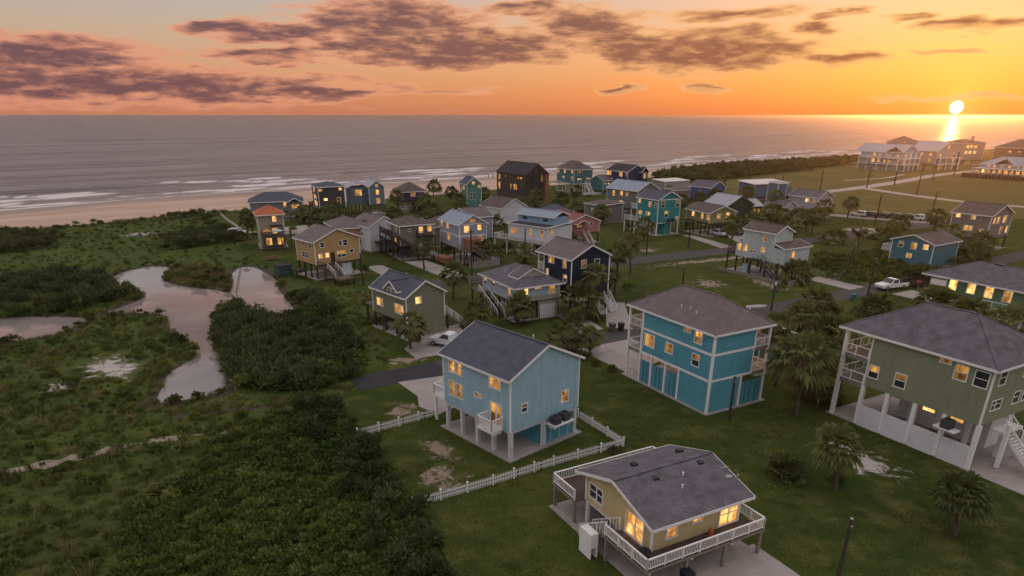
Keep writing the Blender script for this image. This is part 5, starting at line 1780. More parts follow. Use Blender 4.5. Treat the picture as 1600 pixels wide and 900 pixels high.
h.part('log_post', DWOOD, (0.0, -0.35, 0, 0.3, -0.03, 9.2), (2.7, -0.25, 0, 3.0, -0.03, 10.8), (5.1, -0.25, 0, 5.4, -0.03, 11.4))
C_TEALH = paint('deep_teal', (0.050, 0.170, 0.180))
h = House('beach_house', 'three-storey teal house with hip roof and white stair tower near the surf', (23.04, 262.33), 25, 8.0, 13.3, 3.6, 8.6, ('hip', 'v', 2.4, 0.5, 0.3), C_TEALH, ROOFS['brown'],
          L=[(12.2, 7.5, 1.6, 1.3, 'l'), (7.0, 7.6, 1.4, 1.1, 'l'), (1.7, 7.7, 1.4, 1.0, 'l'), (8.0, 5.4, 1.8, 0.8, 'h'), (1.5, 5.3, 1.6, 1.3, 'h')],
          R=[(2.5, 7.3, 2.0, 1.3, 'h'), (6.85, 7.5, 0.85, 1.4, 'd'), (2.4, 4.8, 1.7, 1.1, 'h'), (6.2, 4.9, 1.6, 1.2, 'h')], postm=WHITE)
h.stairs((5.0, -1.2, 3.6), (5.0, -5.0, 0.1), 1.6, WHITE, WHITE)
h.part('stair_tower', WHITE, (4.0, -1.4, 3.4, 6.4, -0.02, 3.6), (4.0, -1.4, 0, 4.2, -1.2, 3.4), (6.2, -1.4, 0, 6.4, -1.2, 3.4))
h.part('terrace_wall', mat('block_white', (0, 0, 0)), (-2.0, -6.0, 0, 12.0, -5.7, 0.8))
h.part('rear_lean_to', GWOOD, (-5.0, 2.0, 3.8, -0.8, 10.0, 4.0), (-4.9, 2.1, 0, -4.7, 2.3, 3.8), (-4.9, 9.7, 0, -4.7, 9.9, 3.8))
h = House('cottage', 'low teal cottage squeezed between the deep teal and the navy beach houses', (33.5, 258.0), 28, 4.5, 8.0, 1.5, 5.0, ('gable', 'u', 1.6, 0.3, 0.3), C_TEALH, ROOFS['slate'], L=[], R=[(1.0, 4.0, 0.7, 0.5, 'l'), (2.4, 4.0, 0.7, 0.5, 'l')])
C_NAVY2 = paint('royal_navy', (0.030, 0.042, 0.095))
h = House('beach_house', 'royal navy beach house with dark roof and small white front gable', (41.67, 254.19), 36, 8.8, 10.9, 2.8, 8.4, ('gable', 'v', 2.0, 0.4, 0.3), C_NAVY2, ROOFS['dark'],
          L=[(9.6, 7.5, 2.2, 1.4, 'l'), (3.58, 7.4, 1.6, 1.5, 'l'), (0.8, 7.5, 0.8, 1.0, 'h'), (8.2, 5.1, 0.9, 1.3, 'l')], R=[(7.4, 6.9, 1.3, 1.6, 'l')])
h.part('front_bay', C_NAVY2, (5.6, -1.4, 2.8, 8.8, -0.02, 8.2))
h.make_roof('gable', 'v', 1.5, 0.3, 0.3, 5.6, -1.5, 8.8, 4.0, 8.2, ROOFS['dark'], name='bay_roof')
h.part('bay_window', WHITE, (6.4, -1.46, 5.9, 7.9, -1.41, 7.8))
MB().quadpts((6.5, -1.48, 6.0), (7.8, -1.48, 6.0), (7.8, -1.48, 7.7), (6.5, -1.48, 7.7)).build('bay_pane', LIT, h.root)
C_GG = paint('grey_green', (0.155, 0.180, 0.155))
h = House('beach_house', 'grey-green two-storey stilt house with pale metal roof behind the teal house', (34.52, 191.41), 34, 8.0, 12.7, 3.1, 8.0, ('gable', 'v', 2.0, 0.4, 0.3), C_GG, ROOFS['bmetal'],
          L=[(9.9, 6.7, 0.9, 1.3, 'l'), (6.56, 6.9, 1.0, 1.1, 'l'), (4.35, 6.9, 1.0, 1.0, 'l'), (6.6, 4.5, 1.7, 0.8, 'h'), (2.2, 4.4, 0.6, 0.6, 'd')], R=[], ny=5)
h.part('rear_annex', C_GG, (-3.4, 2.5, 0.2, -0.1, 8.0, 2.6))
C_TEAL = paint('bright_teal', (0.035, 0.225, 0.235))
h = House('beach_house', 'bright teal two-storey stilt house with white gable board and corner lawn', (35.07, 166.45), 29, 7.0, 7.9, 3.1, 8.4, ('gable', 'v', 1.7, 0.3, 0.35), C_TEAL, ROOFS['blue'],
          L=[(7.0, 7.6, 0.9, 0.9, 'l'), (3.0, 7.2, 1.0, 1.2, 'l'), (0.9, 7.2, 0.65, 1.2, 'h'), (6.6, 4.9, 1.5, 0.8, 'l'), (3.55, 4.9, 1.5, 0.8, 'l')],
          R=[(1.51, 7.3, 1.1, 1.4, 'h'), (6.1, 7.3, 1.0, 1.5, 'h'), (2.74, 5.0, 1.1, 1.4, 'h'), (6.2, 3.8, 0.9, 0.8, 'l')], postm=WHITE)
h.part('gable_board', WHITE, (-0.03, -0.05, 8.28, 7.03, -0.015, 8.48))
h.part('condenser_shelf', METAL, (3.0, -1.0, 3.0, 5.6, -0.05, 3.12))
h.ac_unit(3.1, -0.95, 3.12)
h.ac_unit(4.4, -0.95, 3.12)
h.part('stair_room', C_TEAL, (2.6, -0.02, 0.1, 4.4, 3.0, 3.05))
h.deck(-0.0, 7.95, 5.0, 10.2, 5.6, GWOOD, WHITE, [(0.1, 10.1), (4.9, 10.1)])
h.railing([(0.05, 8.0), (0.05, 10.15), (4.95, 10.15)], 5.6, WHITE, gap=0.25)
h.deck(-2.0, 6.0, -0.02, 10.2, 3.1, GWOOD, WHITE, [(-1.9, 6.1), (-1.9, 10.1)])
h.railing([(-0.1, 6.05), (-1.95, 6.05), (-1.95, 10.15)], 3.1, WHITE, gap=0.25)
h.stairs((-1.0, 6.0, 3.1), (-1.0, 2.6, 0.1), 1.1, GWOOD, WHITE)
C_OL1 = paint('yellow_olive', (0.235, 0.225, 0.095))
h = House('beach_house', 'single-storey yellow-olive stilt house with brown roof and parked car below', (47.49, 165.59), 22, 7.6, 9.4, 3.1, 5.5, ('gable', 'v', 1.4, 0.4, 0.35), C_OL1, ROOFS['brown'],
          L=[(6.6, 4.6, 1.0, 1.0, 's'), (2.95, 4.5, 0.9, 1.3, 'l'), (0.8, 4.5, 0.9, 1.2, 'l')], R=[(2.64, 4.7, 0.9, 1.0, 'l'), (5.3, 4.8, 0.95, 1.1, 's')])
h.part('under_lamp', LITS, (0.5, 6.0, 2.72, 0.7, 6.2, 2.86), (0.6, 3.0, 2.72, 0.8, 3.2, 2.86))
h = House('cottage', 'small cobalt blue gabled cottage with slate roof among palms', (65.82, 231.55), 34, 7.0, 9.0, 1.0, 5.0, ('gable', 'v', 1.8, 0.3, 0.3), paint('cobalt', (0.060, 0.105, 0.235)), ROOFS['slate'], L=[(5, 3.4, 0.9, 0.9, 'd')], R=[])
C_DG = paint('bottle_green', (0.030, 0.058, 0.040))
h = House('beach_house', 'bottle green house with pale metal gable roof next to the yellow-olive house', (54.99, 176.62), 25, 8.4, 9.0, 0.3, 5.8, ('gable', 'v', 2.2, 0.35, 0.3), C_DG, ROOFS['metal'], L=[], R=[(4.2, 2.8, 1.3, 0.5, 'd')], posts=False, trim=mat('green_trim', (0.10, 0.14, 0.11)))
h.part('garden_wing', C_DG, (8.42, 0.4, 0.3, 11.6, 6.0, 5.2))
h.make_roof('gable', 'u', 1.5, 0.3, 0.3, 8.0, 0.2, 12.0, 6.4, 5.2, ROOFS['metal'], name='wing_roof')
MB().quadpts((9.0, 0.38, 3.6), (9.8, 0.38, 3.6), (9.8, 0.38, 4.6), (9.0, 0.38, 4.6)).build('wing_window', LIT, h.root)
MB().quadpts((10.4, 0.38, 3.6), (11.2, 0.38, 3.6), (11.2, 0.38, 4.6), (10.4, 0.38, 4.6)).build('wing_window', LIT, h.root)
C_MID = paint('dusk_blue', (0.110, 0.150, 0.205))
h = House('beach_house', 'flat white-roofed blue house at the field edge', (84.0, 243.0), 24, 15.0, 8.0, 0.8, 5.0, ('shed', 'u', 0.7, 0.4, 0.4), C_MID, ROOFS['white'], L=[(4, 3.6, 1.0, 0.8, 'l')], R=[(12.4, 3.6, 1.0, 0.8, 'l'), (7.0, 3.4, 1.4, 1.0, 'h')], posts=False)
h.part('front_room', C_MID, (10.5, -2.6, 0.4, 14.6, -0.02, 4.4))
h = House('tower_house', 'narrow tall blue-grey tower house with flat roof behind the bottle green house', (77.0, 203.0), 24, 3.4, 4.0, 2.6, 8.8, ('shed', 'u', 0.3, 0.15, 0.15), C_MID, ROOFS['bmetal'], L=[], R=[])
h = House('utility_building', 'long flat-roofed pale building between the navy beach house and the dunes', (57.0, 262.0), 30, 12.0, 7.0, 0.2, 4.2, ('shed', 'u', 0.4, 0.3, 0.3), paint('pale_wall', (0.34, 0.32, 0.31)), ROOFS['white'], L=[], R=[], posts=False, cat='building')
h = House('utility_building', 'low tan shed with flat roof in front of the pale long building', (55.0, 237.0), 20, 11.0, 6.0, 0.2, 3.6, ('shed', 'u', 0.3, 0.3, 0.3), paint('tan_wall', (0.26, 0.22, 0.19)), ROOFS['brown'], L=[], R=[], posts=False, cat='building')
h = House('garage_building', 'low blue-green garage with hip roof among palms behind the white clerestory house', (12.0, 186.0), 30, 5.5, 9.0, 0.2, 3.0, ('hip', 'v', 1.4, 0.3, 0.3), C_SEA, ROOFS['blue'], L=[], R=[(2.2, 1.9, 1.2, 0.7, 's')], posts=False, cat='garage')
h = House('garage_building', 'plain grey garage block left of the bright teal house', (24.0, 186.5), 30, 7.5, 7.5, 0.2, 4.6, ('shed', 'v', 0.4, 0.3, 0.3), paint('dull_grey', (0.17, 0.16, 0.15)), ROOFS['brown'], L=[(4, 3.3, 0.8, 0.8, 'h')], R=[(3.0, 3.3, 0.6, 0.9, 'd')], posts=False, cat='garage')
h = House('cottage', 'grey cottage with twin gable roof behind the light grey banded house', (-9.6, 152.5), 30, 6.0, 7.5, 1.5, 6.2, ('gable', 'u', 1.6, 0.3, 0.3), C_LGREY, ROOFS['mauve'], L=[], R=[])
h = House('cottage', 'brown-roofed low cottage between the taupe and light grey houses', (-17.2, 152.0), 28, 6.0, 7.5, 0.3, 4.4, ('hip', 'v', 1.6, 0.4, 0.3), C_TAUPE, ROOFS['brown'], L=[], R=[(3.0, 3.0, 1.0, 0.8, 'h')], posts=False)

# --- mint house above the vacant lots
C_MINT = paint('mint_white', (0.42, 0.50, 0.49))
h = House('beach_house', 'mint white stilt house with lower front wing and dark outside stairs', (46.20, 119.37), 31, 4.5, 6.9, 5.55, 8.0, ('gable', 'v', 1.1, 0.3, 0.3), C_MINT, ROOFS['brown'],
          L=[(2.07, 7.0, 0.75, 1.1, 'l')], R=[], posts=False, slab=False)
h.part('lower_wall', C_MINT, (0.0, -2.3, 3.0, 6.8, 8.4, 5.56))
h.make_roof('shed', 'u', 0.8, 0.3, 0.3, 0.0, -2.3, 6.8, 0.0, 5.55, ROOFS['brown'], name='wing_roof')
h.make_roof('shed', 'v', 0.1, 0.1, 0.1, 0.0, 7.1, 6.8, 8.4, 5.55, ROOFS['brown'], name='rear_roof')
for c, z, w, hh, st in ((7.6, 4.7, 0.7, 1.1, 'l'), (6.2, 4.7, 0.8, 1.1, 'l'), (2.3, 4.9, 0.9, 0.8, 'l'), (4.4, 4.3, 1.2, 0.35, 'h')):
    h.window('L', c, z, w, hh, st, False)
o = MB().box(1.9, -2.36, 3.7, 2.9, -2.31, 5.2).build('window', WHITE, h.root)
MB().quadpts((2.0, -2.375, 3.8), (2.8, -2.375, 3.8), (2.8, -2.375, 5.1), (2.0, -2.375, 5.1)).build('pane', LIT, o)
for x in (0.2, 3.3, 6.4):
    for y in (-2.1, 1.4, 4.8, 8.1):
        h.part('post', DWOOD, (x, y, 0, x + 0.25, y + 0.25, 3.0))
h.deck(-1.5, 2.2, -0.02, 4.2, 3.2, DWOOD, DWOOD)
h.stairs((-0.8, 2.2, 3.2), (-0.8, -2.4, 0.3), 1.2, DWOOD, GWOOD)
h.deck(0.3, 8.42, 5.0, 10.6, 3.4, DWOOD, DWOOD, [(0.4, 10.5), (4.9, 10.5)])
h.railing([(0.35, 8.5), (0.35, 10.55), (4.95, 10.55)], 3.4, WOOD, gap=0.3)
h.part('retaining_wall', GWOOD, (-1.6, -3.4, 0, -1.45, 10.6, 0.55), (-1.45, -3.55, 0, 6.8, -3.4, 0.7), (-1.6, -5.4, 0, 2.0, -5.2, 0.9), (1.9, -5.2, 0, 2.0, -3.4, 0.9))
h.part('water_tank', paint('tank_blue', (0.30, 0.42, 0.46)), (0.4, 5.6, 0.1, 1.4, 6.8, 1.6))
h.part('slab', CONC, (-1.4, -3.3, 0, 6.8, 10.4, 0.08))

# --- right side
C_T37 = paint('lagoon_blue', (0.055, 0.170, 0.215))
h = House('beach_house', 'lagoon blue low gabled house half hidden by palms at the right', (79.59, 127.71), 32, 9.0, 8.1, 0.2, 4.6, ('gable', 'u', 1.3, 0.4, 0.35), C_T37, ROOFS['brown'],
          L=[(6.3, 3.9, 0.9, 1.0, 'h'), (3.76, 3.9, 1.0, 1.1, 'l'), (1.5, 4.0, 0.95, 0.9, 'l'), (4.29, 2.0, 1.0, 0.8, 'l')], R=[], posts=False)
h.deck(-0.0, 8.12, 5.0, 10.0, 2.4, GWOOD, DWOOD, [(0.1, 9.9), (4.9, 9.9)])
h.railing([(0.05, 8.2), (0.05, 9.95), (4.95, 9.95)], 2.4, WHITE, gap=0.25)
C_G38 = paint('mushroom_grey', (0.215, 0.185, 0.165))
h = House('beach_house', 'mushroom grey two-storey stilt house with many lit windows at the right', (101.61, 145.95), 32, 9.2, 8.0, 2.6, 7.4, ('gable', 'v', 1.9, 0.3, 0.3), C_G38, ROOFS['brown'],
          L=[(6.73, 6.9, 0.9, 0.75, 's'), (3.62, 6.8, 0.9, 0.75, 's'), (4.6, 4.5, 0.75, 1.0, 'l'), (3.65, 4.5, 0.8, 1.0, 'l'), (1.35, 4.1, 0.8, 0.8, 'l')],
          R=[(1.5, 6.4, 1.0, 1.2, 'l'), (3.2, 6.4, 1.1, 1.3, 'l'), (6.0, 6.4, 1.6, 1.4, 'l'), (5.4, 4.1, 1.0, 1.4, 'l'), (8.1, 4.1, 1.0, 1.4, 's')], ny=2)
h.deck(0.4, 8.05, 5.0, 11.0, 3.4, GWOOD, DWOOD, [(0.5, 10.9), (4.9, 10.9)])
h.railing([(0.45, 8.1), (0.45, 10.95), (4.95, 10.95)], 3.4, DWOOD, gap=0.3)
h.stairs((-0.8, 9.6, 3.4), (-0.8, 5.0, 0.1), 1.1, DWOOD, DWOOD)
h.part('under_wall', C_G38, (0.6, 4.0, 0.1, 4.0, 7.8, 2.6))
C_P35 = paint('pale_lilac', (0.40, 0.37, 0.40))
h = House('beach_house', 'pale lilac stilt house with slate gable roof behind a row of palms', (85.62, 195.01), 35, 7.4, 9.0, 2.6, 5.8, ('gable', 'v', 1.5, 0.4, 0.35), C_P35, ROOFS['slate'],
          L=[(3.2, 4.9, 1.2, 0.9, 's'), (1.0, 4.9, 1.0, 0.9, 'l')], R=[(2.4, 4.6, 1.4, 0.6, 'l'), (5.6, 4.6, 0.8, 0.6, 'l')])
h = House('garage_building', 'small pale gabled garage beside the pale lilac house', (76.0, 193.5), 35, 6.0, 6.0, 0.2, 3.4, ('gable', 'v', 1.5, 0.3, 0.3), C_P35, ROOFS['slate'], L=[], R=[(3.0, 2.2, 0.9, 0.9, 'h')], posts=False, cat='garage')
C_LODGE = paint('moss_green', (0.115, 0.190, 0.110))
h = House('lodge', 'long moss green house with wide hip roof and row of tall lit windows', (68.68, 87.30), 29, 9.0, 10.9, 2.6, 5.5, ('hip', 'v', 1.9, 0.5, 0.3, (0, 0, 3.5, 3.0)), C_LODGE, ROOFS['slate'],
          L=[(9.9, 4.5, 1.05, 1.4, 's'), (7.34, 4.5, 1.05, 1.4, 's'), (4.96, 4.45, 1.05, 1.5, 's'), (2.53, 4.4, 1.05, 1.5, 's')], R=[], E=[], F=[], postm=WHITE)
h.part('rear_post', DWOOD, (0.2, 13.6, 0, 0.45, 13.85, 5.4), (8.4, 13.6, 0, 8.65, 13.85, 5.4))
h.deck(0, 10.95, 9.0, 13.8, 2.6, GWOOD, DWOOD)
h.part('deck_wall', GWOOD, (0.05, 10.95, 2.6, 0.15, 13.8, 3.4))
h.deck(-1.3, -2.0, -0.02, 5.5, 2.6, GWOOD, WHITE, [(-1.2, -1.9), (-1.2, 5.4)])
h.railing([(-1.25, -1.95), (-1.25, 5.45)], 2.6, WHITE, gap=0.25)
h.part('roof_hatch', BLACK, (4.2, 6.0, 7.45, 4.9, 7.2, 7.62))
h = House('cottage', 'cottage with dull pink roof half hidden between turquoise and olive houses', (27.6, 71.0), 29, 5.6, 8.5, 1.6, 4.0, ('gable', 'v', 1.2, 0.5, 0.4), paint('faded_teal', (0.13, 0.20, 0.20)), ROOFS['red'], L=[(3, 2.9, 0.9, 0.9, 'h')], R=[], postm=WHITE)
h = House('cottage', 'brown hip-roofed house at the far right beyond the moss green house', (104.0, 116.0), 32, 8.0, 12.0, 2.0, 4.6, ('hip', 'v', 1.8, 0.5, 0.3), C_TAUPE, ROOFS['brown'], L=[], R=[])

# --- the beachfront cluster in the sun haze
FARW = paint('far_pale_blue', (0.34, 0.38, 0.42))
h = House('apartment_house', 'big pale blue beachfront house with porches and lit windows in two rows', (203.1, 371.8), 30, 13.0, 23.5, 3.2, 9.2, ('gable', 'v', 3.6, 0.5, 0.4, (0, 0, 0, 3.0)), FARW, ROOFS['metal'],
          L=[(15.5, 7.8, 1.4, 1.6, 'l'), (12.2, 7.7, 1.7, 1.7, 'l'), (8.2, 7.8, 1.5, 1.0, 'l'), (1.9, 7.7, 1.4, 1.3, 'l'), (5.0, 7.8, 1.0, 1.0, 'h'), (15.8, 4.8, 1.8, 1.7, 's'), (12.2, 4.8, 1.0, 1.5, 'l'), (9.3, 4.6, 1.1, 1.5, 'l'), (6.1, 4.5, 1.4, 1.3, 'l'), (1.3, 4.5, 1.3, 1.1, 'l')],
          R=[(3.0, 7.4, 1.4, 1.8, 'l'), (7.5, 7.4, 1.4, 1.8, 'l'), (3.0, 4.6, 1.4, 1.8, 'l'), (7.5, 4.6, 1.4, 1.8, 'l')], posts=False)
h.part('ground_storey', FARW, (0.4, 0.4, 0.1, 12.6, 23.0, 3.2))
h.make_roof('gable', 'u', 2.4, 0.4, 0.4, 0.0, 0.0, 8.0, 9.0, 9.4, ROOFS['metal'], name='cross_roof')
for y in (0.3, 6, 12, 18, 23):
    h.part('porch_column', WHITE, (-1.8, y, 0, -1.5, y + 0.3, 6.4))
h.part('porch_roof', ROOFS['metal'], (-2.2, 16.0, 2.9, -0.02, 27.5, 3.1))
h.part('porch_deck', WHITE, (-1.9, 0, 6.2, -0.02, 23.5, 6.4), (-1.9, 0, 3.1, -0.02, 15.9, 3.3))
for x in (0.2, 4.2, 8.4, 12.5):
    h.part('front_column', WHITE, (x, -2.4, 0, x + 0.35, -2.0, 8.9))
for z in (3.2, 6.2):
    h.part('front_porch', WHITE, (0, -2.4, z - 0.3, 13.0, -0.02, z))
    h.railing([(0.1, -2.35), (12.9, -2.35)], z, WHITE, gap=0.8)
FARP = paint('far_sand', (0.40, 0.33, 0.28))
h = House('apartment_house', 'tan beachfront house with brown hip roof behind the pale blue one', (232.0, 425.0), 25, 12.0, 12.0, 3.0, 12.5, ('hip', 'v', 3.0, 0.5, 0.3), FARP, ROOFS['brown'], L=[(6, 11, 1.6, 1.6, 'h')], R=[(6, 11, 1.6, 1.6, 'h')], posts=False)
h = House('apartment_house', 'large sand-coloured gabled beachfront house under the sun', (225.0, 378.0), 22, 15.0, 17.0, 3.0, 9.6, ('gable', 'v', 4.4, 0.5, 0.4), FARP, ROOFS['metal'],
          L=[(4, 7.8, 1.4, 1.4, 'l'), (9, 7.8, 1.4, 1.4, 'l'), (4, 5, 1.4, 1.4, 'l')], R=[(7.5, 11.6, 1.6, 1.6, 'l'), (12.5, 7.6, 1.6, 2.2, 'h'), (12.5, 4.6, 1.6, 2.2, 'h'), (2.5, 7.4, 1.4, 1.4, 'l')])
for x in (0.2, 5.0, 10.0, 14.6):
    h.part('porch_column', WHITE, (x, -2.4, 0, x + 0.35, -2.0, 6.3))
h.part('porch_deck', WHITE, (0, -2.5, 6.1, 15.0, -0.02, 6.3), (0, -2.5, 3.0, 15.0, -0.02, 3.2))
h = House('apartment_house', 'tall beachfront house with two rows of glowing windows right of the sun', (262.0, 415.0), 20, 16.0, 16.0, 3.0, 12.2, ('hip', 'u', 1.8, 0.6, 0.3), FARP, ROOFS['brown'],
          L=[], R=[(1.9, 10.4, 1.9, 1.5, 's'), (4.7, 10.4, 1.9, 1.5, 's'), (8.2, 10.3, 2.2, 1.4, 's'), (1.9, 7.2, 2.0, 1.4, 's'), (5.0, 7.2, 2.0, 1.4, 's'), (8.8, 7.2, 2.4, 1.4, 's')])
h.part('chimney', FARP, (12.5, 6, 13.0, 13.6, 7.2, 15.6))
h = House('restaurant', 'single-storey pavilion with blue metal roofs and lit veranda behind a timber bulkhead', (232.0, 318.0), 30, 12.0, 21.0, 3.0, 6.2, ('hip', 'v', 3.0, 0.4, 0.3), FARW, ROOFS['bmetal'],
          L=[(17.5, 5.3, 1.2, 0.9, 'l'), (14.5, 5.3, 1.2, 0.9, 'l'), (11.4, 5.3, 1.2, 0.9, 'l'), (8.0, 5.3, 1.2, 0.9, 'l'), (4.5, 5.3, 1.2, 0.9, 'l'), (2.0, 5.3, 1.2, 0.9, 'l')], R=[(4, 5, 1.5, 1.0, 'l'), (8, 5, 1.5, 1.0, 'l')], cat='restaurant', posts=False)
h.make_roof('gable', 'u', 2.4, 0.4, 0.4, -1.0, 6.0, 8.0, 14.0, 6.4, ROOFS['bmetal'], name='cross_roof')
h.part('veranda_roof', ROOFS['white'], (-5.0, -1.0, 4.2, -0.02, 22.0, 4.4))
h.part('ground_storey', FARW, (0.2, 0.2, 0.1, 11.8, 20.8, 3.0))
for y in (-0.8, 4.5, 10, 15.5, 21.5):
    h.part('veranda_column', WHITE, (-4.8, y, 1.8, -4.5, y + 0.3, 4.2))
for k in range(8):
    MB().quadpts((-0.04, 1.0 + k * 2.5, 2.2), (-0.04, 2.4 + k * 2.5, 2.2), (-0.04, 2.4 + k * 2.5, 3.6), (-0.04, 1.0 + k * 2.5, 3.6)).build('veranda_window', LITS if k % 2 else LIT, h.root)
o = h.part('veranda_deck', DWOOD, (-6.0, -3.0, 1.5, -0.02, 24.0, 1.8))
me = MB().box(-0.1, -0.12, 0, 0.1, 0.12, 2.4).mesh('bulkhead_pile', WOOD)
h.part('bulkhead', DWOOD, (-6.2, -8.0, 0, -6.05, 25.0, 1.9))
for k in range(24):
    put('bulkhead_pile', me, h.root, (-6.32, -8.0 + k * 1.4, 0))
h.railing([(-6.0, -3.0), (-6.0, 24.0)], 1.8, WHITE, gap=1.2, posts=3.0)
h = House('apartment_house', 'brown beachfront house at the extreme right beyond the pavilion', (282.0, 392.0), 24, 16.0, 18.0, 3.0, 10.5, ('hip', 'v', 4.0, 0.6, 0.3), paint('far_brown', (0.20, 0.14, 0.10)), ROOFS['brown'],
          L=[(4, 8, 1.6, 1.4, 'h'), (9, 8, 1.6, 1.4, 'h')], R=[(4, 8, 1.6, 1.4, 'h'), (9, 8, 1.6, 1.4, 'h'), (4, 5, 1.6, 1.4, 'h')])

# ------------------------------------------------------------------ palms and single plants
PG = leaf_mat('palm_frond', (0.085, 0.118, 0.034), 0.55, (0.200, 0.215, 0.066), 0.35)
PB = leaf_mat('dead_frond', (0.13, 0.085, 0.045), 0.45, (0.25, 0.160, 0.08), 0.2)
PT = mat('palm_trunk', (0.085, 0.070, 0.058), rough=0.9, var=0.4, vscale=5, bump=0.7, bscale=14)


def fan(b, base, az, el, pet, rad, g, nb=11, droop=0.35, spread=2.3, wid=0.095):
    """one fan frond: stalk and a pleated half-disc of narrow blades with drooping tips"""
    d = np.array([math.cos(az) * math.cos(el), math.sin(az) * math.cos(el), math.sin(el)])
    side = np.array([-math.sin(az), math.cos(az), 0])
    up = np.cross(d, side) * -1
    sag = np.array([0, 0, -1.0])
    hub = base + d * pet + sag * pet * 0.12
    k = len(b.v)
    w = 0.025
    b.v += [tuple(base - side * w), tuple(base + side * w), tuple(hub + side * w), tuple(hub - side * w)]
    b.f.append((k, k + 1, k + 2, k + 3))
    roll = g.normal(0, 0.35)
    pl = side * math.cos(roll) + up * math.sin(roll)
    for i in range(nb):
        t = (i + 0.5) / nb - 0.5
        a = t * spread
        r = rad * (1 - 0.45 * abs(t)) * g.uniform(0.88, 1.1)
        e = d * math.cos(a) + pl * math.sin(a)
        nrm = np.cross(e, d * -math.sin(a) + pl * math.cos(a))
        s = np.cross(nrm, e)
        s /= np.linalg.norm(s) + 1e-9
        s = s * math.cos(0.6) + nrm * math.sin(0.6) * (1 if i % 2 else -1)
        mid = hub + e * r * 0.55 + sag * r * droop * 0.12
        tip = hub + e * r * 0.95 + sag * r * droop * (0.55 + 0.3 * g.uniform())
        k = len(b.v)
        b.v += [tuple(hub), tuple(mid + s * r * wid), tuple(tip), tuple(mid - s * r * wid)]
        b.f.append((k, k + 1, k + 2, k + 3))


def feather(b, base, az, el, ln, g, n=16, lw=0.42, arch=0.9):
    """one feather frond: arched rib with leaflets on both sides"""
    d = np.array([math.cos(az) * math.cos(el), math.sin(az) * math.cos(el), math.sin(el)])
    side = np.array([-math.sin(az), math.cos(az), 0])
    prev = base
    for i in range(n):
        t = (i + 1) / n
        p = base + d * ln * t + np.array([0, 0, -arch * ln * t * t * 0.55])
        k = len(b.v)
        w = 0.03 * (1.2 - t)
        b.v += [tuple(prev - side * w), tuple(prev + side * w), tuple(p + side * w), tuple(p - side * w)]
        b.f.append((k, k + 1, k + 2, k + 3))
        if t > 0.15:
            for sg in (-1, 1):
                L = lw * math.sin(math.pi * min(1, t * 0.85 + 0.1)) * g.uniform(0.8, 1.2) + 0.08
                q = p + side * sg * L * 0.85 + (p - prev) * 1.2 + np.array([0, 0, -L * 0.45])
                ax = (p - prev) * 0.42
                k = len(b.v)
                b.v += [tuple(p - ax), tuple(p + ax), tuple(q)]
                b.f.append((k, k + 1, k + 2))
        prev = p


def crown_mesh(name, seed, n=30, rad=0.95, pet=0.75, low=-0.55, high=1.35, dead=False):
    g = np.random.default_rng(seed)
    b = MB()
    for i in range(n):
        t = (i + 0.5) / n
        el = high + (low - high) * (t ** 0.85)
        az = i * 2.39996 + g.normal(0, 0.2)
        fan(b, np.array([0, 0, 0.0]), az, el + g.normal(0, 0.08), pet * g.uniform(0.8, 1.15), rad * g.uniform(0.85, 1.15), g, droop=0.35 + 0.4 * t)
    return b.mesh(name, PB if dead else PG)


def trunk_mesh(seed, h, r):
    g = np.random.default_rng(seed)
    b = MB()
    n, m = 10, 9
    bend = g.normal(0, 0.075 * h, 2)
    for j in range(m + 1):
        t = j / m
        rr = r * (1.25 - 0.5 * t + (0.12 if j == 0 else 0)) * g.uniform(0.93, 1.07)
        cx, cy = bend * t * t
        for k in range(n):
            a = 2 * math.pi * k / n
            b.v.append((cx + rr * math.cos(a), cy + rr * math.sin(a), h * t))
    for j in range(m):
        for k in range(n):
            k2 = (k + 1) % n
            b.f.append((j * n + k, j * n + k2, (j + 1) * n + k2, (j + 1) * n + k))
    b.f.append(tuple(range(m * n, m * n + n)))
    return b.mesh('trunk', PT, True), (bend[0], bend[1], h)


CROWNS = [crown_mesh('crown', s, n, r, p) for s, n, r, p in ((1, 30, 1.1, 0.85), (2, 26, 1.05, 0.9), (3, 33, 1.1, 0.8), (4, 24, 1.0, 0.8))]
SKIRTS = [crown_mesh('dead_fronds', s, 12, 0.8, 0.55, -1.25, -0.5, True) for s in (11, 12)]


def palm(x, y, h, label, group, size=1.0, dead=True, k=None):
    k = rnd.randrange(4) if k is None else k
    t = thing('palm_tree', label, 'palm tree', (x, y, 0), rnd.uniform(0, 6.28), group)
    t.rotation_euler = (rnd.gauss(0, 0.045), rnd.gauss(0, 0.045), t.rotation_euler[2])
    me, top = trunk_mesh(rnd.randrange(9999), max(0.3, h), 0.15 * (0.9 + 0.1 * size))
    put('trunk', me, t)
    s = 1.42 * size * rnd.uniform(0.92, 1.08)
    put('crown', CROWNS[k], t, top, rnd.uniform(0, 6.28), (s, s, s * rnd.uniform(0.85, 1.05)))
    if dead:
        put('dead_fronds', SKIRTS[k % 2], t, (top[0], top[1], top[2] - 0.1), rnd.uniform(0, 6.28), (s, s, s))
    return t


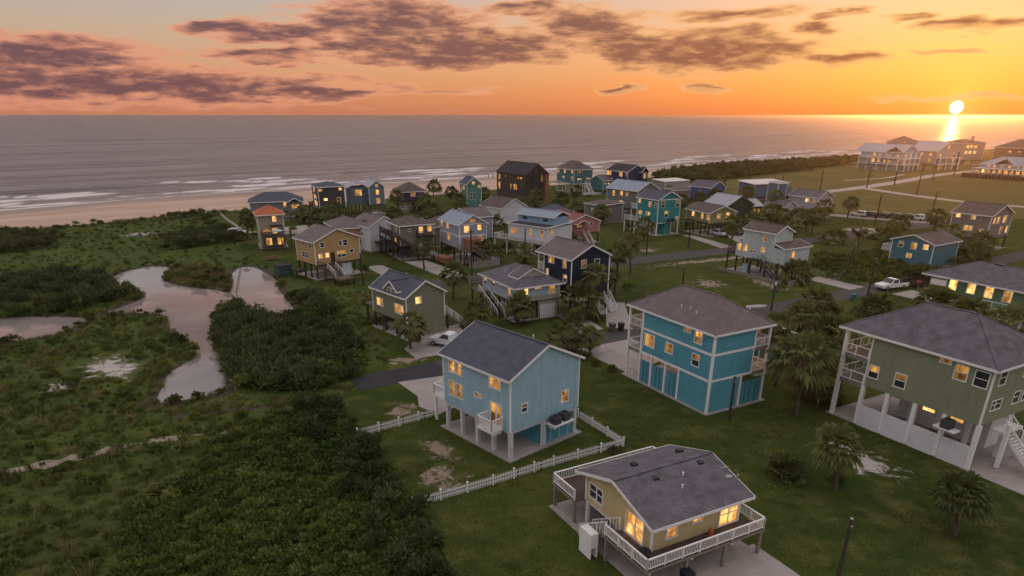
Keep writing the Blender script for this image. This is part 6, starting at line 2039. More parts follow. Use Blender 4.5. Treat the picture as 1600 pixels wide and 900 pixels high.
NEAR = 'palms on the near lawns'
ROW = 'palms along the village streets'
for x, y, h, s, lab in [
    (25.5, 45.8, 3.7, 0.85, 'small palm with yellowing fronds beside the pale sand patch'),
    (31.1, 39.5, 3.2, 0.82, 'leaning palm with big round crown at the lower right'),
    (28.0, 60.1, 5.9, 1.35, 'large palm with broad crown just left of the olive house'),
    (28.5, 67.4, 7.0, 0.9, 'tall slim palm touching the right corner of the turquoise house'),
    (33.4, 75.8, 5.8, 1.1, 'palm in the clump behind the olive house, leftmost'),
    (36.5, 79.5, 6.2, 1.25, 'tallest palm in the clump behind the olive house, sunlit on top'),
    (38.3, 78.6, 4.8, 1.1, 'palm in the clump behind the olive house, right of the tallest'),
    (38.7, 75.6, 3.6, 1.2, 'low palm at the right end of the clump behind the olive house'),
    (31.4, 64.4, 2.2, 1.15, 'short palm at the foot of the olive house balcony'),
    (34.0, 71.5, 3.0, 1.1, 'short shaded palm inside the clump behind the olive house'),
]:
    palm(x, y, h, lab, NEAR, s)
for x, y, h, s, lab in [
    (53.3, 95.9, 0.9, 1.35, 'stemless spreading palm by the street below the leaning pole'),
    (61.9, 95.3, 1.9, 1.45, 'wide low palm in front of the moss green house, left end'),
    (62.3, 88.6, 2.3, 1.4, 'wide low palm in front of the moss green house, middle'),
    (62.3, 81.0, 2.8, 1.4, 'low palm in front of the moss green house, right end'),
    (-9.4, 105.1, 4.2, 1.0, 'slender palm beside the street behind the sage cottage'),
    (-4.9, 90.0, 2.2, 1.05, 'bushy palm between the sage cottage and the hip-roof house'),
    (-12.8, 80.4, 3.3, 1.1, 'palm with brown skirt in front of the sage cottage corner'),
    (0.9, 91.0, 2.8, 0.95, 'palm in front of the garage of the hip-roof house'),
    (6.4, 79.6, 1.9, 1.1, 'palm by the street behind the light blue house, left of two'),
    (9.6, 78.2, 2.3, 0.8, 'palm on the turquoise house drive, right of two'),
    (9.6, 94.0, 2.6, 1.35, 'full palm between the garage and the navy house'),
    (12.2, 95.0, 6.4, 0.95, 'tall windswept palm in front of the navy house wall'),
    (14.4, 104.3, 3.9, 0.9, 'palm close behind the windswept one at the navy house'),
    (16.6, 107.1, 7.3, 0.95, 'very tall thin palm right of the navy house'),
    (-5.6, 133.3, 3.1, 1.0, 'palm at the corner of the light grey banded house, left of a pair'),
    (-3.6, 134.0, 2.0, 1.05, 'palm at the corner of the light grey banded house, right of a pair'),
    (2.4, 132.7, 2.3, 1.0, 'palm in front of the white clerestory house deck'),
    (-27.7, 245.2, 4.6, 1.15, 'tall palm against the sand right of the purple house'),
    (-34.6, 212.2, 4.6, 1.1, 'palm in front of the purple house wall'),
    (-27.4, 209.7, 2.6, 1.15, 'palm below the purple house stairs'),
    (-24.7, 205.4, 4.4, 1.1, 'middle palm of the group right of the purple house'),
    (-23.3, 202.7, 1.8, 1.15, 'shortest palm of the group right of the purple house'),
    (-19.6, 231.0, 4.0, 1.1, 'palm left of the slim sea green house'),
    (-16.8, 219.3, 2.8, 1.1, 'palm at the foot of the slim sea green house'),
    (-8.4, 226.6, 3.8, 1.0, 'palm right of the slim sea green house'),
    (-4.5, 176.3, 1.6, 1.3, 'round palm beside the small white cottage'),
    (7.9, 222.0, 3.5, 1.2, 'palm in front of the brown lodge gable'),
    (6.4, 213.2, 2.3, 1.2, 'palm below the brown lodge gable'),
    (12.6, 197.8, 3.6, 1.15, 'palm behind the blue-green garage, nearer the lodge'),
    (15.9, 218.4, 3.1, 1.15, 'palm between the lodge and the teal hip-roof house'),
    (21.0, 235.6, 3.9, 1.2, 'palm in front of the teal hip-roof house'),
    (18.7, 199.5, 2.4, 1.2, 'palm behind the pink cottage'),
    (24.2, 183.8, 3.6, 1.2, 'big palm against the plain grey garage'),
    (12.1, 149.3, 1.6, 1.25, 'round palm by the pink cottage stairs'),
    (55.9, 250.0, 2.0, 1.2, 'low palm behind the bright teal house'),
    (80.4, 238.0, 3.4, 1.3, 'palm in front of the flat white-roofed house'),
    (75.8, 200.2, 6.0, 1.0, 'palm standing against the tower house'),
    (59.9, 224.1, 3, 1.1, 'palm left of the cobalt cottage'),
    (65.6, 227.0, 3, 1.2, 'palm in front of the cobalt cottage'),
    (85.5, 290.9, 2, 1.4, 'lone low palm near the dune shrubs'),
    (60.0, 172.4, 3.7, 1.0, 'palm against the bottle green wall'),
    (50.3, 155.7, 4.7, 1.15, 'palm right of the yellow-olive house'),
    (80.1, 206.8, 3.0, 1.4, 'dense palm right of the tower house'),
    (72.5, 186.4, 2.2, 1.25, 'leftmost palm of the row before the pale lilac house'),
    (73.9, 178.9, 2.7, 1.25, 'second palm of the row before the pale lilac house'),
    (71.9, 167.3, 4.6, 1.1, 'palm with bare trunk beside the street, left of two'),
    (73.7, 168.2, 4.9, 1.1, 'palm with bare trunk beside the street, right of two'),
    (93.5, 192.2, 4.9, 1.1, 'palm on the grass before the parked cars'),
    (74.7, 146.2, 4.9, 0.95, 'single palm with thick skirt on the weedy lot'),
    (92.3, 163.5, 3.6, 1.15, 'palm by the street bend near the parked cars'),
    (85.3, 153.5, 2.3, 1.1, 'palm at the rear corner of the lagoon blue house'),
    (87.1, 161.7, 0.9, 1.0, 'small stemless palm on the verge of the far street'),
    (107.0, 173.8, 3.8, 1.1, 'palm left of the mushroom grey house'),
    (91.7, 142.9, 4.5, 1.1, 'tall palm over the lagoon blue house roof'),
    (90.1, 137.8, 2.6, 1.3, 'wide palm at the right end of the lagoon blue house'),
    (97.5, 141.8, 2.8, 1.25, 'palm in front of the mushroom grey house'),
    (92.2, 134.3, 1.6, 1.4, 'bushy palm between lagoon blue and mushroom grey houses'),
    (74.1, 156.2, 1.1, 1.35, 'round stemless palm between the two streets'),
    (-63.5, 163.5, 4.9, 0.95, 'left palm of the pair by the orange-roofed house'),
    (-62.0, 163.5, 4.4, 0.95, 'right palm of the pair by the orange-roofed house'),
    (-49.4, 189.8, 4, 1.1, 'palm in front of the charcoal stilt house'),
    (-52.5, 186.3, 2.3, 1.1, 'low palm left of the charcoal stilt house'),
    (-56.8, 187.7, 2.8, 1.1, 'palm between the long grey and the charcoal houses'),
    (49.6, 117.0, 1.5, 1.3, 'low palm sheltering under the mint house wing'),
    (-21.0, 160.0, 5.2, 1.1, 'palm rising over the roof between taupe and light grey houses'),
    (-12.0, 172.0, 4.8, 1.15, 'palm behind the grey twin-gable cottage'),
    (2.0, 190.0, 4.4, 1.2, 'palm left of the blue-green garage'),
    (30.5, 205.0, 5.2, 1.15, 'palm behind the plain grey garage roof'),
    (47.5, 196.0, 5.0, 1.15, 'palm rising behind the bright teal house, right side'),
    (66.0, 176.0, 4.6, 1.15, 'palm right of the bottle green garden wing'),
    (-46.5, 176.0, 4.4, 1.1, 'palm on the lawn behind the salmon cottage'),
    (-28.5, 170.0, 4.6, 1.1, 'palm behind the skylight cottage'),
    (22.0, 124.0, 5.6, 1.0, 'palm on the street verge right of the navy house'),
    (31.0, 160.0, 3.6, 1.05, 'palm at the left corner of the bright teal house'),
    (-16.8, 128.0, 4.4, 1.0, 'palm between the taupe house stairs and the light grey house'),
    (62.0, 152.0, 4.8, 1.0, 'palm on the verge between yellow-olive and mint houses'),
    (104.0, 160.0, 4.4, 1.15, 'palm beside the stairs of the mushroom grey house'),
    (84.5, 186.0, 4.6, 1.1, 'palm at the near corner of the pale lilac house'),
]:
    palm(x, y, h, lab, ROW, s, dead=h > 1.2)


def fan_bush(x, y, label, size, seed, n=46, name='palmetto_bush'):
    t = thing(name, label, 'bush', (x, y, 0), 0.3)
    g = np.random.default_rng(seed)
    b = MB()
    for i in range(n):
        q = (i + 0.5) / n
        fan(b, np.array([g.normal(0, 0.15), g.normal(0, 0.15), 0.15]) * size, i * 2.39996, 1.35 - 1.3 * q, 0.75 * size * g.uniform(0.7, 1.2), 0.75 * size, g, droop=0.45)
    b.build('fronds', PG, t)
    MB().lathe([(0.14 * size, 0), (0.16 * size, 0.2), (0.05 * size, 0.45)], 9).build('stem', PT, t)
    return t


fan_bush(22.3, 48.0, 'round green palmetto bush alone on the lawn', 1.35, 61)
fan_bush(-27.3, 44.6, 'small pale palmetto standing alone in the vines at lower left', 1.0, 62, 34)
fan_bush(8.9, 52.2, 'little palmetto at the corner of the white fence', 0.5, 63, 20)
t = thing('date_palm', 'large stemless palm with long arching fronds beside the pond', 'palm tree', (-23.6, 67.6, 0), 0)
g_ = np.random.default_rng(70)
b = MB()
for i in range(44):
    q = (i + 0.5) / 44
    feather(b, np.array([g_.normal(0, 0.3), g_.normal(0, 0.3), 0.5]), i * 2.39996, 1.35 - 1.0 * q, g_.uniform(2.6, 3.6), g_)
b.build('crown', leaf_mat('date_frond', (0.030, 0.038, 0.014), 0.4, (0.070, 0.072, 0.030)), t)
MB().lathe([(0.35, 0), (0.4, 0.4), (0.2, 0.8)], 10).build('trunk', PT, t)


def bush(x, y, s, label, group, m_=LG, dens=420, flat=0.8, seed=None):
    seed = seed or rnd.randrange(9999)
    o = leaf_clump('bush', dens, s, s * flat, 0.24 * (0.6 + 0.4 * s), m_, 1.7, seed=seed)
    COL.objects.link(o)
    o.location = (x, y, 0)
    return tag(o, label, 'bush', group)


YB = 'garden bushes'
for x, y, s, lab in [
    (9.9, 74.4, 0.9, 'leafy bush at the rear corner of the light blue house, nearest'),
    (8.7, 76.4, 1.1, 'leafy bush between light blue house and concrete drive'),
    (11.6, 72.2, 0.8, 'low bush beside the turquoise house drive'),
    (21.6, 92.5, 1.6, 'dark bush behind the turquoise roof, left half'),
    (24.6, 94.8, 1.5, 'dark bush behind the turquoise roof, right half'),
    (8.2, 90.8, 1.0, 'bush right of the white garage door'),
    (9.2, 88.6, 0.8, 'low bush along the garage drive'),
    (-1.6, 85.0, 1.0, 'dark bush behind the light blue roof'),
    (12.8, 93.0, 0.7, 'bush inside the short picket fence'),
    (-28.0, 127.5, 0.8, 'dark round bush on the lawn left of the taupe house'),
    (16.8, 143.8, 0.8, 'rounded bush on the lawn below the pink cottage, right'),
    (14.8, 142.2, 0.7, 'rounded bush on the lawn below the pink cottage, left'),
    (-41.2, 198.0, 2.0, 'dark bush at the foot of the grey-blue gabled house'),
    (2.6, 213.0, 2.2, 'dark bush in front of the brown lodge, left'),
    (-2.4, 208.0, 2.0, 'dark bush between slim green house and lodge'),
    (9.4, 206.0, 1.8, 'dark bush in front of the brown lodge, right'),
    (26.8, 241.0, 2.0, 'bush below the teal hip-roof house'),
    (68.8, 238.0, 1.8, 'bush between cobalt cottage and flat-roofed house'),
    (74.8, 236.0, 1.7, 'bush left of the flat white-roofed house'),
    (148, 352, 3.0, 'big dark shrub standing alone in the golden field'),
    (83.0, 124.6, 1.7, 'dark bush at the corner of the lagoon blue house'),
    (86.4, 129.8, 2.0, 'large dark bush in front of the lagoon blue house roof'),
    (59.4, 116.8, 1.4, 'bush at the end of the wire fence on the empty lot'),
    (57.5, 100.6, 0.7, 'small bush beside the blue barrel'),
    (26.2, 46.8, 0.6, 'low plant at the foot of the small yellowing palm'),
    (-55.4, 172.0, 1.5, 'bush beside the drive of the orange-roofed house'),
    (18.6, 190.5, 1.8, 'dark bush behind the blue-green garage'),
    (3.4, 177.4, 1.8, 'dark bush right of the small white cottage'),
    (-24.6, 146.0, 1.7, 'dark bush wedged between skylight cottage and taupe house'),
    (-13.6, 144.0, 1.6, 'dark bush left of the light grey banded house'),
    (-1.2, 146.0, 1.7, 'dark bush between the light grey and the clerestory houses'),
    (-33.0, 186.0, 2.0, 'dark bush on the lawn below the grey-blue gabled house'),
    (-20.0, 196.0, 2.0, 'dark bush on the lawn below the slim sea green house'),
    (30.0, 176.0, 1.8, 'dark bush behind the left side of the bright teal house'),
    (45.4, 178.0, 1.8, 'dark bush between the bright teal and yellow-olive houses'),
    (66.4, 186.0, 1.9, 'dark bush behind the bottle green garden wing'),
    (-1.0, 108.0, 1.3, 'leafy bush behind the roof of the grey hip-roof house'),
    (19.6, 111.0, 1.3, 'leafy bush at the street right of the navy house'),
    (44.6, 110.5, 1.2, 'leafy bush in front of the mint house retaining wall'),
    (88.6, 152.0, 1.8, 'leafy bush behind the lagoon blue house'),
    (97.0, 152.6, 1.9, 'dark bush left of the mushroom grey house stilts'),
    (66.0, 100.6, 1.5, 'leafy bush left of the moss green house'),
    (30.0, 74.0, 1.8, 'dark bush under the palms behind the olive house, left'),
    (35.6, 72.6, 1.9, 'dark bush under the palms behind the olive house, right'),
]:
    bush(x, y, s, lab, YB, LD if 'dark' in lab else LG)

# ------------------------------------------------------------------ utility poles
PW_ = mat('pole_wood', (0.055, 0.043, 0.036), rough=0.9, var=0.35, vscale=3, bump=0.5)


def pole(x, y, h, label, arm=True, box=False, lean=(0, 0), r=0.17, lamp=False):
    t = thing('utility_pole', label, 'utility pole', (x, y, 0), 0, 'utility poles')
    r = r * (1 + max(0, y - 120) / 400)
    t.rotation_euler = (lean[0], lean[1], 0)
    MB().tube((0, 0, -0.2), (0, 0, h), r, r * 0.72, 10).build('shaft', PW_, t)
    if arm:
        a = MB().beam((-0.75, 0.1, h - 0.35), (0.75, -0.1, h - 0.35), 0.09, 0.11).build('crossarm', PW_, t)
        for s in (-0.65, 0.0, 0.65):
            MB().lathe([(0.035, 0), (0.05, 0.06), (0.03, 0.16)], 7, (s, -s * 0.13, h - 0.29)).build('insulator', WHITE, a)
    else:
        MB().lathe([(r * 0.8, 0), (r * 0.9, 0.05), (0.02, 0.12)], 8, (0, 0, h)).build('cap', METAL, t)
        MB().box(-0.05, -r - 0.12, h - 0.5, 0.05, -r + 0.02, h - 0.35).build('bracket', METAL, t)
    if box:
        MB().lathe([(0.2, 0), (0.22, 0.05), (0.22, 0.7), (0.1, 0.78)], 10, (0.3, -0.1, h - 1.7)).build('transformer', METAL, t)
        MB().box(-0.1, -0.3, h - 3.2, 0.12, -0.12, h - 2.7).build('junction_box', WHITE, t)
    return t


pole(-25.8, 114.7, 5.5, 'thin pole on the lawn left of the sage cottage', False)
pole(-7.4, 122.8, 8.2, 'dark pole rising behind the grey hip-roof house', True)
pole(2.6, 134.8, 6.6, 'pole in front of the white clerestory house', False)
pole(28.4, 142.6, 8.1, 'tall pole at the street before the bright teal house', False)
pole(39.0, 150.0, 5.0, 'short dark pole right of the bright teal house lawn', False)
pole(27.7, 107.6, 4.6, 'black pole just behind the turquoise house roof', False)
pole(39.0, 98.2, 7.2, 'pole with transformer beside the mint house', True, True)
pole(61.8, 123.4, 5.6, 'leaning wooden pole on the weedy lot', False, lean=(0, 0.12))
pole(56.3, 104.3, 6.6, 'leaning black pole beside the white pickup', False, lean=(0, 0.03))
pole(97.1, 183.9, 8.0, 'pole in front of the row of parked cars', False, lean=(0, 0.03))
pole(115.9, 191.0, 8.1, 'tall pole left of the mushroom grey house', False, lean=(0, 0.03))
pole(143.4, 283.6, 8.3, 'pole at the fork of the pale lane', True)
pole(161.6, 297.1, 9.4, 'pole on the lane before the pale blue beachfront house', True)
pole(150.4, 259.7, 11.0, 'pole on the golden field right of the lane', True)
pole(190.0, 318.3, 9.2, 'pole by the lane near the pavilion', True)
pole(216.5, 346.4, 10.8, 'pole beside the sand-coloured beachfront house', True)
pole(108.4, 321.6, 4.7, 'short pole before the dune shrubs', False)
pole(100.7, 262.0, 7.0, 'pole at the field behind the flat-roofed house', False)
pole(119.2, 271.2, 8.2, 'pole where the pale lane meets the village', False)
pole(20.9, 58.6, 4.6, 'bare weathered post standing in front of the turquoise house', False, r=0.15)
pole(20.4, 34.1, 4.8, 'wooden pole with small fittings at the bottom right of the lawn', False, r=0.13)
pole(-86.8, 180.6, 4.1, 'pole in the scrub behind the beach', False)
pole(76.3, 354.2, 3.0, 'short marker post at the edge of the beach', False)

# ------------------------------------------------------------------ vehicles
TYRE = mat('tyre_rubber', (0.02, 0.02, 0.02), rough=0.85, var=0.2)
HUB = mat('wheel_hub', (0.35, 0.35, 0.36), rough=0.4, metal=0.7, var=0.1)
CARGLASS = mat('car_glass', (0.02, 0.022, 0.026), rough=0.06, spec=0.6, var=0.2)
LAMPR = mat('tail_lamp', (0.25, 0.02, 0.015), rough=0.3)
LAMPW = mat('head_lamp', (0.6, 0.6, 0.58), rough=0.15)


def prof_body(b, prof, w, inset=0.0):
    """extrude a side profile (x, z) across the width, upper points drawn in"""
    zs = [z for _, z in prof]
    zlo, zhi = min(zs), max(zs)
    L_ = [(x, -w / 2 + inset * max(0, (z - zlo) / (zhi - zlo)), z) for x, z in prof]
    R_ = [(x, w / 2 - inset * max(0, (z - zlo) / (zhi - zlo)), z) for x, z in prof]
    i = len(b.v)
    n = len(prof)
    b.v += L_ + R_
    b.f.append(tuple(range(i + n - 1, i - 1, -1)))
    b.f.append(tuple(range(i + n, i + 2 * n)))
    for k in range(n):
        j = (k + 1) % n
        b.f.append((i + k, i + j, i + n + j, i + n + k))


def car(x, y, rz, label, col, kind='suv', group='parked cars', name='parked_car'):
    t = thing(name, label, 'pickup' if kind == 'pickup' else 'car', (x, y, 0.03), rz, group)
    pm = mat('car_paint_%.2f_%.2f_%.2f' % col, col, rough=0.25, var=0.03, spec=0.5)
    b, g = MB(), MB()
    if kind == 'pickup':
        L_, w = 5.6, 1.95
        prof_body(b, [(-2.8, 0.45), (-2.8, 1.05), (-0.75, 1.08), (0.95, 1.10), (2.5, 1.02), (2.8, 0.9), (2.8, 0.45)], w)
        prof_body(b, [(-0.75, 1.08), (-0.6, 1.72), (-0.3, 1.80), (0.45, 1.80), (1.25, 1.10)], w - 0.12, 0.16)
        g.box(-2.68, -0.8, 1.06, -0.85, 0.8, 1.085)
        prof_body(g, [(-0.5, 1.18), (-0.42, 1.66), (0.35, 1.68), (0.85, 1.20)], w - 0.06, 0.13)
        g.quadpts((0.5, -0.74, 1.76), (0.5, 0.74, 1.76), (1.2, 0.84, 1.16), (1.2, -0.84, 1.16))
    else:
        L_, w = 4.5, 1.82
        prof_body(b, [(-2.25, 0.4), (-2.25, 0.95), (1.0, 1.0), (2.1, 0.86), (2.25, 0.7), (2.25, 0.4)], w)
        prof_body(b, [(-2.2, 0.95), (-1.95, 1.5), (-1.5, 1.6), (0.15, 1.6), (1.05, 0.99)], w - 0.1, 0.18)
        prof_body(g, [(-1.95, 1.04), (-1.75, 1.46), (0.05, 1.5), (0.7, 1.05)], w - 0.04, 0.14)
        g.quadpts((0.2, -0.68, 1.58), (0.2, 0.68, 1.58), (1.02, 0.8, 1.04), (1.02, -0.8, 1.04))
        g.quadpts((-2.23, -0.72, 1.0), (-2.23, 0.72, 1.0), (-2.0, 0.64, 1.46), (-2.0, -0.64, 1.46))
    b.build('body', pm, t)
    g.build('windows', CARGLASS, t)
    wm = MB()
    for k in range(14):
        a0, a1 = 2 * math.pi * k / 14, 2 * math.pi * (k + 1) / 14
        r = 0.36
        wm.quadpts((r * math.cos(a0), -0.11, r * math.sin(a0)), (r * math.cos(a1), -0.11, r * math.sin(a1)), (r * math.cos(a1), 0.11, r * math.sin(a1)), (r * math.cos(a0), 0.11, r * math.sin(a0)))
    wm.quadpts(*[(0.36 * math.cos(2 * math.pi * k / 14), -0.11, 0.36 * math.sin(2 * math.pi * k / 14)) for k in range(14)])
    wm.quadpts(*[(0.36 * math.cos(-2 * math.pi * k / 14), 0.11, 0.36 * math.sin(-2 * math.pi * k / 14)) for k in range(14)])
    wme = wm.mesh('wheel', TYRE)
    hm = MB()
    hm.quadpts(*[(0.2 * math.cos(2 * math.pi * k / 10), -0.118, 0.2 * math.sin(2 * math.pi * k / 10)) for k in range(10)])
    hm.quadpts(*[(0.2 * math.cos(-2 * math.pi * k / 10), 0.118, 0.2 * math.sin(-2 * math.pi * k / 10)) for k in range(10)])
    hme = hm.mesh('rim', HUB)
    for sx in (-0.31, 0.32):
        for sy in (-1, 1):
            wo = put('wheel', wme, t, (sx * L_, sy * (w / 2 - 0.1), 0.36))
            put('rim', hme, wo)
    for sy in (-1, 1):
        MB().box(L_ / 2 - 0.03, sy * (w / 2 - 0.4), 0.7, L_ / 2 + 0.012, sy * (w / 2 - 0.08), 0.86).build('headlight', LAMPW, t)
        MB().box(-L_ / 2 - 0.012, sy * (w / 2 - 0.25), 0.72, -L_ / 2 + 0.03, sy * (w / 2 - 0.06), 0.98).build('tail_light', LAMPR, t)
    MB().box(L_ / 2 - 0.02, -w / 2 + 0.05, 0.42, L_ / 2 + 0.06, w / 2 - 0.05, 0.6).build('bumper', BLACK if kind != 'pickup' else METAL, t)
    return t


car(64.3, 112.2, RAD(200), 'white pickup truck parked on the street with a trailer behind', (0.72, 0.71, 0.70), 'pickup', 'pickups')
car(-8.0, 81.4, RAD(150), 'white pickup with black bed cover on the sandy drive by the sage cottage', (0.60, 0.62, 0.64), 'pickup', 'pickups')
car(50.6, 166.4, RAD(-60), 'pale silver car under the yellow-olive stilt house', (0.55, 0.57, 0.60), 'suv')
car(55.0, 168.6, RAD(-65), 'dark car beside the bottle green house', (0.03, 0.03, 0.035), 'suv')
lot = [((0.55, 0.54, 0.53), 'silver car, leftmost of the row in the gravel lot'), ((0.025, 0.025, 0.03), 'black car, second from left in the gravel lot row'),
       ((0.02, 0.02, 0.022), 'black car, third from left in the gravel lot row'), ((0.05, 0.04, 0.04), 'dark car, fourth from left in the gravel lot row'),
       ((0.025, 0.025, 0.028), 'black car, fifth from left in the gravel lot row'), ((0.62, 0.61, 0.60), 'white car, rightmost of the row in the gravel lot')]
for k, (c, lab) in enumerate(lot):
    car(101.0 + 2.55 * k, 201.2 - 1.55 * k, RAD(38 + 90 + rnd.uniform(-4, 4)), lab, c, 'suv', 'cars parked in the gravel lot')
car(-67.6, 168.2, RAD(8), 'white van parked on the grass left of the orange-roofed house', (0.60, 0.60, 0.62), 'suv')
car(-38.6, 196.6, RAD(-60), 'white car beside the grey-blue gabled house drive', (0.6, 0.6, 0.6), 'suv')

# debris trailer behind the pickup
t = thing('trailer', 'dark trailer heaped with brush behind the white pickup', 'trailer', (69.6, 114.2, 0.03), RAD(200))
MB().box(-2.0, -1.0, 0.5, 2.0, 1.0, 0.65).box(-2.0, -1.0, 0.65, -1.95, 1.0, 1.5).box(1.95, -1.0, 0.65, 2.0, 1.0, 1.3).box(-1.95, -1.0, 0.65, 1.95, -0.95, 1.3).box(-1.95, 0.95, 0.65, 1.95, 1.0, 1.3).build('bed', DWOOD, t)
MB().beam((2.0, 0, 0.55), (3.2, 0, 0.5), 0.12, 0.1).build('drawbar', METAL, t)
for sy in (-1, 1):
    MB().tube((0, sy * 1.02, 0.36), (0, sy * 1.2, 0.36), 0.36, 0.36, 12).build('wheel', TYRE, t)
o = leaf_clump('brush_load', 260, 1.5, 1.1, 0.5, leaf_mat('dead_brush', (0.05, 0.035, 0.025), 0.4), 4.0, 0.9, seed=90)
COL.objects.link(o)
o.parent = t
t = thing('boat_trailer', 'flat trailer hitched beside the white van on the grass', 'trailer', (-63.2, 168.9, 0), RAD(8))
MB().box(-1.8, -0.8, 0.5, 1.8, 0.8, 0.62).build('bed', mat('orange_bed', (0.35, 0.2, 0.1)), t)
for sy in (-1, 1):
    MB().tube((0, sy * 0.82, 0.3), (0, sy * 0.98, 0.3), 0.3, 0.3, 12).build('wheel', TYRE, t)

# ------------------------------------------------------------------ fences
def picket_fence(name, label, pts, m_=WHITE, h=0.85, gap=0.15, pw=0.06, post=2.3, group='white picket fences'):
    t = thing(name, label, 'fence', (*pts[0], 0), 0, group)
    pick = MB()
    pick.prism([(-pw / 2, -0.012, 0.06), (pw / 2, -0.012, 0.06), (pw / 2, -0.012, h - 0.07), (0, -0.012, h), (-pw / 2, -0.012, h - 0.07)], (0, 0.024, 0))
    pme = pick.mesh('picket', m_)
    pst = MB().box(-0.06, -0.06, 0, 0.06, 0.06, h + 0.06).prism([(-0.08, -0.08, h + 0.06), (0.08, -0.08, h + 0.06), (0.08, 0.08, h + 0.06), (-0.08, 0.08, h + 0.06)], (0, 0, 0.05)).mesh('fence_post', m_)
    o0 = Vector((*pts[0], 0))
    for p, q in zip(pts, pts[1:]):
        p, q = Vector((*p, 0)) - o0, Vector((*q, 0)) - o0
        d = q - p
        ln = d.length
        a = math.atan2(d.y, d.x)
        nrm = Vector((-math.sin(a), math.cos(a), 0))
        for z in (0.28, h - 0.25):
            MB().beam(p + Vector((0, 0, z)) + nrm * 0.04, q + Vector((0, 0, z)) + nrm * 0.04, 0.04, 0.08).build('rail', m_, t)
        n = max(1, round(ln / post))
        for k in range(n + 1):
            put('fence_post', pst, t, tuple(p + d * (k / n)), a)
        n = int(ln / gap)
        for k in range(n):
            if (k % max(1, round(post / gap))) == 0:
                continue
            put('picket', pme, t, tuple(p + d * ((k + 0.5) / n) - nrm * 0.0), a + rnd.gauss(0, 0.01))
    return t


picket_fence('picket_fence', 'white picket fence running from the shrubs to the light blue house', [(-14.1, 55.0), (-7.3, 59.9)])
picket_fence('picket_fence', 'long white picket fence between light blue and cream houses, turning back at the right', [(-7.4, 43.0), (-1.5, 46.4), (3.5, 49.6), (9.9, 53.2), (6.4, 59.4)])
picket_fence('picket_fence', 'short white picket fence beside the navy house drive', [(9.6, 101.0), (12.2, 95.4), (14.0, 96.4)])
t = picket_fence('rail_fence', 'white rail fence leading down to the beach', [(-90.0, 211.0), (-79.6, 192.2), (-69.0, 174.4)], gap=3.0, post=3.0, group='beach fences')
# chain link fence on the empty lot
t = thing('wire_fence', 'grey wire fence on the empty lot by the mint house', 'fence', (54.8, 125.6, 0))
b = MB()
pts = [(0, 0), (1.9, -7.9), (4.8, -5.4)]
for p, q in zip(pts, pts[1:]):
    for z in (0.15, 0.45, 0.75, 1.05):
        b.beam((*p, z), (*q, z), 0.025, 0.025)
    for k in range(5):
        f = k / 4
        c = (p[0] + (q[0] - p[0]) * f, p[1] + (q[1] - p[1]) * f)
        b.beam((*c, 0), (*c, 1.15), 0.05, 0.05, (1, 0, 0))
b.build('mesh_panels', METAL, t)
# wooden stakes in the pond
for k, (x, y) in enumerate(((-38.9, 99.0), (-38.1, 98.3), (-37.3, 97.4))):
    o = MB().tube((x, y, -0.3), (x + 0.05, y, 1.2 - 0.2 * k), 0.09, 0.07, 7).lathe([(0.07, 0), (0.02, 0.08)], 7, (x + 0.05, y, 1.2 - 0.2 * k)).build('wooden_stake', PW_)
    tag(o, ('tallest', 'middle', 'shortest')[k] + ' of three wooden stakes standing in the pond', 'stake', 'stakes in the pond')
t = thing('plank_fence', 'old plank fence crossing the end of the spit into the pond', 'fence', (-45.6, 109.0, 0))
for k in range(7):
    x, y = -1.1 * k, 3.3 * k
    MB().tube((x, y, 0), (x, y, rnd.uniform(0.5, 0.7)), 0.06, 0.05, 6).build('fence_post', PW_, t)
MB().beam((0, 0, 0.4), (-6.6, 19.8, 0.4), 0.04, 0.1).build('rail', PW_, t)

# ------------------------------------------------------------------ small things
def bin_(x, y, label, col, s=1.0, rz=0.4):
    t = thing('wheeled_bin', label, 'trash bin', (x, y, 0.03), rz, 'trash bins')
    pm = mat('bin_%.2f' % col[0], col, rough=0.5, var=0.15)
    b = MB()
    lo = [(-0.26, -0.28), (0.26, -0.28), (0.26, 0.28), (-0.26, 0.28)]
    hi = [(-0.33, -0.36), (0.33, -0.36), (0.33, 0.36), (-0.33, 0.36)]
    i = len(b.v)
    b.v += [(x_ * s, y_ * s, 0.08) for x_, y_ in lo] + [(x_ * s, y_ * s, 1.0 * s) for x_, y_ in hi]
    b.f += [(0, 3, 2, 1), (0, 1, 5, 4), (1, 2, 6, 5), (2, 3, 7, 6), (3, 0, 4, 7), (4, 5, 6, 7)]
    b.build('tub', pm, t)
    MB().prism([(-0.36 * s, -0.4 * s, 1.0 * s), (0.36 * s, -0.4 * s, 1.0 * s), (0.36 * s, 0.38 * s, 1.07 * s), (-0.36 * s, 0.38 * s, 1.07 * s)], (0, 0, 0.06)).build('lid', pm, t)
    MB().beam((-0.25 * s, 0.43 * s, 0.98 * s), (0.25 * s, 0.43 * s, 0.98 * s), 0.04, 0.04).build('handle', pm, t)
    for sx in (-1, 1):
        MB().tube((sx * 0.24 * s, 0.3 * s, 0.11), (sx * 0.32 * s, 0.3 * s, 0.11), 0.11, 0.11, 10).build('wheel', TYRE, t)


bin_(10.9, 33.9, 'black wheeled bin under the cream house deck', (0.015, 0.015, 0.018), 1.0, 0.5)
bin_(13.6, 87.6, 'grey wheeled bin at the kerb, left of two', (0.10, 0.085, 0.075), 1.1)
bin_(14.9, 88.1, 'dark wheeled bin at the kerb, right of two', (0.03, 0.028, 0.03), 1.0)
bin_(54.3, 104.6, 'blue barrel bin by the street pole', (0.05, 0.16, 0.21), 0.9)

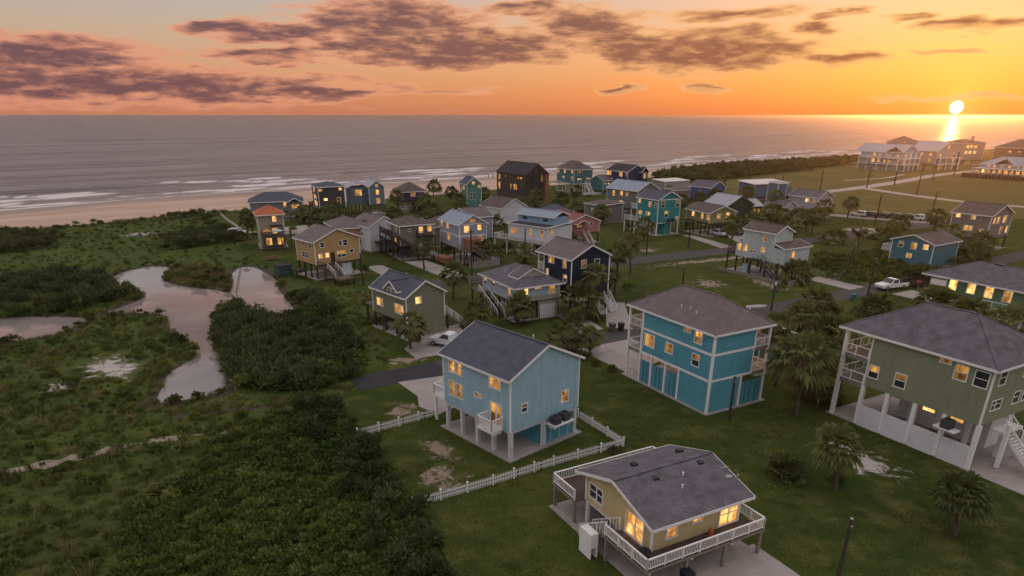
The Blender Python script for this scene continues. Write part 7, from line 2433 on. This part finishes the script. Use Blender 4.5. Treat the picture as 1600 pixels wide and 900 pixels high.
t = thing('garden_shed', 'small dark green shed beside the mustard tan house', 'shed', (-42.2, 121.0, 0), RAD(43))
MB().box(0, 0, 0.05, 2.6, 2.0, 1.9).build('wall', paint('shed_green', (0.035, 0.09, 0.07), vert=0.3), t)
MB().box(-0.1, -0.1, 1.9, 2.7, 2.1, 2.0).build('roof', ROOFS['dark'], t)
MB().box(0.8, -0.04, 0.1, 1.6, -0.003, 1.7).build('door', paint('shed_door', (0.045, 0.10, 0.08)), t)
t = thing('picnic_table', 'reddish wooden picnic table on the lawn by the pond', 'table', (-49.0, 137.0, 0), 0.5)
RW = mat('red_wood', (0.20, 0.060, 0.045), rough=0.8, var=0.3)
for k in range(4):
    MB().box(-1.1, -0.4 + k * 0.2, 0.72, 1.1, -0.23 + k * 0.2, 0.78).build('plank', RW, t)
for sy in (-1, 1):
    MB().box(-1.1, sy * 0.75 - 0.13, 0.42, 1.1, sy * 0.75 + 0.13, 0.47).build('bench', RW, t)
    for sx in (-0.8, 0.8):
        MB().beam((sx, sy * 0.7, 0), (sx, sy * 0.2, 0.72), 0.09, 0.06).build('leg', RW, t)

t = thing('deck_table', 'round dark table with tipped chair on the cream house deck', 'table', (8.05, 33.85, 2.0), 0.7)
MB().lathe([(0.42, 0.62), (0.45, 0.64), (0.45, 0.68), (0.05, 0.69)], 14).build('tabletop', BLACK, t)
MB().tube((0, 0, 0.02), (0, 0, 0.62), 0.04, 0.04, 8).build('pedestal', BLACK, t)
MB().beam((-0.3, 0, 0.02), (0.3, 0, 0.02), 0.05, 0.04).beam((0, -0.3, 0.03), (0, 0.3, 0.03), 0.05, 0.04).build('foot', BLACK, t)
OR = mat('orange_plastic', (0.42, 0.10, 0.03), rough=0.5)
t = thing('gas_canister', 'orange canister on the cream house deck', 'canister', (8.66 + 4.6 * math.cos(RAD(28)) + 0.35 * math.sin(RAD(28)), 34.71 + 4.6 * math.sin(RAD(28)) - 0.45 * math.cos(RAD(28)), 2.0), 0)
MB().lathe([(0.16, 0), (0.17, 0.05), (0.17, 0.42), (0.08, 0.5)], 12).build('tank', OR, t)
MB().lathe([(0.09, 0.5), (0.09, 0.58), (0.03, 0.6)], 10).build('valve_collar', OR, t)


def person(x, y, rz, label, shirt, trousers, z=0.0):
    """standing figure: one skinned body, hair and shirt in its own colours"""
    joints = [((0, 0, 0.95), .14), ((0, 0, 1.15), .13), ((0, 0, 1.38), .15), ((0, 0, 1.50), .055), ((0, 0, 1.62), .095), ((0, 0, 1.72), .085),
              ((.19, 0, 1.40), .06), ((.24, .02, 1.12), .045), ((.25, -.05, .88), .035), ((-.19, 0, 1.40), .06), ((-.24, .02, 1.12), .045), ((-.25, -.05, .88), .035),
              ((.10, 0, .86), .10), ((.11, -.03, .48), .07), ((.11, .02, .08), .045), ((.11, -.14, .04), .04),
              ((-.10, 0, .86), .10), ((-.11, .05, .48), .07), ((-.11, .08, .08), .045), ((-.11, -.08, .04), .04)]
    edges = [(0, 1), (1, 2), (2, 3), (3, 4), (4, 5), (2, 6), (6, 7), (7, 8), (2, 9), (9, 10), (10, 11), (0, 12), (12, 13), (13, 14), (14, 15), (0, 16), (16, 17), (17, 18), (18, 19)]
    me = bpy.data.meshes.new('person')
    me.from_pydata([j[0] for j in joints], edges, [])
    name = 'clothes_%.2f_%.2f' % (shirt[0], trousers[0])
    m_ = bpy.data.materials.new(name)
    m_.use_nodes = True
    t = NT(m_.node_tree)
    bs = m_.node_tree.nodes['Principled BSDF']
    tc = t.node('ShaderNodeTexCoord')
    sp = t.node('ShaderNodeSeparateXYZ')
    t.l.new(tc.outputs['Object'], sp.inputs[0])
    skin = (0.30, 0.17, 0.11)
    c = t.mix(t.m('GREATER_THAN', sp.outputs[2], 0.93), trousers, shirt)
    c = t.mix(t.m('GREATER_THAN', sp.outputs[2], 1.47), c, skin)
    t.l.new(c, bs.inputs['Base Color'])
    me.materials.append(m_)
    o = put('person', me, None, (x, y, z), rz)
    o.modifiers.new('skin', 'SKIN')
    for sv, j in zip(me.skin_vertices[0].data, joints):
        sv.radius = (j[1], j[1])
    me.skin_vertices[0].data[0].use_root = True
    o.modifiers.new('subdivision', 'SUBSURF').render_levels = 1
    tag(o, label, 'person')
    hb = MB().lathe([(0.10, 1.66), (0.115, 1.74), (0.09, 1.82), (0.02, 1.84)], 10, (0, 0.015, 0))
    hb.build('hair', mat('dark_hair', (0.02, 0.015, 0.012)), o, True)
    return o


person(-11.1, 333.0, 2.0, 'person in dark clothes on the beach, left of a pair', (0.03, 0.03, 0.04), (0.03, 0.03, 0.03), -0.3)
person(-9.0, 333.4, 4.0, 'person in dark clothes on the beach, right of a pair', (0.04, 0.03, 0.03), (0.02, 0.02, 0.03), -0.3)
person(84.8, 396.0, 1.0, 'person walking alone on the beach beyond the navy house', (0.03, 0.03, 0.03), (0.03, 0.03, 0.04), -0.3)
person(112.3, 189.4, 3.0, 'person in white shirt standing on the street by the gravel lot', (0.6, 0.6, 0.6), (0.02, 0.02, 0.02), 0.03)
person(-58.6, 308.0, 2.0, 'person far off on the sand behind the purple house', (0.03, 0.03, 0.04), (0.03, 0.03, 0.03), -0.4)

t = thing('stop_sign', 'red stop sign on a post beside the trailer', 'sign', (66.3, 108.0, 0), RAD(-40))
MB().tube((0, 0, 0), (0, 0, 2.0), 0.035, 0.035, 8).build('post', METAL, t)
oc = [(0.36 * math.cos(math.pi / 8 + k * math.pi / 4), 0.36 * math.sin(math.pi / 8 + k * math.pi / 4)) for k in range(8)]
p_ = MB().prism([(x_, -0.045, 2.25 + z_) for x_, z_ in oc], (0, 0.01, 0)).build('plate', mat('sign_red', (0.30, 0.02, 0.02)), t)
fc = bpy.data.curves.new('stop_text', 'FONT')
fc.body = 'STOP'
fc.size = 0.26
fc.align_x = 'CENTER'
fc.align_y = 'CENTER'
fc.materials.append(WHITE)
tmp = bpy.data.objects.new('lettering_curve', fc)
lme = bpy.data.meshes.new_from_object(tmp)
bpy.data.objects.remove(tmp)
fo_ = put('lettering', lme, p_, (0, -0.05, 2.25))
fo_.rotation_euler = (math.pi / 2, 0, 0)

t = thing('upturned_skiff', 'pale upturned skiff on the grass beside the street', 'boat', (37.6, 100.6, 0.02), RAD(10))
b = MB()
n = 11
for j in range(n):
    u_ = j / (n - 1)
    wd = 0.5 * math.sin(math.pi * min(1, 0.12 + u_ * 0.9)) ** 0.6
    for k in range(7):
        a_ = math.pi * k / 6
        b.v.append(((u_ - 0.5) * 3.6, wd * math.cos(a_), 0.34 * math.sin(a_) * (0.6 + 0.4 * math.sin(math.pi * u_))))
for j in range(n - 1):
    for k in range(6):
        b.f.append((j * 7 + k, j * 7 + k + 1, (j + 1) * 7 + k + 1, (j + 1) * 7 + k))
b.build('hull', mat('faded_hull', (0.42, 0.40, 0.38), rough=0.5), t, True)
MB().box(-1.5, -0.03, 0.3, 1.5, 0.03, 0.37).build('keel', WOOD, t)

t = thing('driftwood_log', 'bare bleached log lying across the vines at lower left', 'log', (-15.4, 43.6, 0.3), 0.5)
MB().tube((-0.7, 0, 0.1), (0.7, 0.2, 0.16), 0.14, 0.09, 8).build('trunk', PALES, t, True)
MB().tube((0.2, 0.1, 0.15), (0.5, 0.6, 0.3), 0.06, 0.03, 6).build('branch', PALES, t)
t = thing('sailing_boat', 'tiny sailing boat on the horizon at the left', 'boat', (-1700.0, 2900.0, -0.6), 0.6)
MB().prism([(-5, -1.5, 0), (5, -1.5, 0), (7, 0, 0), (5, 1.5, 0), (-5, 1.5, 0)], (0, 0, 1.6)).build('hull', WHITE, t)
MB().tube((0, 0, 1.6), (0, 0, 15), 0.12, 0.06, 6).build('mast', METAL, t)
MB().prism([(-0.2, 0.0, 2.6), (-5, 0.0, 2.6), (-0.2, 0.0, 14)], (0, 0.05, 0)).build('sail', WHITE, t)

# ------------------------------------------------------------------ the air: thin sea haze over land and water
hz = MB().box(-90000, -30000, -6.0, 90000, 90000, 27.6)
hm = bpy.data.materials.new('haze')
hm.use_nodes = True
hm.node_tree.nodes.clear()
ho = hm.node_tree.nodes.new('ShaderNodeOutputMaterial')
hv = hm.node_tree.nodes.new('ShaderNodeVolumePrincipled')
hv.inputs['Color'].default_value = (1.0, 0.93, 0.86, 1)
hv.inputs['Density'].default_value = 0.00013
hv.inputs['Anisotropy'].default_value = 0.89
hm.node_tree.links.new(hv.outputs[0], ho.inputs['Volume'])
tag(hz.build('haze', hm), kind='stuff')
